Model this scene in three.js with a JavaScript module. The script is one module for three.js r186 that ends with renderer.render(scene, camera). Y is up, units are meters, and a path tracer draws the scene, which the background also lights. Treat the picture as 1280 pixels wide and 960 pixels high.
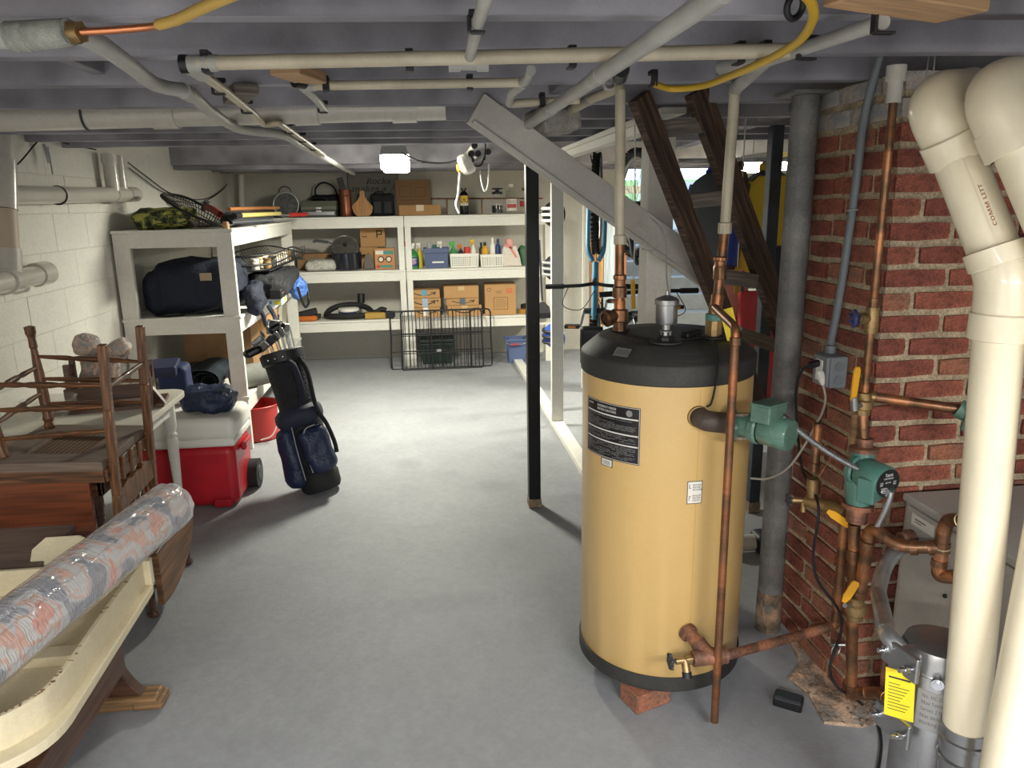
import * as THREE from 'three';
import { RoundedBoxGeometry } from 'three/addons/geometries/RoundedBoxGeometry.js';
import { mergeGeometries, toCreasedNormals } from 'three/addons/utils/BufferGeometryUtils.js';
import { RectAreaLightUniformsLib } from 'three/addons/lights/RectAreaLightUniformsLib.js';
import { ImprovedNoise } from 'three/addons/math/ImprovedNoise.js';

// ---------- camera, sky, light, exposure ----------
const scene = new THREE.Scene();
const camera = new THREE.PerspectiveCamera(54.6, 4 / 3, 0.05, 60);
camera.rotation.order = 'YXZ';
camera.position.set(0, 1.65, 0);
camera.rotation.set(-13.6 * Math.PI / 180, -6.7 * Math.PI / 180, -0.9 * Math.PI / 180);
const renderer = new THREE.WebGLRenderer({ antialias: true });
renderer.toneMapping = THREE.LinearToneMapping;
renderer.toneMappingExposure = 1.78;
renderer.shadowMap.enabled = true;
scene.background = new THREE.Color(0.55, 0.72, 1.0).multiplyScalar(2.2);   // plain daylight sky, enters by the bulkhead only
RectAreaLightUniformsLib.init();
const LIGHT_BACK = 150, LIGHT_FRONT = 110;                                    // radiance of the shop lights' panels
const TINT_BACK = [1.0, 0.975, 0.82], TINT_FRONT = [1.0, 0.988, 0.965];

// ---------- helpers ----------
let seedState = 20417;
const rnd = () => { seedState = (seedState * 1664525 + 1013904223) >>> 0; return seedState / 4294967296; };
const rr = (a, b) => a + (b - a) * rnd();
const V = (x, y, z) => new THREE.Vector3(x, y, z);
const names = new Map();
function numbered(n) { const k = names.get(n) || 0; names.set(n, k + 1); return k ? n + '_' + String(k).padStart(3, '0') : n; }

// uv in metres from the dominant axis of each face
function uvm(g) {
  const p = g.attributes.position, n = g.attributes.normal, uv = new Float32Array(p.count * 2);
  for (let i = 0; i < p.count; i++) {
    const ax = Math.abs(n.getX(i)), ay = Math.abs(n.getY(i)), az = Math.abs(n.getZ(i));
    let u, v;
    if (ay >= ax && ay >= az) { u = p.getX(i); v = p.getZ(i); } else if (ax >= az) { u = p.getZ(i); v = p.getY(i); } else { u = p.getX(i); v = p.getY(i); }
    uv[2 * i] = u; uv[2 * i + 1] = v;
  }
  g.setAttribute('uv', new THREE.BufferAttribute(uv, 2));
  return g;
}
function clean(g) {
  g = g.index ? g.toNonIndexed() : g;
  if (!g.attributes.normal) g.computeVertexNormals();
  for (const k of Object.keys(g.attributes)) if (!['position', 'normal', 'uv'].includes(k)) g.deleteAttribute(k);
  g.morphAttributes = {};
  return g;
}
const merge = (list) => mergeGeometries(list.flat(Infinity).map((g) => { const c = clean(g); if (!c.attributes.uv) uvm(c); return c; }));
const place = (g, p = [0, 0, 0], r = [0, 0, 0]) => { g.applyMatrix4(new THREE.Matrix4().compose(V(...p), new THREE.Quaternion().setFromEuler(new THREE.Euler(...r)), V(1, 1, 1))); return g; };
// box by centre; bevel radius b
function box(w, h, d, p, r, b = 0.004) {
  const m = Math.min(w, h, d);
  const g = b > 0 ? new RoundedBoxGeometry(w, h, d, 1, Math.min(b, m * 0.45)) : new THREE.BoxGeometry(w, h, d);
  return place(uvm(clean(g)), p, r);
}
const soft = (w, h, d, p, r, b = 0.03, s = 4) => place(uvm(clean(new RoundedBoxGeometry(w, h, d, s, Math.min(b, Math.min(w, h, d) * 0.49)))), p, r);
// box between two corners
const span = (a, b, bev = 0.004) => box(Math.abs(b[0] - a[0]), Math.abs(b[1] - a[1]), Math.abs(b[2] - a[2]), [(a[0] + b[0]) / 2, (a[1] + b[1]) / 2, (a[2] + b[2]) / 2], [0, 0, 0], bev);
function aim(g, a, b) {   // geometry along +y of unit position -> placed from a to b
  const A = V(...a), d = V(...b).sub(A), L = d.length();
  const q = new THREE.Quaternion().setFromUnitVectors(V(0, 1, 0), d.normalize());
  g.applyMatrix4(new THREE.Matrix4().compose(A, q, V(1, 1, 1))); return [g, L];
}
function rod(a, b, r, r2 = r, seg = 16) {
  const L = V(...a).distanceTo(V(...b));
  const g = new THREE.CylinderGeometry(r2, r, L, seg, 1); g.translate(0, L / 2, 0);
  return aim(uvm(clean(g)), a, b)[0];
}
// lathe from [[radius, height], ...] standing at p, axis towards 'to' when given
function lathe(prof, p = [0, 0, 0], to, seg = 24) {
  let g = new THREE.LatheGeometry(prof.map(([r, y]) => new THREE.Vector2(Math.max(r, 0.0001), y)), seg);
  g = uvm(toCreasedNormals(clean(g), 0.6));
  if (to) return aim(g, p, to)[0];
  return g.translate(...p);
}
function bar(a, b, w, h, roll = 0, bev = 0.003) {   // squared bar from a to b: w across, h upward
  const A = V(...a), B = V(...b), d = B.clone().sub(A), L = d.length(); d.normalize();
  let up = Math.abs(d.y) > 0.98 ? V(0, 0, 1) : V(0, 1, 0);
  const x = new THREE.Vector3().crossVectors(up, d).normalize(), y = new THREE.Vector3().crossVectors(d, x);
  const m = new THREE.Matrix4().makeBasis(x, y, d).setPosition(A.add(B).multiplyScalar(0.5));
  const g = box(w, h, L, [0, 0, 0], [0, 0, roll], bev); g.applyMatrix4(m); return g;
}
function tube(pts, r, seg = 0, rad = 10, closed = false, tension = 0.5) {
  const c = new THREE.CatmullRomCurve3(pts.map((p) => V(...p)), closed, 'catmullrom', tension);
  return uvm(clean(new THREE.TubeGeometry(c, seg || Math.max(8, pts.length * 8), r, rad, closed)));
}
// pipe with rounded bends: polyline with corner radius k
function pipe(pts, r, k = 0.04, rad = 14) {
  const path = new THREE.CurvePath(), P = pts.map((p) => V(...p));
  let last = P[0];
  for (let i = 1; i < P.length; i++) {
    if (i < P.length - 1) {
      const a = P[i - 1].clone().sub(P[i]), b = P[i + 1].clone().sub(P[i]);
      const kk = Math.min(k, a.length() * 0.45, b.length() * 0.45);
      const s = P[i].clone().add(a.normalize().multiplyScalar(kk)), e = P[i].clone().add(b.normalize().multiplyScalar(kk));
      path.add(new THREE.LineCurve3(last, s)); path.add(new THREE.QuadraticBezierCurve3(s, P[i], e)); last = e;
    } else path.add(new THREE.LineCurve3(last, P[i]));
  }
  const gs = [];
  for (const c of path.curves) {
    const n = c.isLineCurve3 ? 1 : 8;
    if (c.getLength() < 1e-5) continue;
    gs.push(c.isLineCurve3 ? rod(c.v1.toArray(), c.v2.toArray(), r, r, rad) : uvm(clean(new THREE.TubeGeometry(c, n, r, rad))));
  }
  return merge(gs);
}
function extrude(pts, depth, bev = 0, p = [0, 0, 0], r = [0, 0, 0], holes = [], curve = 8) {
  const s = pts instanceof THREE.Shape ? pts : new THREE.Shape(pts.map(([x, y]) => new THREE.Vector2(x, y)));
  for (const h of holes) s.holes.push(h instanceof THREE.Path ? h : new THREE.Path(h.map(([x, y]) => new THREE.Vector2(x, y))));
  const g = new THREE.ExtrudeGeometry(s, { depth, bevelEnabled: bev > 0, bevelThickness: bev, bevelSize: bev, bevelOffset: -bev, bevelSegments: 2, curveSegments: curve });
  return place(uvm(clean(g)), p, r);
}
const noise = new ImprovedNoise();
// dense rounded block for cloth things (welded normals after crumple)
function cloth(w, h, d, p, r, b, amt, freq, sd = 0, seg = 14) {
  const N = seg, g = new THREE.BoxGeometry(w, h, d, N, N, N), q = g.attributes.position, hw = w / 2 - b, hh = h / 2 - b, hd = d / 2 - b, v = V(0, 0, 0), c = V(0, 0, 0);
  for (let i = 0; i < q.count; i++) {
    v.fromBufferAttribute(q, i); c.set(Math.max(-hw, Math.min(hw, v.x)), Math.max(-hh, Math.min(hh, v.y)), Math.max(-hd, Math.min(hd, v.z)));
    const n = v.clone().sub(c); const L = n.length();
    if (L > 0) n.multiplyScalar(b / Math.max(L, 1e-6));
    v.copy(c).add(n);
    const k = amt * (noise.noise(v.x * freq + sd, v.y * freq + 3, v.z * freq) + 0.5 * noise.noise(v.x * freq * 2.3, v.y * freq * 2.3 + sd, v.z * freq * 2.3));
    const dir = L > 0 ? n.normalize() : v.clone().normalize();
    v.addScaledVector(dir, k); q.setXYZ(i, v.x, v.y, v.z);
  }
  g.computeVertexNormals();
  return place(uvm(clean(toCreasedNormals(g, 1.2))), p, r);
}

// things
const rooms = [];
function mesh(name, geo, m, parent, label) {
  const o = new THREE.Mesh(Array.isArray(geo) ? merge(geo) : geo, m);
  o.castShadow = o.receiveShadow = true;
  o.name = name; (parent || scene).add(o);
  if (label) o.userData.label = label;
  return o;
}
function thing(name, label, category, group) {
  const g = new THREE.Group(); g.name = numbered(name); g.userData = { label, category };
  if (group) g.userData.group = group;
  scene.add(g); rooms.push(g); return g;
}
function one(name, geo, m, label, category, group) {   // a thing of one mesh, its origin at its base
  const t = thing(name, label, category, group); scene.remove(t);
  const o = mesh(t.name, geo, m); o.userData = t.userData; rooms[rooms.length - 1] = o; return o;
}
function struct(name, geo, m) { const o = mesh(name, geo, m); o.userData.kind = 'structure'; return o; }
function structGroup(name) { const g = new THREE.Group(); g.name = name; g.userData.kind = 'structure'; scene.add(g); return g; }
function rebase() {   // move every thing's origin to the middle of its base
  const b = new THREE.Box3();
  for (const o of rooms) {
    if (o.userData.placed) { delete o.userData.placed; continue; }
    b.setFromObject(o); const c = b.getCenter(V(0, 0, 0)); c.y = b.min.y;
    if (o.isMesh) { o.geometry.translate(-c.x, -c.y, -c.z); o.position.copy(c); } else { for (const k of o.children) k.position.sub(c); o.position.copy(c); }
  }
}

// ---------- textures ----------
const TEX = new Map();
function canvasTex(key, w, h, draw, repeat) {
  if (!TEX.has(key)) {
    const c = document.createElement('canvas'); c.width = w; c.height = h; draw(c.getContext('2d'), w, h);
    const t = new THREE.CanvasTexture(c); t.colorSpace = THREE.SRGBColorSpace; t.wrapS = t.wrapT = THREE.RepeatWrapping; t.magFilter = THREE.LinearFilter;
    if (repeat) t.repeat.set(...repeat);
    TEX.set(key, t);
  }
  return TEX.get(key);
}
// tiling value noise
function grid(n, sd) { let s = sd * 7919 + 13; const a = new Float32Array(n * n); for (let i = 0; i < n * n; i++) { s = (s * 1664525 + 1013904223) >>> 0; a[i] = s / 4294967296; } return a; }
function layer(size, cells, sd, cy = cells) {
  const g = grid(Math.max(cells, cy), sd), n = Math.max(cells, cy), out = new Float32Array(size * size), sm = (t) => t * t * (3 - 2 * t);
  for (let y = 0; y < size; y++) {
    const fy = y / size * cy, y0 = Math.floor(fy), ty = sm(fy - y0);
    for (let x = 0; x < size; x++) {
      const fx = x / size * cells, x0 = Math.floor(fx), tx = sm(fx - x0), A = g[(y0 % cy) * n + x0 % cells], B = g[(y0 % cy) * n + (x0 + 1) % cells], C = g[((y0 + 1) % cy) * n + x0 % cells], D = g[((y0 + 1) % cy) * n + (x0 + 1) % cells];
      out[y * size + x] = (A + (B - A) * tx) * (1 - ty) + (C + (D - C) * tx) * ty;
    }
  }
  return out;
}
function dataTex(key, size, fn, metres, srgb = true) {   // fn(i, x, y) -> [r,g,b] 0..255
  if (!TEX.has(key)) {
    const d = new Uint8Array(size * size * 4);
    for (let y = 0, i = 0; y < size; y++) for (let x = 0; x < size; x++, i++) { const c = fn(i, x, y); for (let k = 0; k < 3; k++) d[4 * i + k] = Math.max(0, Math.min(255, c[k])); d[4 * i + 3] = 255; }
    const t = new THREE.DataTexture(d, size, size); t.wrapS = t.wrapT = THREE.RepeatWrapping; t.magFilter = THREE.LinearFilter; t.minFilter = THREE.LinearMipmapLinearFilter;
    if (srgb) t.colorSpace = THREE.SRGBColorSpace; t.repeat.set(1 / metres, 1 / metres); t.needsUpdate = true;
    TEX.set(key, t);
  }
  return TEX.get(key);
}
const S = 256;
const n4 = layer(S, 4, 1), n8 = layer(S, 8, 2), n16 = layer(S, 16, 3), n32 = layer(S, 32, 4), n64 = layer(S, 64, 5), n128 = layer(S, 128, 6);
const streakX = layer(S, 4, 7, 64), streakX2 = layer(S, 8, 8, 128);
const hex = (h) => { const c = new THREE.Color(h); const s = c.clone().convertLinearToSRGB(); return [s.r * 255, s.g * 255, s.b * 255]; };
// mottled colour: base, amount of coarse and fine variation (in 0..255 steps of the base); neutral maps are shared, the material's colour carries the base
const level = (v, steps) => steps.reduce((p, q) => (Math.abs(q - v) < Math.abs(p - v) ? q : p));
const lin = (v) => { const c = v / 255; return c <= 0.04045 ? c / 12.92 : ((c + 0.055) / 1.055) ** 2.4; };
function based(tex, base, mid, metres) { const t = tex.clone(); t.repeat.set(1 / metres, 1 / metres); const c = new THREE.Color(base), k = lin(mid); t.userData = { base: [c.r / k, c.g / k, c.b / k] }; return t; }
function mottle(key, base, coarse, fine, metres, tint) {
  const b = hex(base), lum = (b[0] + b[1] + b[2]) / 3, rc = level(coarse / lum, [0.01, 0.03, 0.08, 0.18, 0.35]), rf = level(fine / lum, [0.012, 0.03, 0.12, 0.25]), w = tint ? 0.05 : 0, mid = rc + rf > 0.25 ? 185 : 225;
  const t = dataTex('mottle' + rc + '_' + rf + '_' + w, S, (i) => { const v = mid * (1 + (n4[i] + n8[i] * 0.7 + n16[i] * 0.5 - 1.1) * rc + (n64[i] + n128[i] - 1) * rf), k = mid * w * (n8[i] - 0.5) * 4; return [v + k, v + k * 0.2, v - k * 0.5]; }, metres);
  return based(t, base, mid, metres);
}
function grain(key, base, amt, metres) {   // wood grain along u
  const b = hex(base), lum = (b[0] + b[1] + b[2]) / 3, ra = level(amt / lum, [0.18, 0.35, 0.6]), mid = 190;
  const t = dataTex('grain' + ra, S, (i) => { const v = ((streakX[i] - 0.5) + (streakX2[i] - 0.5) * 0.8 + (n8[i] - 0.5) * 0.4) * ra * mid; return [mid + v, mid + v * 0.95, mid + v * 0.88]; }, metres);
  return based(t, base, mid, metres);
}
const BUMP = dataTex('bumpfine', S, (i) => { const v = 128 + (n16[i] - 0.5) * 60 + (n64[i] - 0.5) * 90 + (n128[i] - 0.5) * 80; return [v, v, v]; }, 0.35, false);
const BUMPC = dataTex('bumpcoarse', S, (i) => { const v = 128 + (n8[i] - 0.5) * 120 + (n32[i] - 0.5) * 110 + (n128[i] - 0.5) * 40; return [v, v, v]; }, 0.6, false);
const WRINK = dataTex('wrinkle', S, (i) => { const v = 255 * Math.min(1, 6 * Math.abs(n8[i] * 0.6 + n32[i] * 0.4 - 0.5)); return [v, v, v]; }, 0.4, false);
function turned(t) { const c = t.clone(); c.userData = t.userData; c.rotation = Math.PI / 2; return c; }

const tinted = (m) => { const b = m.map?.userData?.base; if (b) m.color.setRGB(m.color.r * b[0], m.color.g * b[1], m.color.b * b[2]); return m; };
const mat = (color, roughness = 0.6, o = {}) => tinted(new THREE.MeshStandardMaterial({ color, roughness, ...o }));
const phys = (color, roughness, o = {}) => tinted(new THREE.MeshPhysicalMaterial({ color, roughness, ...o }));
const M = {
  white: mat(0xffffff, 0.5, { map: mottle('whitepaint', '#dcdad2', 6, 5, 0.8), bumpMap: BUMP, bumpScale: 0.0006 }),
  whiteGrey: mat(0xffffff, 0.55, { map: mottle('whitegrey', '#b9b6af', 10, 6, 0.7), bumpMap: BUMP, bumpScale: 0.0006 }),
  block: mat(0xffffff, 0.75, { map: mottle('block', '#d8d5cc', 6, 6, 0.9), bumpMap: BUMP, bumpScale: 0.0022 }),
  backwall: mat(0xffffff, 0.85, { map: mottle('backwall', '#c3c0b8', 10, 6, 1.1), bumpMap: BUMP, bumpScale: 0.001 }),
  joist: mat(0xffffff, 0.75, { map: mottle('joist', '#8d8b92', 46, 10, 1.1), bumpMap: BUMP, bumpScale: 0.0008 }),
  subfloor: mat(0xffffff, 0.8, { map: mottle('subfloor', '#7b7a80', 26, 10, 0.7) }),
  pvc: phys(0xffffff, 0.32, { map: mottle('pvc', '#e4d9be', 10, 4, 0.5), clearcoat: 0.2 }),
  pvcGrey: phys(0xffffff, 0.28, { map: mottle('pvcgrey', '#c4c0b6', 8, 5, 0.6), clearcoat: 0.4, clearcoatRoughness: 0.15 }),
  cpvc: mat(0xffffff, 0.45, { map: mottle('cpvc', '#bdb39c', 12, 6, 0.4) }),
  conduit: mat(0xffffff, 0.45, { map: mottle('conduit', '#a9a8a3', 12, 5, 0.5) }),
  black: mat('#15161a', 0.5), blackRubber: mat('#17181a', 0.75, { bumpMap: BUMP, bumpScale: 0.0006 }), blackGloss: phys('#111216', 0.25),
  steelBlack: mat('#1b1e24', 0.42, { metalness: 0.3, map: mottle('steelblack', '#b9bcc2', 30, 20, 0.4) }),
  steelGrey: mat(0xffffff, 0.6, { map: mottle('steelgrey', '#757472', 30, 20, 0.35), bumpMap: BUMP, bumpScale: 0.0012 }),
  rust: mat(0xffffff, 0.8, { map: mottle('rust', '#8f7a66', 34, 30, 0.2, [16, 4, -8]), bumpMap: BUMP, bumpScale: 0.002 }),
  galv: mat(0xffffff, 0.3, { metalness: 0.85, map: mottle('galv', '#b9bbbd', 26, 14, 0.35) }),
  stainless: mat(0xffffff, 0.32, { metalness: 0.9, map: mottle('stainless', '#a2a2a3', 14, 10, 0.4) }),
  chrome: mat('#c9cbce', 0.18, { metalness: 1 }),
  copper: mat(0xffffff, 0.38, { metalness: 0.75, map: mottle('copper', '#916649', 40, 14, 0.22, [12, 4, -6]) }),
  copperRed: mat(0xffffff, 0.4, { metalness: 0.65, map: mottle('copperred', '#8a5d42', 26, 12, 0.3, [10, 2, -4]) }),
  copperNew: mat('#d78c62', 0.3, { metalness: 0.85 }),
  brass: mat(0xffffff, 0.4, { metalness: 0.7, map: mottle('brass', '#9a8058', 30, 16, 0.12) }),
  iron: mat(0xffffff, 0.6, { metalness: 0.35, map: mottle('iron', '#8a5f4a', 34, 26, 0.18, [14, 4, -6]), bumpMap: BUMP, bumpScale: 0.001 }),
  solder: mat('#b9a888', 0.45, { metalness: 0.6 }),
  green: phys(0xffffff, 0.42, { map: mottle('greenpaint', '#57786a', 14, 8, 0.2), clearcoat: 0.25 }),
  teal: phys(0xffffff, 0.42, { map: mottle('tealpaint', '#527f75', 14, 8, 0.2), clearcoat: 0.25 }),
  yellow: mat('#e2a41c', 0.45), yellowHose: mat('#c8a22c', 0.4), yellowTag: mat('#e8cf2e', 0.6),
  tank: phys(0xffffff, 0.36, { map: mottle('tankpaint', '#d3b072', 1.5, 1.5, 0.5), clearcoat: 0.35, clearcoatRoughness: 0.3 }),
  tankCap: mat(0xffffff, 0.6, { map: mottle('tankcap', '#302f2d', 12, 5, 0.4) }),
  brickRed: mat(0xffffff, 0.9, { map: mottle('brick', '#8f5240', 26, 20, 0.3), bumpMap: BUMP, bumpScale: 0.003 }),
  brickRed2: mat(0xffffff, 0.9, { map: mottle('brick2', '#7f4638', 24, 20, 0.3), bumpMap: BUMP, bumpScale: 0.003 }),
  brickTan: mat(0xffffff, 0.9, { map: mottle('brick3', '#94614a', 28, 22, 0.3, [6, 4, 4]), bumpMap: BUMP, bumpScale: 0.003 }),
  brickWhite: mat(0xffffff, 0.85, { map: mottle('brickw', '#a39b94', 34, 20, 0.25, [14, 0, -4]), bumpMap: BUMP, bumpScale: 0.003 }),
  mortar: mat(0xffffff, 0.95, { map: mottle('mortar', '#a5957b', 30, 30, 0.35), bumpMap: BUMPC, bumpScale: 0.008 }),
  rubble: mat(0xffffff, 0.95, { map: mottle('rubble', '#a58f7c', 40, 34, 0.35, [14, 4, -4]), bumpMap: BUMPC, bumpScale: 0.01 }),
  brownWood: mat(0xffffff, 0.6, { map: grain('brownwood', '#4a382e', 28, 0.5) }),
  brownWoodT: mat(0xffffff, 0.6, { map: turned(grain('brownwood', '#4a382e', 28, 0.5)) }),
  greyWood: mat(0xffffff, 0.75, { map: grain('greywood', '#6c645a', 30, 0.5) }),
  oak: phys(0xffffff, 0.42, { map: turned(grain('oak', '#6b4528', 40, 0.4)), clearcoat: 0.2 }),
  oakDark: phys(0xffffff, 0.45, { map: grain('oakdark', '#5d3d27', 34, 0.5), clearcoat: 0.15 }),
  seatDust: mat(0xffffff, 0.75, { map: grain('seatdust', '#75655a', 20, 0.5) }),
  mahog: phys(0xffffff, 0.3, { map: grain('mahog', '#67341c', 22, 0.9), clearcoat: 0.5, clearcoatRoughness: 0.25 }),
  walnut: phys(0xffffff, 0.4, { map: grain('walnut', '#54382a', 28, 0.6), clearcoat: 0.2 }),
  tanWood: mat(0xffffff, 0.6, { map: grain('tanwood', '#8a6a48', 30, 0.5) }),
  bareWood: mat(0xffffff, 0.7, { map: grain('barewood', '#b08d68', 34, 0.5) }),
  cream: mat(0xffffff, 0.5, { map: mottle('creampaint', '#e0d4b4', 9, 6, 0.5), bumpMap: BUMP, bumpScale: 0.0006 }),
  card: mat(0xffffff, 0.85, { map: mottle('card', '#b28a5c', 7, 7, 0.4) }),
  cardDark: mat(0xffffff, 0.85, { map: mottle('carddark', '#90704f', 7, 7, 0.4) }),
  navy: mat(0xffffff, 0.8, { map: mottle('navy', '#131a2d', 2, 2, 0.12), bumpMap: WRINK, bumpScale: 0.002 }),
  navyShiny: phys(0xffffff, 0.5, { map: mottle('navyshiny', '#182544', 4, 3, 0.2), sheen: 0.4, bumpMap: WRINK, bumpScale: 0.002 }),
  blackCloth: mat(0xffffff, 0.8, { map: mottle('blackcloth', '#15161b', 3, 3, 0.15), bumpMap: WRINK, bumpScale: 0.003 }),
  red: phys(0xffffff, 0.4, { map: mottle('redplastic', '#b81828', 6, 4, 0.4), clearcoat: 0.15 }),
  whitePlastic: phys('#e6e4dc', 0.4), blue: mat('#2c4fa8', 0.6), greyDark: mat('#3a3c40', 0.6), grey: mat('#8e9090', 0.6),
  glass: phys('#ffffff', 0.05, { transmission: 1, thickness: 0, ior: 1.45 }),
};
M.floor = mat(0xffffff, 0.62, {
  map: dataTex('floor', 512, (() => {
    const a = layer(512, 6, 21), b = layer(512, 24, 22), c = layer(512, 96, 23), d = layer(512, 256, 24), e = layer(512, 12, 25);
    return (i) => { const v = (a[i] - 0.5) * 8 + (b[i] - 0.5) * 6 + (c[i] - 0.5) * 6 + (d[i] - 0.5) * 7 - (e[i] > 0.78 ? (e[i] - 0.78) * 50 : 0); return [146 + v, 148 + v, 152 + v]; };
  })(), 3.1), bumpMap: BUMP, bumpScale: 0.0008,
});
// printed sheet: canvas texture on its own material
function print(key, w, h, draw, rough = 0.6) { return mat(0xffffff, rough, { map: canvasTex(key, w, h, draw) }); }
function sheet(w, h, p, r = [0, 0, 0], t = 0.001) {   // thin printed card, uv 0..1 on the +z face
  const g = clean(new THREE.BoxGeometry(w, h, t)); return place(g, p, r);
}

// ---------- the room ----------
// floor
struct('floor', span([-2.2, -0.2, -8.6], [4.5, 0, 2.8], 0), M.floor);

// left wall: painted concrete blocks on a mortar core
{
  const w = structGroup('wall_left');
  mesh('mortar_core', span([-2.2, 0, -8.6], [-2.0025, 2.19, 2.8], 0), M.block, w);
  const geos = [0, 1, 2].map((k) => box(0.19, 0.2035, 0.4085, [0, 0, 0], [0, 0, 0], 0.0018));
  let row = 0;
  for (let y = 0.1; y < 1.98; y += 0.205, row++) for (let z = -8.15 + (row % 2) * 0.205; z < 2.4; z += 0.41) {
    const m = mesh('concrete_block', geos[row % 3], M.block, w);
    m.position.set(-2.095 + rr(-0.0012, 0.0012), y, z); m.rotation.y = rr(-0.002, 0.002);
  }
}
// rear wall with the bulkhead doorway
{
  const w = structGroup('wall_back');
  mesh('wall_panel', span([-2.2, 0, -8.6], [2.2, 2.19, -8.35], 0), M.backwall, w);
  mesh('wall_panel', span([3.5, 0, -8.6], [4.5, 2.19, -8.35], 0), M.backwall, w);
  mesh('wall_panel', span([2.2, 2.1, -8.6], [3.5, 2.19, -8.35], 0), M.backwall, w);
  mesh('door_lintel', box(1.3, 0.07, 0.3, [2.85, 2.065, -8.45], [0, 0, 0]), M.bareWood, w);
}
struct('wall_right', span([4.2, 0, -8.6], [4.45, 2.19, 2.8], 0), M.backwall);
struct('wall_front', span([-2.2, 0, 2.55], [4.5, 2.19, 2.8], 0), M.backwall);

// bulkhead steps outside, going up to the garden
{
  const s = structGroup('bulkhead');
  for (let k = 0; k < 7; k++) {
    mesh('step', span([2.205, 0, -8.18 - 0.27 * k - 0.32], [3.495, 0.184 * (k + 1), -8.18 - 0.27 * k], 0.012), M.steps || (M.steps = mat(0xffffff, 0.7, { map: mottle('steps', '#8f9395', 12, 10, 0.5) })), s);
  }
  mesh('side_wall', span([2.0, 0, -10.4], [2.2, 1.9, -8.6], 0), M.backwall, s);
  mesh('side_wall', span([3.5, 0, -10.4], [3.7, 1.9, -8.6], 0), M.backwall, s);
  mesh('lawn', box(20, 0.2, 16, [3, 1.62, -18.2], [0.085, 0, 0], 0), mat(0xffffff, 0.95, { map: mottle('lawn', '#7c9a4e', 30, 30, 0.6) }), s);
  for (let k = 0; k < 5; k++) mesh('fence_post', box(0.06, 1.0, 0.06, [2.2 + k * 0.55, 2.1, -15]), M.white, s);
  mesh('fence_rail', box(3.2, 0.06, 0.04, [3.2, 2.5, -15]), M.white, s);
}

// ceiling: subfloor planks on joists that run a little askew to the walls
const JS = 0.065, jz = (z0, x) => z0 + JS * x;
{
  const c = structGroup('ceiling');
  mesh('floor_above', span([-2.2, 2.215, -8.6], [4.5, 2.35, 2.8], 0), M.subfloor, c);
  for (let i = 0; i < 46; i++) { const p = mesh('subfloor_plank', i ? c.userData.plank : box(0.143, 0.022, 11.4, [0, 0, 0], [0, 0, 0], 0.003), M.subfloor, c); c.userData.plank = p.geometry; p.position.set(-2.12 + i * 0.1455, 2.204 + rr(-0.002, 0), -2.9); }
  delete c.userData.plank;
  const zs = [-1.576, -1.96, -2.385, -2.87, -3.36, -3.77, -4.18, -4.59, -6.64, -7.05, -7.46, -7.87, -8.2, -1.16, -0.75, -0.34, 0.07, 0.5, 0.9, 1.31, 1.72, 2.13];
  const L = 6.3, ang = -Math.atan(JS), jg = [0, 1].map(() => box(L, 0.193, 0.046, [0, 0, 0], [0, 0, 0], 0.003));
  zs.forEach((z, i) => {
    const j = mesh('joist', jg[i % 2], M.joist, c);
    const cx = 1.1; j.rotation.y = ang; j.position.set(cx, 2.0 + 0.0965, jz(z, cx));
    if (z < -6.6) { j.rotation.y = 0; j.position.z = z; }   // the last joists lie square to the end wall
  });
  // short blocking between joists
  for (const [x, a, b] of [[0.62, -2.87, -3.36], [0.5, -2.385, -2.87], [-0.9, -1.96, -2.385]]) mesh('blocking', span([x - 0.02, 2.03, jz(b, x) + 0.03], [x + 0.02, 2.18, jz(a, x) - 0.03]), M.joist, c);
}
// boxed-in duct and girder across the back
struct('trim_1', span([-2.0, 1.965, -6.75], [0.6, 2.0, -6.67]), M.joist);
struct('trim_2', bar([1.918, 2.076, -5.6], [1.607, 2.068, -2.9], 0.09, 0.1), M.joist);

// rear mudsill conduit on the back wall
one('wall_tubing', [rod([0.02, 1.72, -8.335], [1.35, 1.705, -8.335], 0.008, 0.008, 8), rod([0.3, 1.72, -8.338], [0.3, 1.552, -8.338], 0.007, 0.007, 8), rod([0.68, 1.715, -8.338], [0.68, 1.552, -8.338], 0.007, 0.007, 8)], M.copperRed, 'thin reddish tubing running along the rear wall above the shelf', 'tubing');

// stud wall beside the stairs: bottom plate, stud posts, top plate
one('bottom_plate', span([0.93, 0, -7.9], [1.02, 0.04, -2.75]), M.white, 'white painted sill board lying on the floor under the stud posts', 'board');
one('stud_post', span([0.93, 0.04, -5.40], [1.02, 1.975, -5.355]), M.white, 'slim white painted stud post standing on the sill board in front of the bicycles', 'post');
one('stud_post', span([0.925, 0.04, -3.14], [1.035, 1.935, -3.03]), M.white, 'wide white painted stud post behind the water heater', 'post');
one('top_plate', [span([0.93, 1.975, -5.42], [1.03, 2.0, -2.9]), span([0.945, 1.935, -5.42], [1.015, 1.975, -3.15])], M.white, 'white painted top plate running above the two stud posts', 'board');

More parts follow.
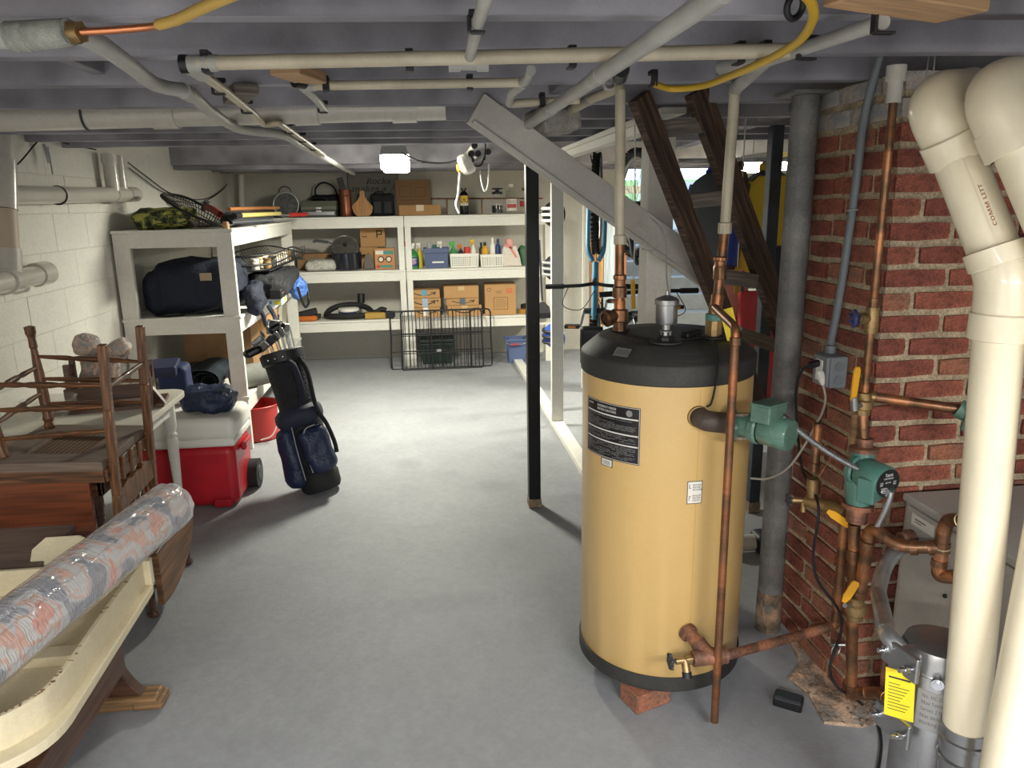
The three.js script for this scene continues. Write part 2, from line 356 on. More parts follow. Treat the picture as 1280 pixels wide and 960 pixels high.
// supporting posts
{
  const t = thing('support_post', 'slim black square steel post standing free on the open floor', 'post');
  mesh('column', span([0.537, 0.0, -3.9], [0.603, 1.996, -3.834], 0.006), M.steelBlack, t);
  mesh('base_sleeve', span([0.534, 0.003, -3.903], [0.606, 0.05, -3.831], 0.003), M.rust, t, 'rusty foot of the post');
  for (const y of [1.05, 0.86]) mesh('bolt', rod([0.57, y, -3.836], [0.57, y, -3.828], 0.008, 0.008, 10), M.black, t);
  const s = thing('support_post', 'thick round grey steel column in front of the brick chimney', 'post');
  mesh('column', rod([1.297, 0, -2.5], [1.297, 1.985, -2.5], 0.046, 0.046, 28), M.steelGrey, s);
  mesh('foot', lathe([[0.0475, 0.001], [0.0485, 0.03], [0.048, 0.12], [0.0465, 0.17]], [1.297, 0, -2.5]), M.rust, s, 'rusted peeling foot of the column');
  mesh('cap_plate', box(0.16, 0.013, 0.14, [1.297, 1.993, -2.5]), M.steelGrey, s);
}

// diagonal white board (old handrail board) from joist to the ladder
{
  const a = [0.203, 2, -2.82], b = [1.174, 1.357, -2.99];
  one('stair_board', [bar([a[0] + 0.01, a[1] - 0.014, a[2]], b, 0.038, 0.118), bar([a[0] + 0.0, a[1] - 0.062, a[2] + 0.026], [b[0] - 0.05, b[1] - 0.03, b[2] + 0.026], 0.014, 0.016)], M.whiteGrey, 'wide grey-white board slanting down from the joists behind the water heater', 'board');
}
// wooden ladder stair of dark rails and grey treads
{
  const t = thing('ladder_stair', 'steep dark brown wooden ladder stair behind the copper pipe', 'ladder');
  const railL = [[0.788, 2.014, -2.72], [1.259, 1.199, -3]], railR = [[1.02, 2.044, -2.78], [1.596, 0.9, -3]];
  mesh('rail', bar(railL[0], [1.487, 0.707, -3.06], 0.085, 0.04, Math.PI / 2), M.brownWoodT, t);
  mesh('rail', bar(railR[0], [1.709, 0.771, -3.06], 0.098, 0.04, Math.PI / 2), M.brownWoodT, t);
  for (const [x1, y1, x2, y2, z, m] of [[808, 163, 872, 158, -2.84, 0], [842, 253, 905, 247, -2.88, 1], [877, 343, 940, 350, -2.94, 1], [915, 411, 975, 437, -3.02, 1]]) {
    const a = { 808: [0.854, 1.909, -2.84], 842: [0.982, 1.646, -2.88], 877: [1.131, 1.359, -2.94], 915: [1.319, 1.105, -3.02] }[x1];
    const w = { 808: [1.051, 1.923, -2.84], 842: [1.185, 1.662, -2.88], 877: [1.348, 1.33, -2.94], 915: [1.531, 1.027, -3.02] }[x1];
    mesh('tread', bar(a, w, 0.12, 0.055), M.greyWood, t);
  }
}

// brick chimney: loose-laid bricks proud of a rough mortar core
{
  const c = structGroup('chimney');
  const X0 = 1.36, Z0 = -2.07, X1 = 2.4, Z1 = -2.6, H = 0.069;
  mesh('mortar_core', box(X1 - X0 - 0.016, 2.0, Z0 - Z1 - 0.016, [(X0 + X1) / 2, 1.0, (Z0 + Z1) / 2], [0, 0, 0], 0.004), M.mortar, c);
  const mk = (L, sd) => { const g = new THREE.BoxGeometry(L, 0.051, 0.05, 3, 2, 1), p = g.attributes.position; for (let i = 0; i < p.count; i++) { const x = p.getX(i), y = p.getY(i), z = p.getZ(i), e = (Math.abs(x) > L * 0.49 ? 1 : 0) + (Math.abs(y) > 0.024 ? 1 : 0); p.setXYZ(i, x + 0.004 * noise.noise(x * 40 + sd, y * 60, z * 40) - Math.sign(x) * (e > 1 ? 0.0015 : 0), y + 0.004 * noise.noise(x * 30, y * 60 + sd, z * 30) - Math.sign(y) * (e > 1 ? 0.002 : 0), z + (z > 0 ? -0.0012 * e + 0.002 * noise.noise(x * 25 + sd, y * 30, 3) : 0)); } g.computeVertexNormals(); return uvm(clean(g)); };
  const full = [0, 1, 2, 3].map((k) => mk(0.19, k * 5.3)), half = [0, 1].map((k) => mk(0.087, 9 + k * 3.1));
  const mats = [M.brickRed, M.brickRed2, M.brickRed, M.brickTan, M.brickRed2];
  const put = (g, x, y, z, ry, m) => { const o = mesh('brick', g, m, c); o.position.set(x, y, z); o.rotation.set(rr(-0.015, 0.015), ry + rr(-0.012, 0.012), rr(-0.01, 0.01)); };
  for (let k = 0, y = 0.035; y < 1.97; y += H, k++) {
    const pick = (s) => (y > 1.87 + 0.12 * noise.noise(s * 3, y * 4, 1) ? M.brickWhite : mats[Math.floor(rnd() * mats.length)]);
    // face towards the room front
    let x = X0 + (k % 2 ? 0.0 : 0.0);
    if (k % 2) { put(half[k % 2], x + 0.046, y, Z0 - 0.022, 0, pick(x)); x += 0.104; }
    for (; x < X1 - 0.1; x += 0.209) put(full[Math.floor(rnd() * 4)], x + 0.098, y + rr(-0.003, 0.003), Z0 - 0.022 + rr(-0.004, 0.004), 0, pick(x));
    // left flank
    let z = Z0 - 0.052;
    if (!(k % 2)) { put(half[(k >> 1) % 2], X0 + 0.022, y, z - 0.0, -Math.PI / 2, pick(-z)); z -= 0.07; } else z += 0.0;
    for (z -= 0.07; z > Z1 + 0.06; z -= 0.209) put(full[Math.floor(rnd() * 4)], X0 + 0.022 + rr(-0.004, 0.004), y + rr(-0.003, 0.003), z - 0.02, -Math.PI / 2, pick(-z));
  }
}
// crumbled mortar on the floor at the chimney's foot
{
  const sh = [[1.339, 0, -2.412], [1.309, 0, -2.261], [1.222, 0, -2.179], [1.247, 0, -2.086], [1.227, 0, -1.947], [1.331, 0, -1.913], [1.405, 0, -1.922], [1.463, 0, -2.013], [1.391, 0, -2.074], [1.366, 0, -2.253], [1.371, 0, -2.424]];
  const g = extrude(sh.map((p) => [p[0], -p[2]]), 0.006, 0.004, [0, 0, 0], [-Math.PI / 2, 0, 0]);
  const o = mesh('mortar_rubble', g, M.rubble); o.userData = { label: 'crumbled tan mortar rubble on the floor along the chimney foot', category: 'rubble', kind: 'stuff' }; rooms.push(o);
  const crumbs = [];
  for (let i = 0; i < 60; i++) { const q = sh[2 + Math.floor(rnd() * 7)], k = sh[9 - Math.floor(rnd() * 4)], f = rnd(), r = rr(0.003, 0.011); crumbs.push(place(clean(new THREE.IcosahedronGeometry(r, 0)), [q[0] + (k[0] - q[0]) * f, 0.008 + r * 0.4, q[2] + (k[2] - q[2]) * f], [rr(0, 3), rr(0, 3), 0])); }
  o.geometry = merge([g, ...crumbs]);
}

// ---------- shop lights ----------
function shopLight(p, len, w, radiance, tint, label, along = 'z', deep = 0.06, glowing = 9) {
  const t = thing('shop_light', label, 'light', 'LED shop lights under the joists');
  const rot = along === 'z' ? 0 : Math.PI / 2;
  const at = (g) => place(g, p, [0, rot, 0]);
  mesh('housing', at(extrude([[-w / 2, 0], [w / 2, 0], [w / 2 - 0.02, 0.055], [-w / 2 + 0.02, 0.055]], len, 0.002, [0, 0, -len / 2])), M.grey, t);
  const glow = mat('#ffffff', 0.5, { emissive: new THREE.Color(...tint), emissiveIntensity: glowing });
  mesh('diffuser', at(soft(w * 0.96, deep, len * 0.985, [0, -deep / 2 - 0.001, 0], [0, 0, 0], 0.02, 3)), glow, t, 'glowing white diffuser');
  for (const s of [-1, 1]) mesh('hanger', at(rod([0, 0.055, s * len * 0.4], [0, 2.19 - p[1], s * len * 0.4], 0.003, 0.003, 6)), M.grey, t);
  const l = new THREE.RectAreaLight(new THREE.Color(...tint), radiance, along === 'z' ? w : len, along === 'z' ? len : w);
  l.position.set(p[0], p[1] - deep - 0.008, p[2]); l.rotation.x = -Math.PI / 2; l.castShadow = true; l.name = 'shop_light_glow'; scene.add(l);
  return t;
}
shopLight([-0.155, 1.99, -5.6], 0.5, 0.2, LIGHT_BACK, TINT_BACK, 'glowing LED shop light hanging by the back shelves', 'z', 0.1, 26);
shopLight([2.72, 1.95, -5.85], 0.5, 0.2, LIGHT_BACK, TINT_BACK, 'glowing LED shop light above the hanging jackets', 'z', 0.08, 20);
shopLight([-0.9, 1.9, 1.05], 1.2, 0.16, LIGHT_FRONT, TINT_FRONT, 'LED shop light over the stored furniture end of the cellar', 'x');
shopLight([1.15, 1.9, 0.75], 1.2, 0.16, LIGHT_FRONT, TINT_FRONT, 'LED shop light over the boiler end of the cellar', 'x');

// ---------- hot water tank ----------
const TC = [0.8, -2.36], TR = 0.28;
function patch(r, a0, a1, y0, y1, c = TC) {   // curved label on a cylinder, uv 0..1
  const g = new THREE.CylinderGeometry(r, r, y1 - y0, 16, 1, true, a0 * Math.PI / 180, (a1 - a0) * Math.PI / 180);
  g.translate(c[0], (y0 + y1) / 2, c[1]); return clean(g);
}
{
  const t = thing('water_heater', 'tall beige cylindrical hot water tank with black top', 'water heater');
  mesh('jacket', lathe([[0.278, 0.075], [TR, 0.078], [TR, 1.12]], [TC[0], 0, TC[1]], null, 72), M.tank, t);
  mesh('bottom_band', lathe([[0.0, 0.07], [0.282, 0.07], [0.286, 0.075], [0.286, 0.12], [0.281, 0.124]], [TC[0], 0, TC[1]], null, 72), M.tankCap, t, 'black band round the foot of the tank');
  mesh('top_cap', lathe([[0.281, 1.108], [0.286, 1.113], [0.287, 1.168], [0.282, 1.176], [0.232, 1.218], [0.222, 1.224], [0.13, 1.225], [0.128, 1.229], [0.0, 1.229]], [TC[0], 0, TC[1]], null, 72), M.tankCap, t, 'black plastic top of the tank with chamfered edge');
  // seam of the jacket
  mesh('seam', patch(TR + 0.0007, 2.6, 3.0, 0.13, 1.1), mat('#c79c5c', 0.5), t);
  // rating plate
  mesh('rating_plate', patch(TR + 0.0012, -81, -33.7, 0.853, 1.037), print('plate', 512, 420, (c, w, h) => {
    c.fillStyle = '#16161a'; c.fillRect(0, 0, w, h); c.strokeStyle = '#c9c6be'; c.lineWidth = 5; c.strokeRect(7, 7, w - 14, h - 14);
    c.fillStyle = '#d9d7d0'; c.font = 'bold 24px sans-serif'; c.fillText('INDIRECT-FIRED', 140, 42); c.fillText('WATER HEATERS', 140, 68); c.font = 'bold 20px sans-serif'; c.fillText('amtrol', 26, 40);
    c.beginPath(); c.arc(430, 48, 24, 0, 7); c.fillStyle = '#8d8b86'; c.fill();
    c.fillStyle = '#d9d7d0'; for (const y of [84, 204, 284]) c.fillRect(14, y, w - 28, 11);
    c.fillStyle = '#8f8e8b'; let s = 5; for (let y = 106; y < 400; y += 10) { if ([84, 204, 284].some((q) => y > q - 10 && y < q + 16)) continue; let x = 24; while (x < 470) { s = (s * 75 + 74) % 65537; const l = 12 + s % 46; if (s % 5) c.fillRect(x, y, Math.min(l, 480 - x), 3.4); x += l + 7; if (s % 23 === 0) break; } }
  }, 0.35), t, 'black rating plate with rows of fine white print');
  mesh('sticker', patch(TR + 0.0012, -63, -53, 0.826, 0.852), print('sticker', 128, 96, (c, w, h) => { c.fillStyle = '#3a3a3c'; c.fillRect(0, 0, w, h); c.fillStyle = '#dedcd4'; c.fillRect(8, 8, w - 16, h - 16); c.fillStyle = '#6c6b69'; for (let y = 26; y < 80; y += 14) c.fillRect(24, y, 78, 6); }), t, 'small white sticker');
  mesh('sticker', patch(TR + 0.0012, -3.2, 6.8, 0.735, 0.81), print('stickerw', 128, 192, (c, w, h) => { c.fillStyle = '#4a4a4a'; c.fillRect(0, 0, w, h); c.fillStyle = '#e6e3d8'; c.fillRect(6, 6, w - 12, h - 12); c.fillStyle = '#55524e'; c.font = 'bold 20px sans-serif'; ['BOILER', 'WATER', 'RETURN'].forEach((s, i) => c.fillText(s, 46, 40 + i * 20)); ['BOILER', 'WATER', 'SUPPLY'].forEach((s, i) => c.fillText(s, 46, 130 + i * 20)); c.fillRect(16, 24, 5, 34); c.fillRect(16, 55, 18, 5); c.fillRect(16, 126, 5, 38); c.fillRect(16, 126, 18, 5); }), t, 'white connection sticker');
  mesh('sticker', place(sheet(0.055, 0.032, [0, 0, 0.0015]), [TC[0] - 0.198, 1.2, TC[1] + 0.165], [-0.83, -0.88, 0, 'YXZ']), print('capsticker', 96, 64, (c, w, h) => { c.fillStyle = '#6c6a66'; c.fillRect(0, 0, w, h); c.strokeStyle = '#35353a'; c.lineWidth = 4; for (let x = 14; x < 90; x += 12) { c.beginPath(); c.moveTo(x, 12); c.lineTo(x, 52); c.stroke(); } }), t, 'worn grey sticker');
  for (const [x, z, r] of [[0.66, -2.45, 0.036], [0.737, -2.19, 0.05], [0.91, -2.24, 0.04]]) mesh('port_collar', lathe([[r, 0], [r, 0.004], [r * 0.6, 0.007], [0.0, 0.007]], [x, 1.2285, z]), M.tankCap, t);
  // insulated elbow low on the supply side
  mesh('supply_elbow', pipe([[0.812, 1.016, -2.1], [0.818, 1.012, -2.048], [0.9, 1.0, -2.046]], 0.031, 0.045, 18), mat(0xffffff, 0.6, { map: mottle('insul', '#4c4038', 14, 10, 0.2), bumpMap: BUMP, bumpScale: 0.001 }), t, 'dark brown insulated elbow');
  mesh('elbow_ring', lathe([[0.0315, 0], [0.0335, 0.002], [0.0335, 0.008], [0.0315, 0.01]], [0.808, 1.018, -2.085], [0.812, 1.016, -2.04]), M.brass, t);
  // drain tee and valve
  mesh('drain_nipple', [rod([0.802, 0.294, -2.09], [0.83, 0.272, -2.01], 0.022), lathe([[0.022, 0], [0.03, 0.002], [0.03, 0.02], [0.022, 0.024]], [0.803, 0.293, -2.085], [0.83, 0.272, -2.01])], M.iron, t);
  mesh('drain_tee', [pipe([[0.822, 0.28, -2.03], [0.842, 0.258, -1.985], [0.9, 0.257, -1.985]], 0.026, 0.03), rod([0.79, 0.255, -1.985], [0.86, 0.257, -1.985], 0.025)], M.iron, t, 'rusty iron tee');
  const valve = mesh('drain_valve', [rod([0.8, 0.255, -1.985], [0.735, 0.252, -1.985], 0.011), rod([0.765, 0.253, -1.985], [0.765, 0.222, -1.965], 0.013), lathe([[0.016, 0], [0.016, 0.018], [0.012, 0.022]], [0.785, 0.254, -1.985], [0.74, 0.252, -1.985])], M.brass, t);
  const hw = [];
  for (let k = 0; k < 6; k++) { const a = k * Math.PI / 3; hw.push(soft(0.01, 0.014, 0.014, [0.718, 0.252 + 0.021 * Math.cos(a), -1.985 + 0.021 * Math.sin(a)], [0, 0, 0], 0.005, 2)); }
  hw.push(rod([0.712, 0.252, -1.985], [0.724, 0.252, -1.985], 0.018), rod([0.724, 0.252, -1.985], [0.738, 0.252, -1.985], 0.006));
  mesh('handwheel', hw, M.greyDark, valve);
  mesh('hose_cap', rod([0.765, 0.224, -1.966], [0.765, 0.207, -1.958], 0.015), M.black, valve);
  // air vent on top
  const v = mesh('air_vent', [lathe([[0.0, 0.0], [0.02, 0.0], [0.02, 0.012], [0.013, 0.016], [0.013, 0.032], [0.03, 0.034], [0.033, 0.04], [0.033, 0.092], [0.037, 0.094], [0.037, 0.108], [0.03, 0.113], [0.012, 0.12], [0.006, 0.122], [0.006, 0.135], [0.0, 0.136]], [0.737, 1.252, -2.19], null, 24)], M.stainless, t, 'nickel-plated air vent');
  mesh('vent_nut', lathe([[0.0, 0], [0.028, 0], [0.028, 0.014], [0.021, 0.016], [0.021, 0.03], [0.0, 0.03]], [0.737, 1.232, -2.19], null, 8), M.black, v);
  // thermostat wire along the top and down the jacket
  mesh('sensor_plug', soft(0.07, 0.022, 0.035, [0.836, 1.243, -2.24], [0, 0.5, 0.1], 0.009, 2), M.black, t);
  mesh('sensor_wire', tube([[0.845, 1.24, -2.22], [0.862, 1.238, -2.17], [0.868, 1.235, -2.13], [0.862, 1.19, -2.079], [0.853, 1.12, -2.066], [0.842, 1.06, -2.066], [0.83, 1.05, -2.07]], 0.003, 48, 6), M.blackRubber, t);
  // copper and plastic risers up to the joists
  const r1 = mesh('cold_riser', [rod([0.648, 1.52, -2.42], [0.64, 1.99, -2.42], 0.0165), lathe([[0.0165, 0], [0.021, 0.002], [0.021, 0.03], [0.0165, 0.032]], [0.648, 1.515, -2.42])], M.cpvc, t, 'pale plastic riser pipe');
  mesh('copper_section', [rod([0.652, 1.23, -2.42], [0.648, 1.53, -2.42], 0.0145), lathe([[0.015, 0], [0.024, 0.002], [0.024, 0.035], [0.019, 0.04], [0.019, 0.06], [0.022, 0.062], [0.022, 0.075], [0.015, 0.078]], [0.65, 1.34, -2.42]), lathe([[0.015, 0], [0.022, 0], [0.022, 0.03], [0.028, 0.034], [0.028, 0.07], [0.018, 0.074], [0.018, 0.1]], [0.652, 1.23, -2.42]), rod([0.652, 1.285, -2.42], [0.6, 1.275, -2.4], 0.02), lathe([[0.024, 0], [0.028, 0.004], [0.028, 0.02], [0.02, 0.024]], [0.615, 1.278, -2.405], [0.58, 1.27, -2.39])], M.copper, r1);
  const r2 = mesh('hot_riser', [rod([0.975, 1.56, -2.35], [0.985, 1.99, -2.35], 0.0165), lathe([[0.0165, 0], [0.022, 0.002], [0.022, 0.035], [0.0165, 0.037]], [0.975, 1.545, -2.35])], M.cpvc, t, 'pale plastic riser pipe');
  mesh('copper_section', [rod([0.958, 1.34, -2.34], [0.975, 1.56, -2.35], 0.0155), lathe([[0.015, 0], [0.022, 0.002], [0.022, 0.04], [0.019, 0.045], [0.019, 0.06], [0.023, 0.062], [0.023, 0.072], [0.015, 0.075]], [0.963, 1.4, -2.343]), rod([0.94, 1.23, -2.32], [0.958, 1.35, -2.34], 0.02)], M.copper, r2);
}
// relief valve with discharge pipe
{
  const t = thing('relief_pipe', 'long copper discharge pipe standing in front of the beige tank', 'pipe');
  mesh('valve_body', [rod([0.905, 1.236, -2.23], [0.903, 1.33, -2.225], 0.019), lathe([[0.0, 0], [0.026, 0], [0.026, 0.045], [0.02, 0.05], [0.02, 0.07], [0.014, 0.075]], [0.905, 1.24, -2.23], null, 10)], M.brass, t);
  mesh('corroded_collar', lathe([[0.02, 0], [0.0275, 0.002], [0.0275, 0.02], [0.02, 0.022]], [0.905, 1.285, -2.229]), mat('#5f8f85', 0.8, { bumpMap: BUMP, bumpScale: 0.002 }), t, 'blue-green corroded collar');
  mesh('discharge_pipe', pipe([[0.903, 1.325, -2.22], [0.862, 1.305, -1.965], [0.864, 0.035, -1.965]], 0.0125, 0.03), M.copperRed, t);
  mesh('elbow', lathe([[0.0125, 0], [0.0155, 0.002], [0.0155, 0.022], [0.0125, 0.024]], [0.8625, 1.255, -1.965]), M.copper, t);
  mesh('warning_tag', box(0.04, 0.1, 0.0015, [0.945, 1.275, -2.2], [-0.1, -0.5, 0.25], 0.0004), M.yellowTag, t, 'yellow paper tag');
}
// circulator pump beside the tank
function pump(t, c, dir, m, face, box0) {   // c = middle of motor face, dir = motor axis towards the face
  const D = V(...dir).normalize(), at = (s) => V(...c).addScaledVector(D, s).toArray();
  mesh('motor', [lathe([[0.044, 0], [0.047, 0.006], [0.047, 0.08], [0.043, 0.088], [0.0, 0.09]], at(-0.09), c, 30)], m, t);
  mesh('volute', [lathe([[0.0, 0], [0.032, 0], [0.05, 0.012], [0.052, 0.03], [0.047, 0.036]], at(-0.128), c, 26)], m, t);
  if (face) { const q = new THREE.Quaternion().setFromUnitVectors(V(0, 0, 1), D); const g = clean(new THREE.CircleGeometry(0.0425, 36)); g.applyQuaternion(q); g.translate(...at(0.0008)); mesh('nameplate', g, face, t, 'round black nameplate with white print'); }
}
{
  const t = thing('circulator_pump', 'green circulator pump bolted to the side of the beige tank', 'pump');
  pump(t, [1.02, 1.0, -1.905], [0.55, -0.04, 0.75], M.green);
  mesh('flange', [bar([0.885, 1.0, -2.046], [0.915, 1.0, -2.04], 0.09, 0.075, 0.6, 0.012), rod([0.905, 1.0, -2.044], [0.945, 1.003, -2.01], 0.034, 0.038)], M.green, t);
  for (const s of [-1, 1]) mesh('flange_bolt', rod([0.878, 1.0 + s * 0.036, -2.02], [0.935, 1.0 + s * 0.036, -2.008], 0.006, 0.006, 6), M.rust, t);
  mesh('terminal_box', soft(0.095, 0.05, 0.062, [0.965, 1.06, -1.945], [0, 0.6, -0.03], 0.005, 2), M.green, t);
  mesh('box_lid', soft(0.097, 0.008, 0.064, [0.965, 1.087, -1.945], [0, 0.6, -0.03], 0.003, 2), M.green, t);
}
// bricks under the tank
one('loose_brick', box(0.14, 0.066, 0.1, [0.69, 0.034, -2.14], [0, 0.35, 0], 0.006), M.brickTan, 'loose red brick wedged under the front of the beige tank', 'brick');
one('loose_brick', box(0.2, 0.066, 0.1, [0.93, 0.034, -2.42], [0, 1.2, 0], 0.006), M.brickRed, 'loose red brick wedged under the rear of the beige tank', 'brick');
// grey moisture gauge on the floor
{
  const t = thing('handheld_meter', 'small dark handheld meter lying on the floor beside the chimney foot', 'meter');
  const p = [1.156, 0, -2.049], r = [0, -0.62, 0];
  const off = (g) => place(g, [p[0], 0, p[2]], r);
  mesh('case', off(soft(0.092, 0.036, 0.055, [0, 0.018, 0], [0, 0, 0], 0.007, 3)), M.black, t);
  mesh('face_plate', off(soft(0.084, 0.003, 0.047, [0, 0.0365, 0], [0, 0, 0], 0.001, 2)), mat('#3c4048', 0.4), t);
  mesh('screen', off(box(0.03, 0.001, 0.034, [-0.024, 0.0385, 0], [0, 0, 0], 0.0003)), mat('#35473f', 0.25), t);
}

// ---------- plumbing at the chimney ----------
const solderRing = (p, to, r) => lathe([[r, 0], [r + 0.0018, 0.001], [r + 0.0018, 0.004], [r, 0.005]], p, to, 16);
const socket = (p, to, r, l = 0.028) => lathe([[r, 0], [r + 0.0025, 0.001], [r + 0.0025, l], [r, l + 0.001]], p, to, 18);
{
  // tall riser against the chimney corner
  const t = thing('copper_riser', 'tall narrow copper riser with valves against the chimney corner', 'pipe');
  mesh('pipe', [rod([1.288, 0.995, -2.0], [1.288, 1.93, -2.0], 0.0115), socket([1.288, 1.33, -2.0], [1.288, 2, -2.0], 0.0115, 0.04)], M.copper, t);
  mesh('upper_coupling', [rod([1.288, 1.9, -2.0], [1.288, 1.965, -2.0], 0.02), rod([1.288, 1.955, -2.0], [1.288, 1.995, -2.0], 0.026)], M.pvcGrey, t, 'grey pipe coupling under the joist');
  const gv = mesh('gate_valve', [rod([1.288, 1.27, -2.0], [1.288, 1.345, -2.0], 0.0185), rod([1.288, 1.31, -2.0], [1.235, 1.315, -1.985], 0.011), lathe([[0.012, 0], [0.017, 0.002], [0.017, 0.02], [0.012, 0.022]], [1.262, 1.3125, -1.993], [1.235, 1.315, -1.985])], M.brass, t, 'brass gate valve');
  const hw = [rod([1.237, 1.315, -1.986], [1.222, 1.3165, -1.982], 0.007)];
  hw.push(place(clean(new THREE.TorusGeometry(0.022, 0.0055, 8, 24)), [1.222, 1.316, -1.982], [0, 1.25, 0]));
  for (const a of [0, 1.05, 2.1]) { const c = Math.cos(a) * 0.022, s = Math.sin(a) * 0.022; hw.push(rod([1.222 - s * 0.3, 1.316 + c, -1.982 - s], [1.222 + s * 0.3, 1.316 - c, -1.982 + s], 0.0035, 0.0035, 6)); }
  mesh('handwheel', hw, mat('#2c3566', 0.5), gv, 'dark blue handwheel');
  const bv = mesh('ball_valve', [lathe([[0.014, 0], [0.021, 0.002], [0.021, 0.018], [0.026, 0.022], [0.027, 0.045], [0.021, 0.05], [0.021, 0.07], [0.014, 0.072]], [1.288, 1.02, -2.0], null, 12)], M.brass, t, 'brass ball valve');
  mesh('lever', [extrude([[-0.009, 0], [0.009, 0], [0.011, 0.09], [0.006, 0.1], [-0.006, 0.1], [-0.011, 0.09]], 0.005, 0.0015, [1.238, 1.075, -1.978], [0, 0.2, -0.05])], M.yellow, bv, 'yellow lever');
  mesh('lever_stem', [rod([1.286, 1.055, -1.99], [1.245, 1.06, -1.978], 0.008), rod([1.247, 1.045, -1.976], [1.24, 1.085, -1.976], 0.011)], M.stainless, bv);
  mesh('lower_pipe', [rod([1.29, 0.95, -1.985], [1.288, 1.03, -2.0], 0.0145), solderRing([1.289, 0.975, -1.99], [1.288, 1.03, -2], 0.0145)], M.copper, t);
}
{
  const t = thing('circulator_pump', 'teal circulator pump with round black nameplate in front of the chimney', 'pump');
  const plate = print('pumpplate', 256, 256, (c, w) => { c.fillStyle = '#17181b'; c.fillRect(0, 0, w, w); c.fillStyle = '#d8d8d6'; c.font = 'bold 40px sans-serif'; c.textAlign = 'center'; c.fillText('Taco', 128, 66); c.font = 'bold 20px sans-serif'; c.fillText('CARTRIDGE', 128, 92); c.fillText('007-F5', 128, 130); for (let k = 0; k < 4; k++) c.fillRect(56 + k * 6, 170 + k * 14, 144 - k * 12, 5); for (const s of [40, 186]) for (let k = 0; k < 3; k++) c.fillRect(s, 116 + k * 13, 34, 5); c.beginPath(); c.arc(70, 200, 10, 0, 7); c.fill(); });
  pump(t, [1.297, 0.857, -1.86], [0.22, -0.05, 0.9], M.teal, plate);
  const c = [1.356, 0.842, -1.89];
  mesh('flange', [lathe([[0.0, 0], [0.042, 0], [0.042, 0.012], [0.024, 0.016], [0.024, 0.04], [0.0, 0.04]], [1.288, 0.915, -1.975], [1.289, 1, -1.98], 18)], M.iron, t, 'rust red pipe flange above the pump');
  mesh('flange', [lathe([[0.0, 0], [0.03, 0], [0.03, 0.04], [0.045, 0.044], [0.045, 0.058], [0.0, 0.058]], [1.27, 0.70, -1.95], [1.275, 0.8, -1.955], 18)], M.iron, t, 'rust red pipe flange below the pump');
  mesh('neck', [rod([1.285, 0.92, -1.975], [c[0] - 0.075, c[1] + 0.03, c[2] - 0.07], 0.034, 0.036), rod([1.272, 0.755, -1.952], [c[0] - 0.085, c[1] - 0.005, c[2] - 0.075], 0.034, 0.038)], M.teal, t);
  mesh('terminal_box', soft(0.07, 0.075, 0.05, [c[0] - 0.088, c[1] - 0.012, c[2] - 0.005], [0, 0.6, 0.05], 0.005, 2), M.teal, t);
  const cv = [[c[0] - 0.055, c[1] - 0.02, c[2] + 0.02], [c[0] - 0.05, c[1] - 0.01, c[2] + 0.035], [c[0] - 0.055, c[1] - 0.06, c[2] + 0.03], [c[0] - 0.065, c[1] - 0.13, c[2] + 0.01]];
  mesh('armoured_cable', tube(cv, 0.0085, 40, 8), M.galv, t);
  mesh('cable_clamp', rod(cv[0], [c[0] - 0.05, c[1] + 0.0, c[2] + 0.034], 0.013), M.chrome, t);
}
// armoured cable between the two pumps
{
  const t = thing('armoured_cable', 'ribbed metal cable slung between the two green pumps', 'cable');
  const a = [1.0, 1.05, -1.935], b = [1.235, 0.885, -1.915], ps = [];
  for (let k = 0; k <= 10; k++) { const f = k / 10; ps.push([a[0] + (b[0] - a[0]) * f, a[1] + (b[1] - a[1]) * f - 0.012 * Math.sin(f * Math.PI), a[2] + (b[2] - a[2]) * f]); }
  mesh('sheath', tube(ps, 0.0075, 40, 8), M.galv, t);
  const rings = []; for (let k = 1; k < 30; k++) { const f = k / 30, p = ps[Math.floor(f * 10)], q = ps[Math.floor(f * 10) + 1], u = f * 10 - Math.floor(f * 10); const m = [0, 1, 2].map((i) => p[i] + (q[i] - p[i]) * u), n = [0, 1, 2].map((i) => m[i] + (b[i] - a[i]) * 0.01); rings.push(rod(m, n, 0.0088, 0.0088, 8)); }
  mesh('ribs', rings, M.galv, t);
  mesh('connector', rod(a, [1.022, 1.035, -1.933], 0.012), M.chrome, t);
}
{
  // branch across the chimney flank and face
  const t = thing('copper_branch', 'copper pipe slanting across the brick to a green flange', 'pipe');
  mesh('pipe', rod([1.3, 1.075, -2.02], [1.524, 1.054, -1.9], 0.0155), M.copper, t);
  mesh('elbow', [socket([1.3, 1.075, -2.02], [1.524, 1.054, -1.9], 0.0155, 0.03)], M.brass, t);
  mesh('end_flange', [rod([1.518, 1.059, -1.9], [1.566, 1.029, -1.86], 0.028), bar([1.543, 1.047, -1.885], [1.552, 1.041, -1.87], 0.075, 0.09, 0.3, 0.012)], M.green, t, 'green pump flange');
  mesh('flange_bolt', rod([1.554, 1.01, -1.88], [1.558, 0.965, -1.87], 0.007), M.rust, t);
}
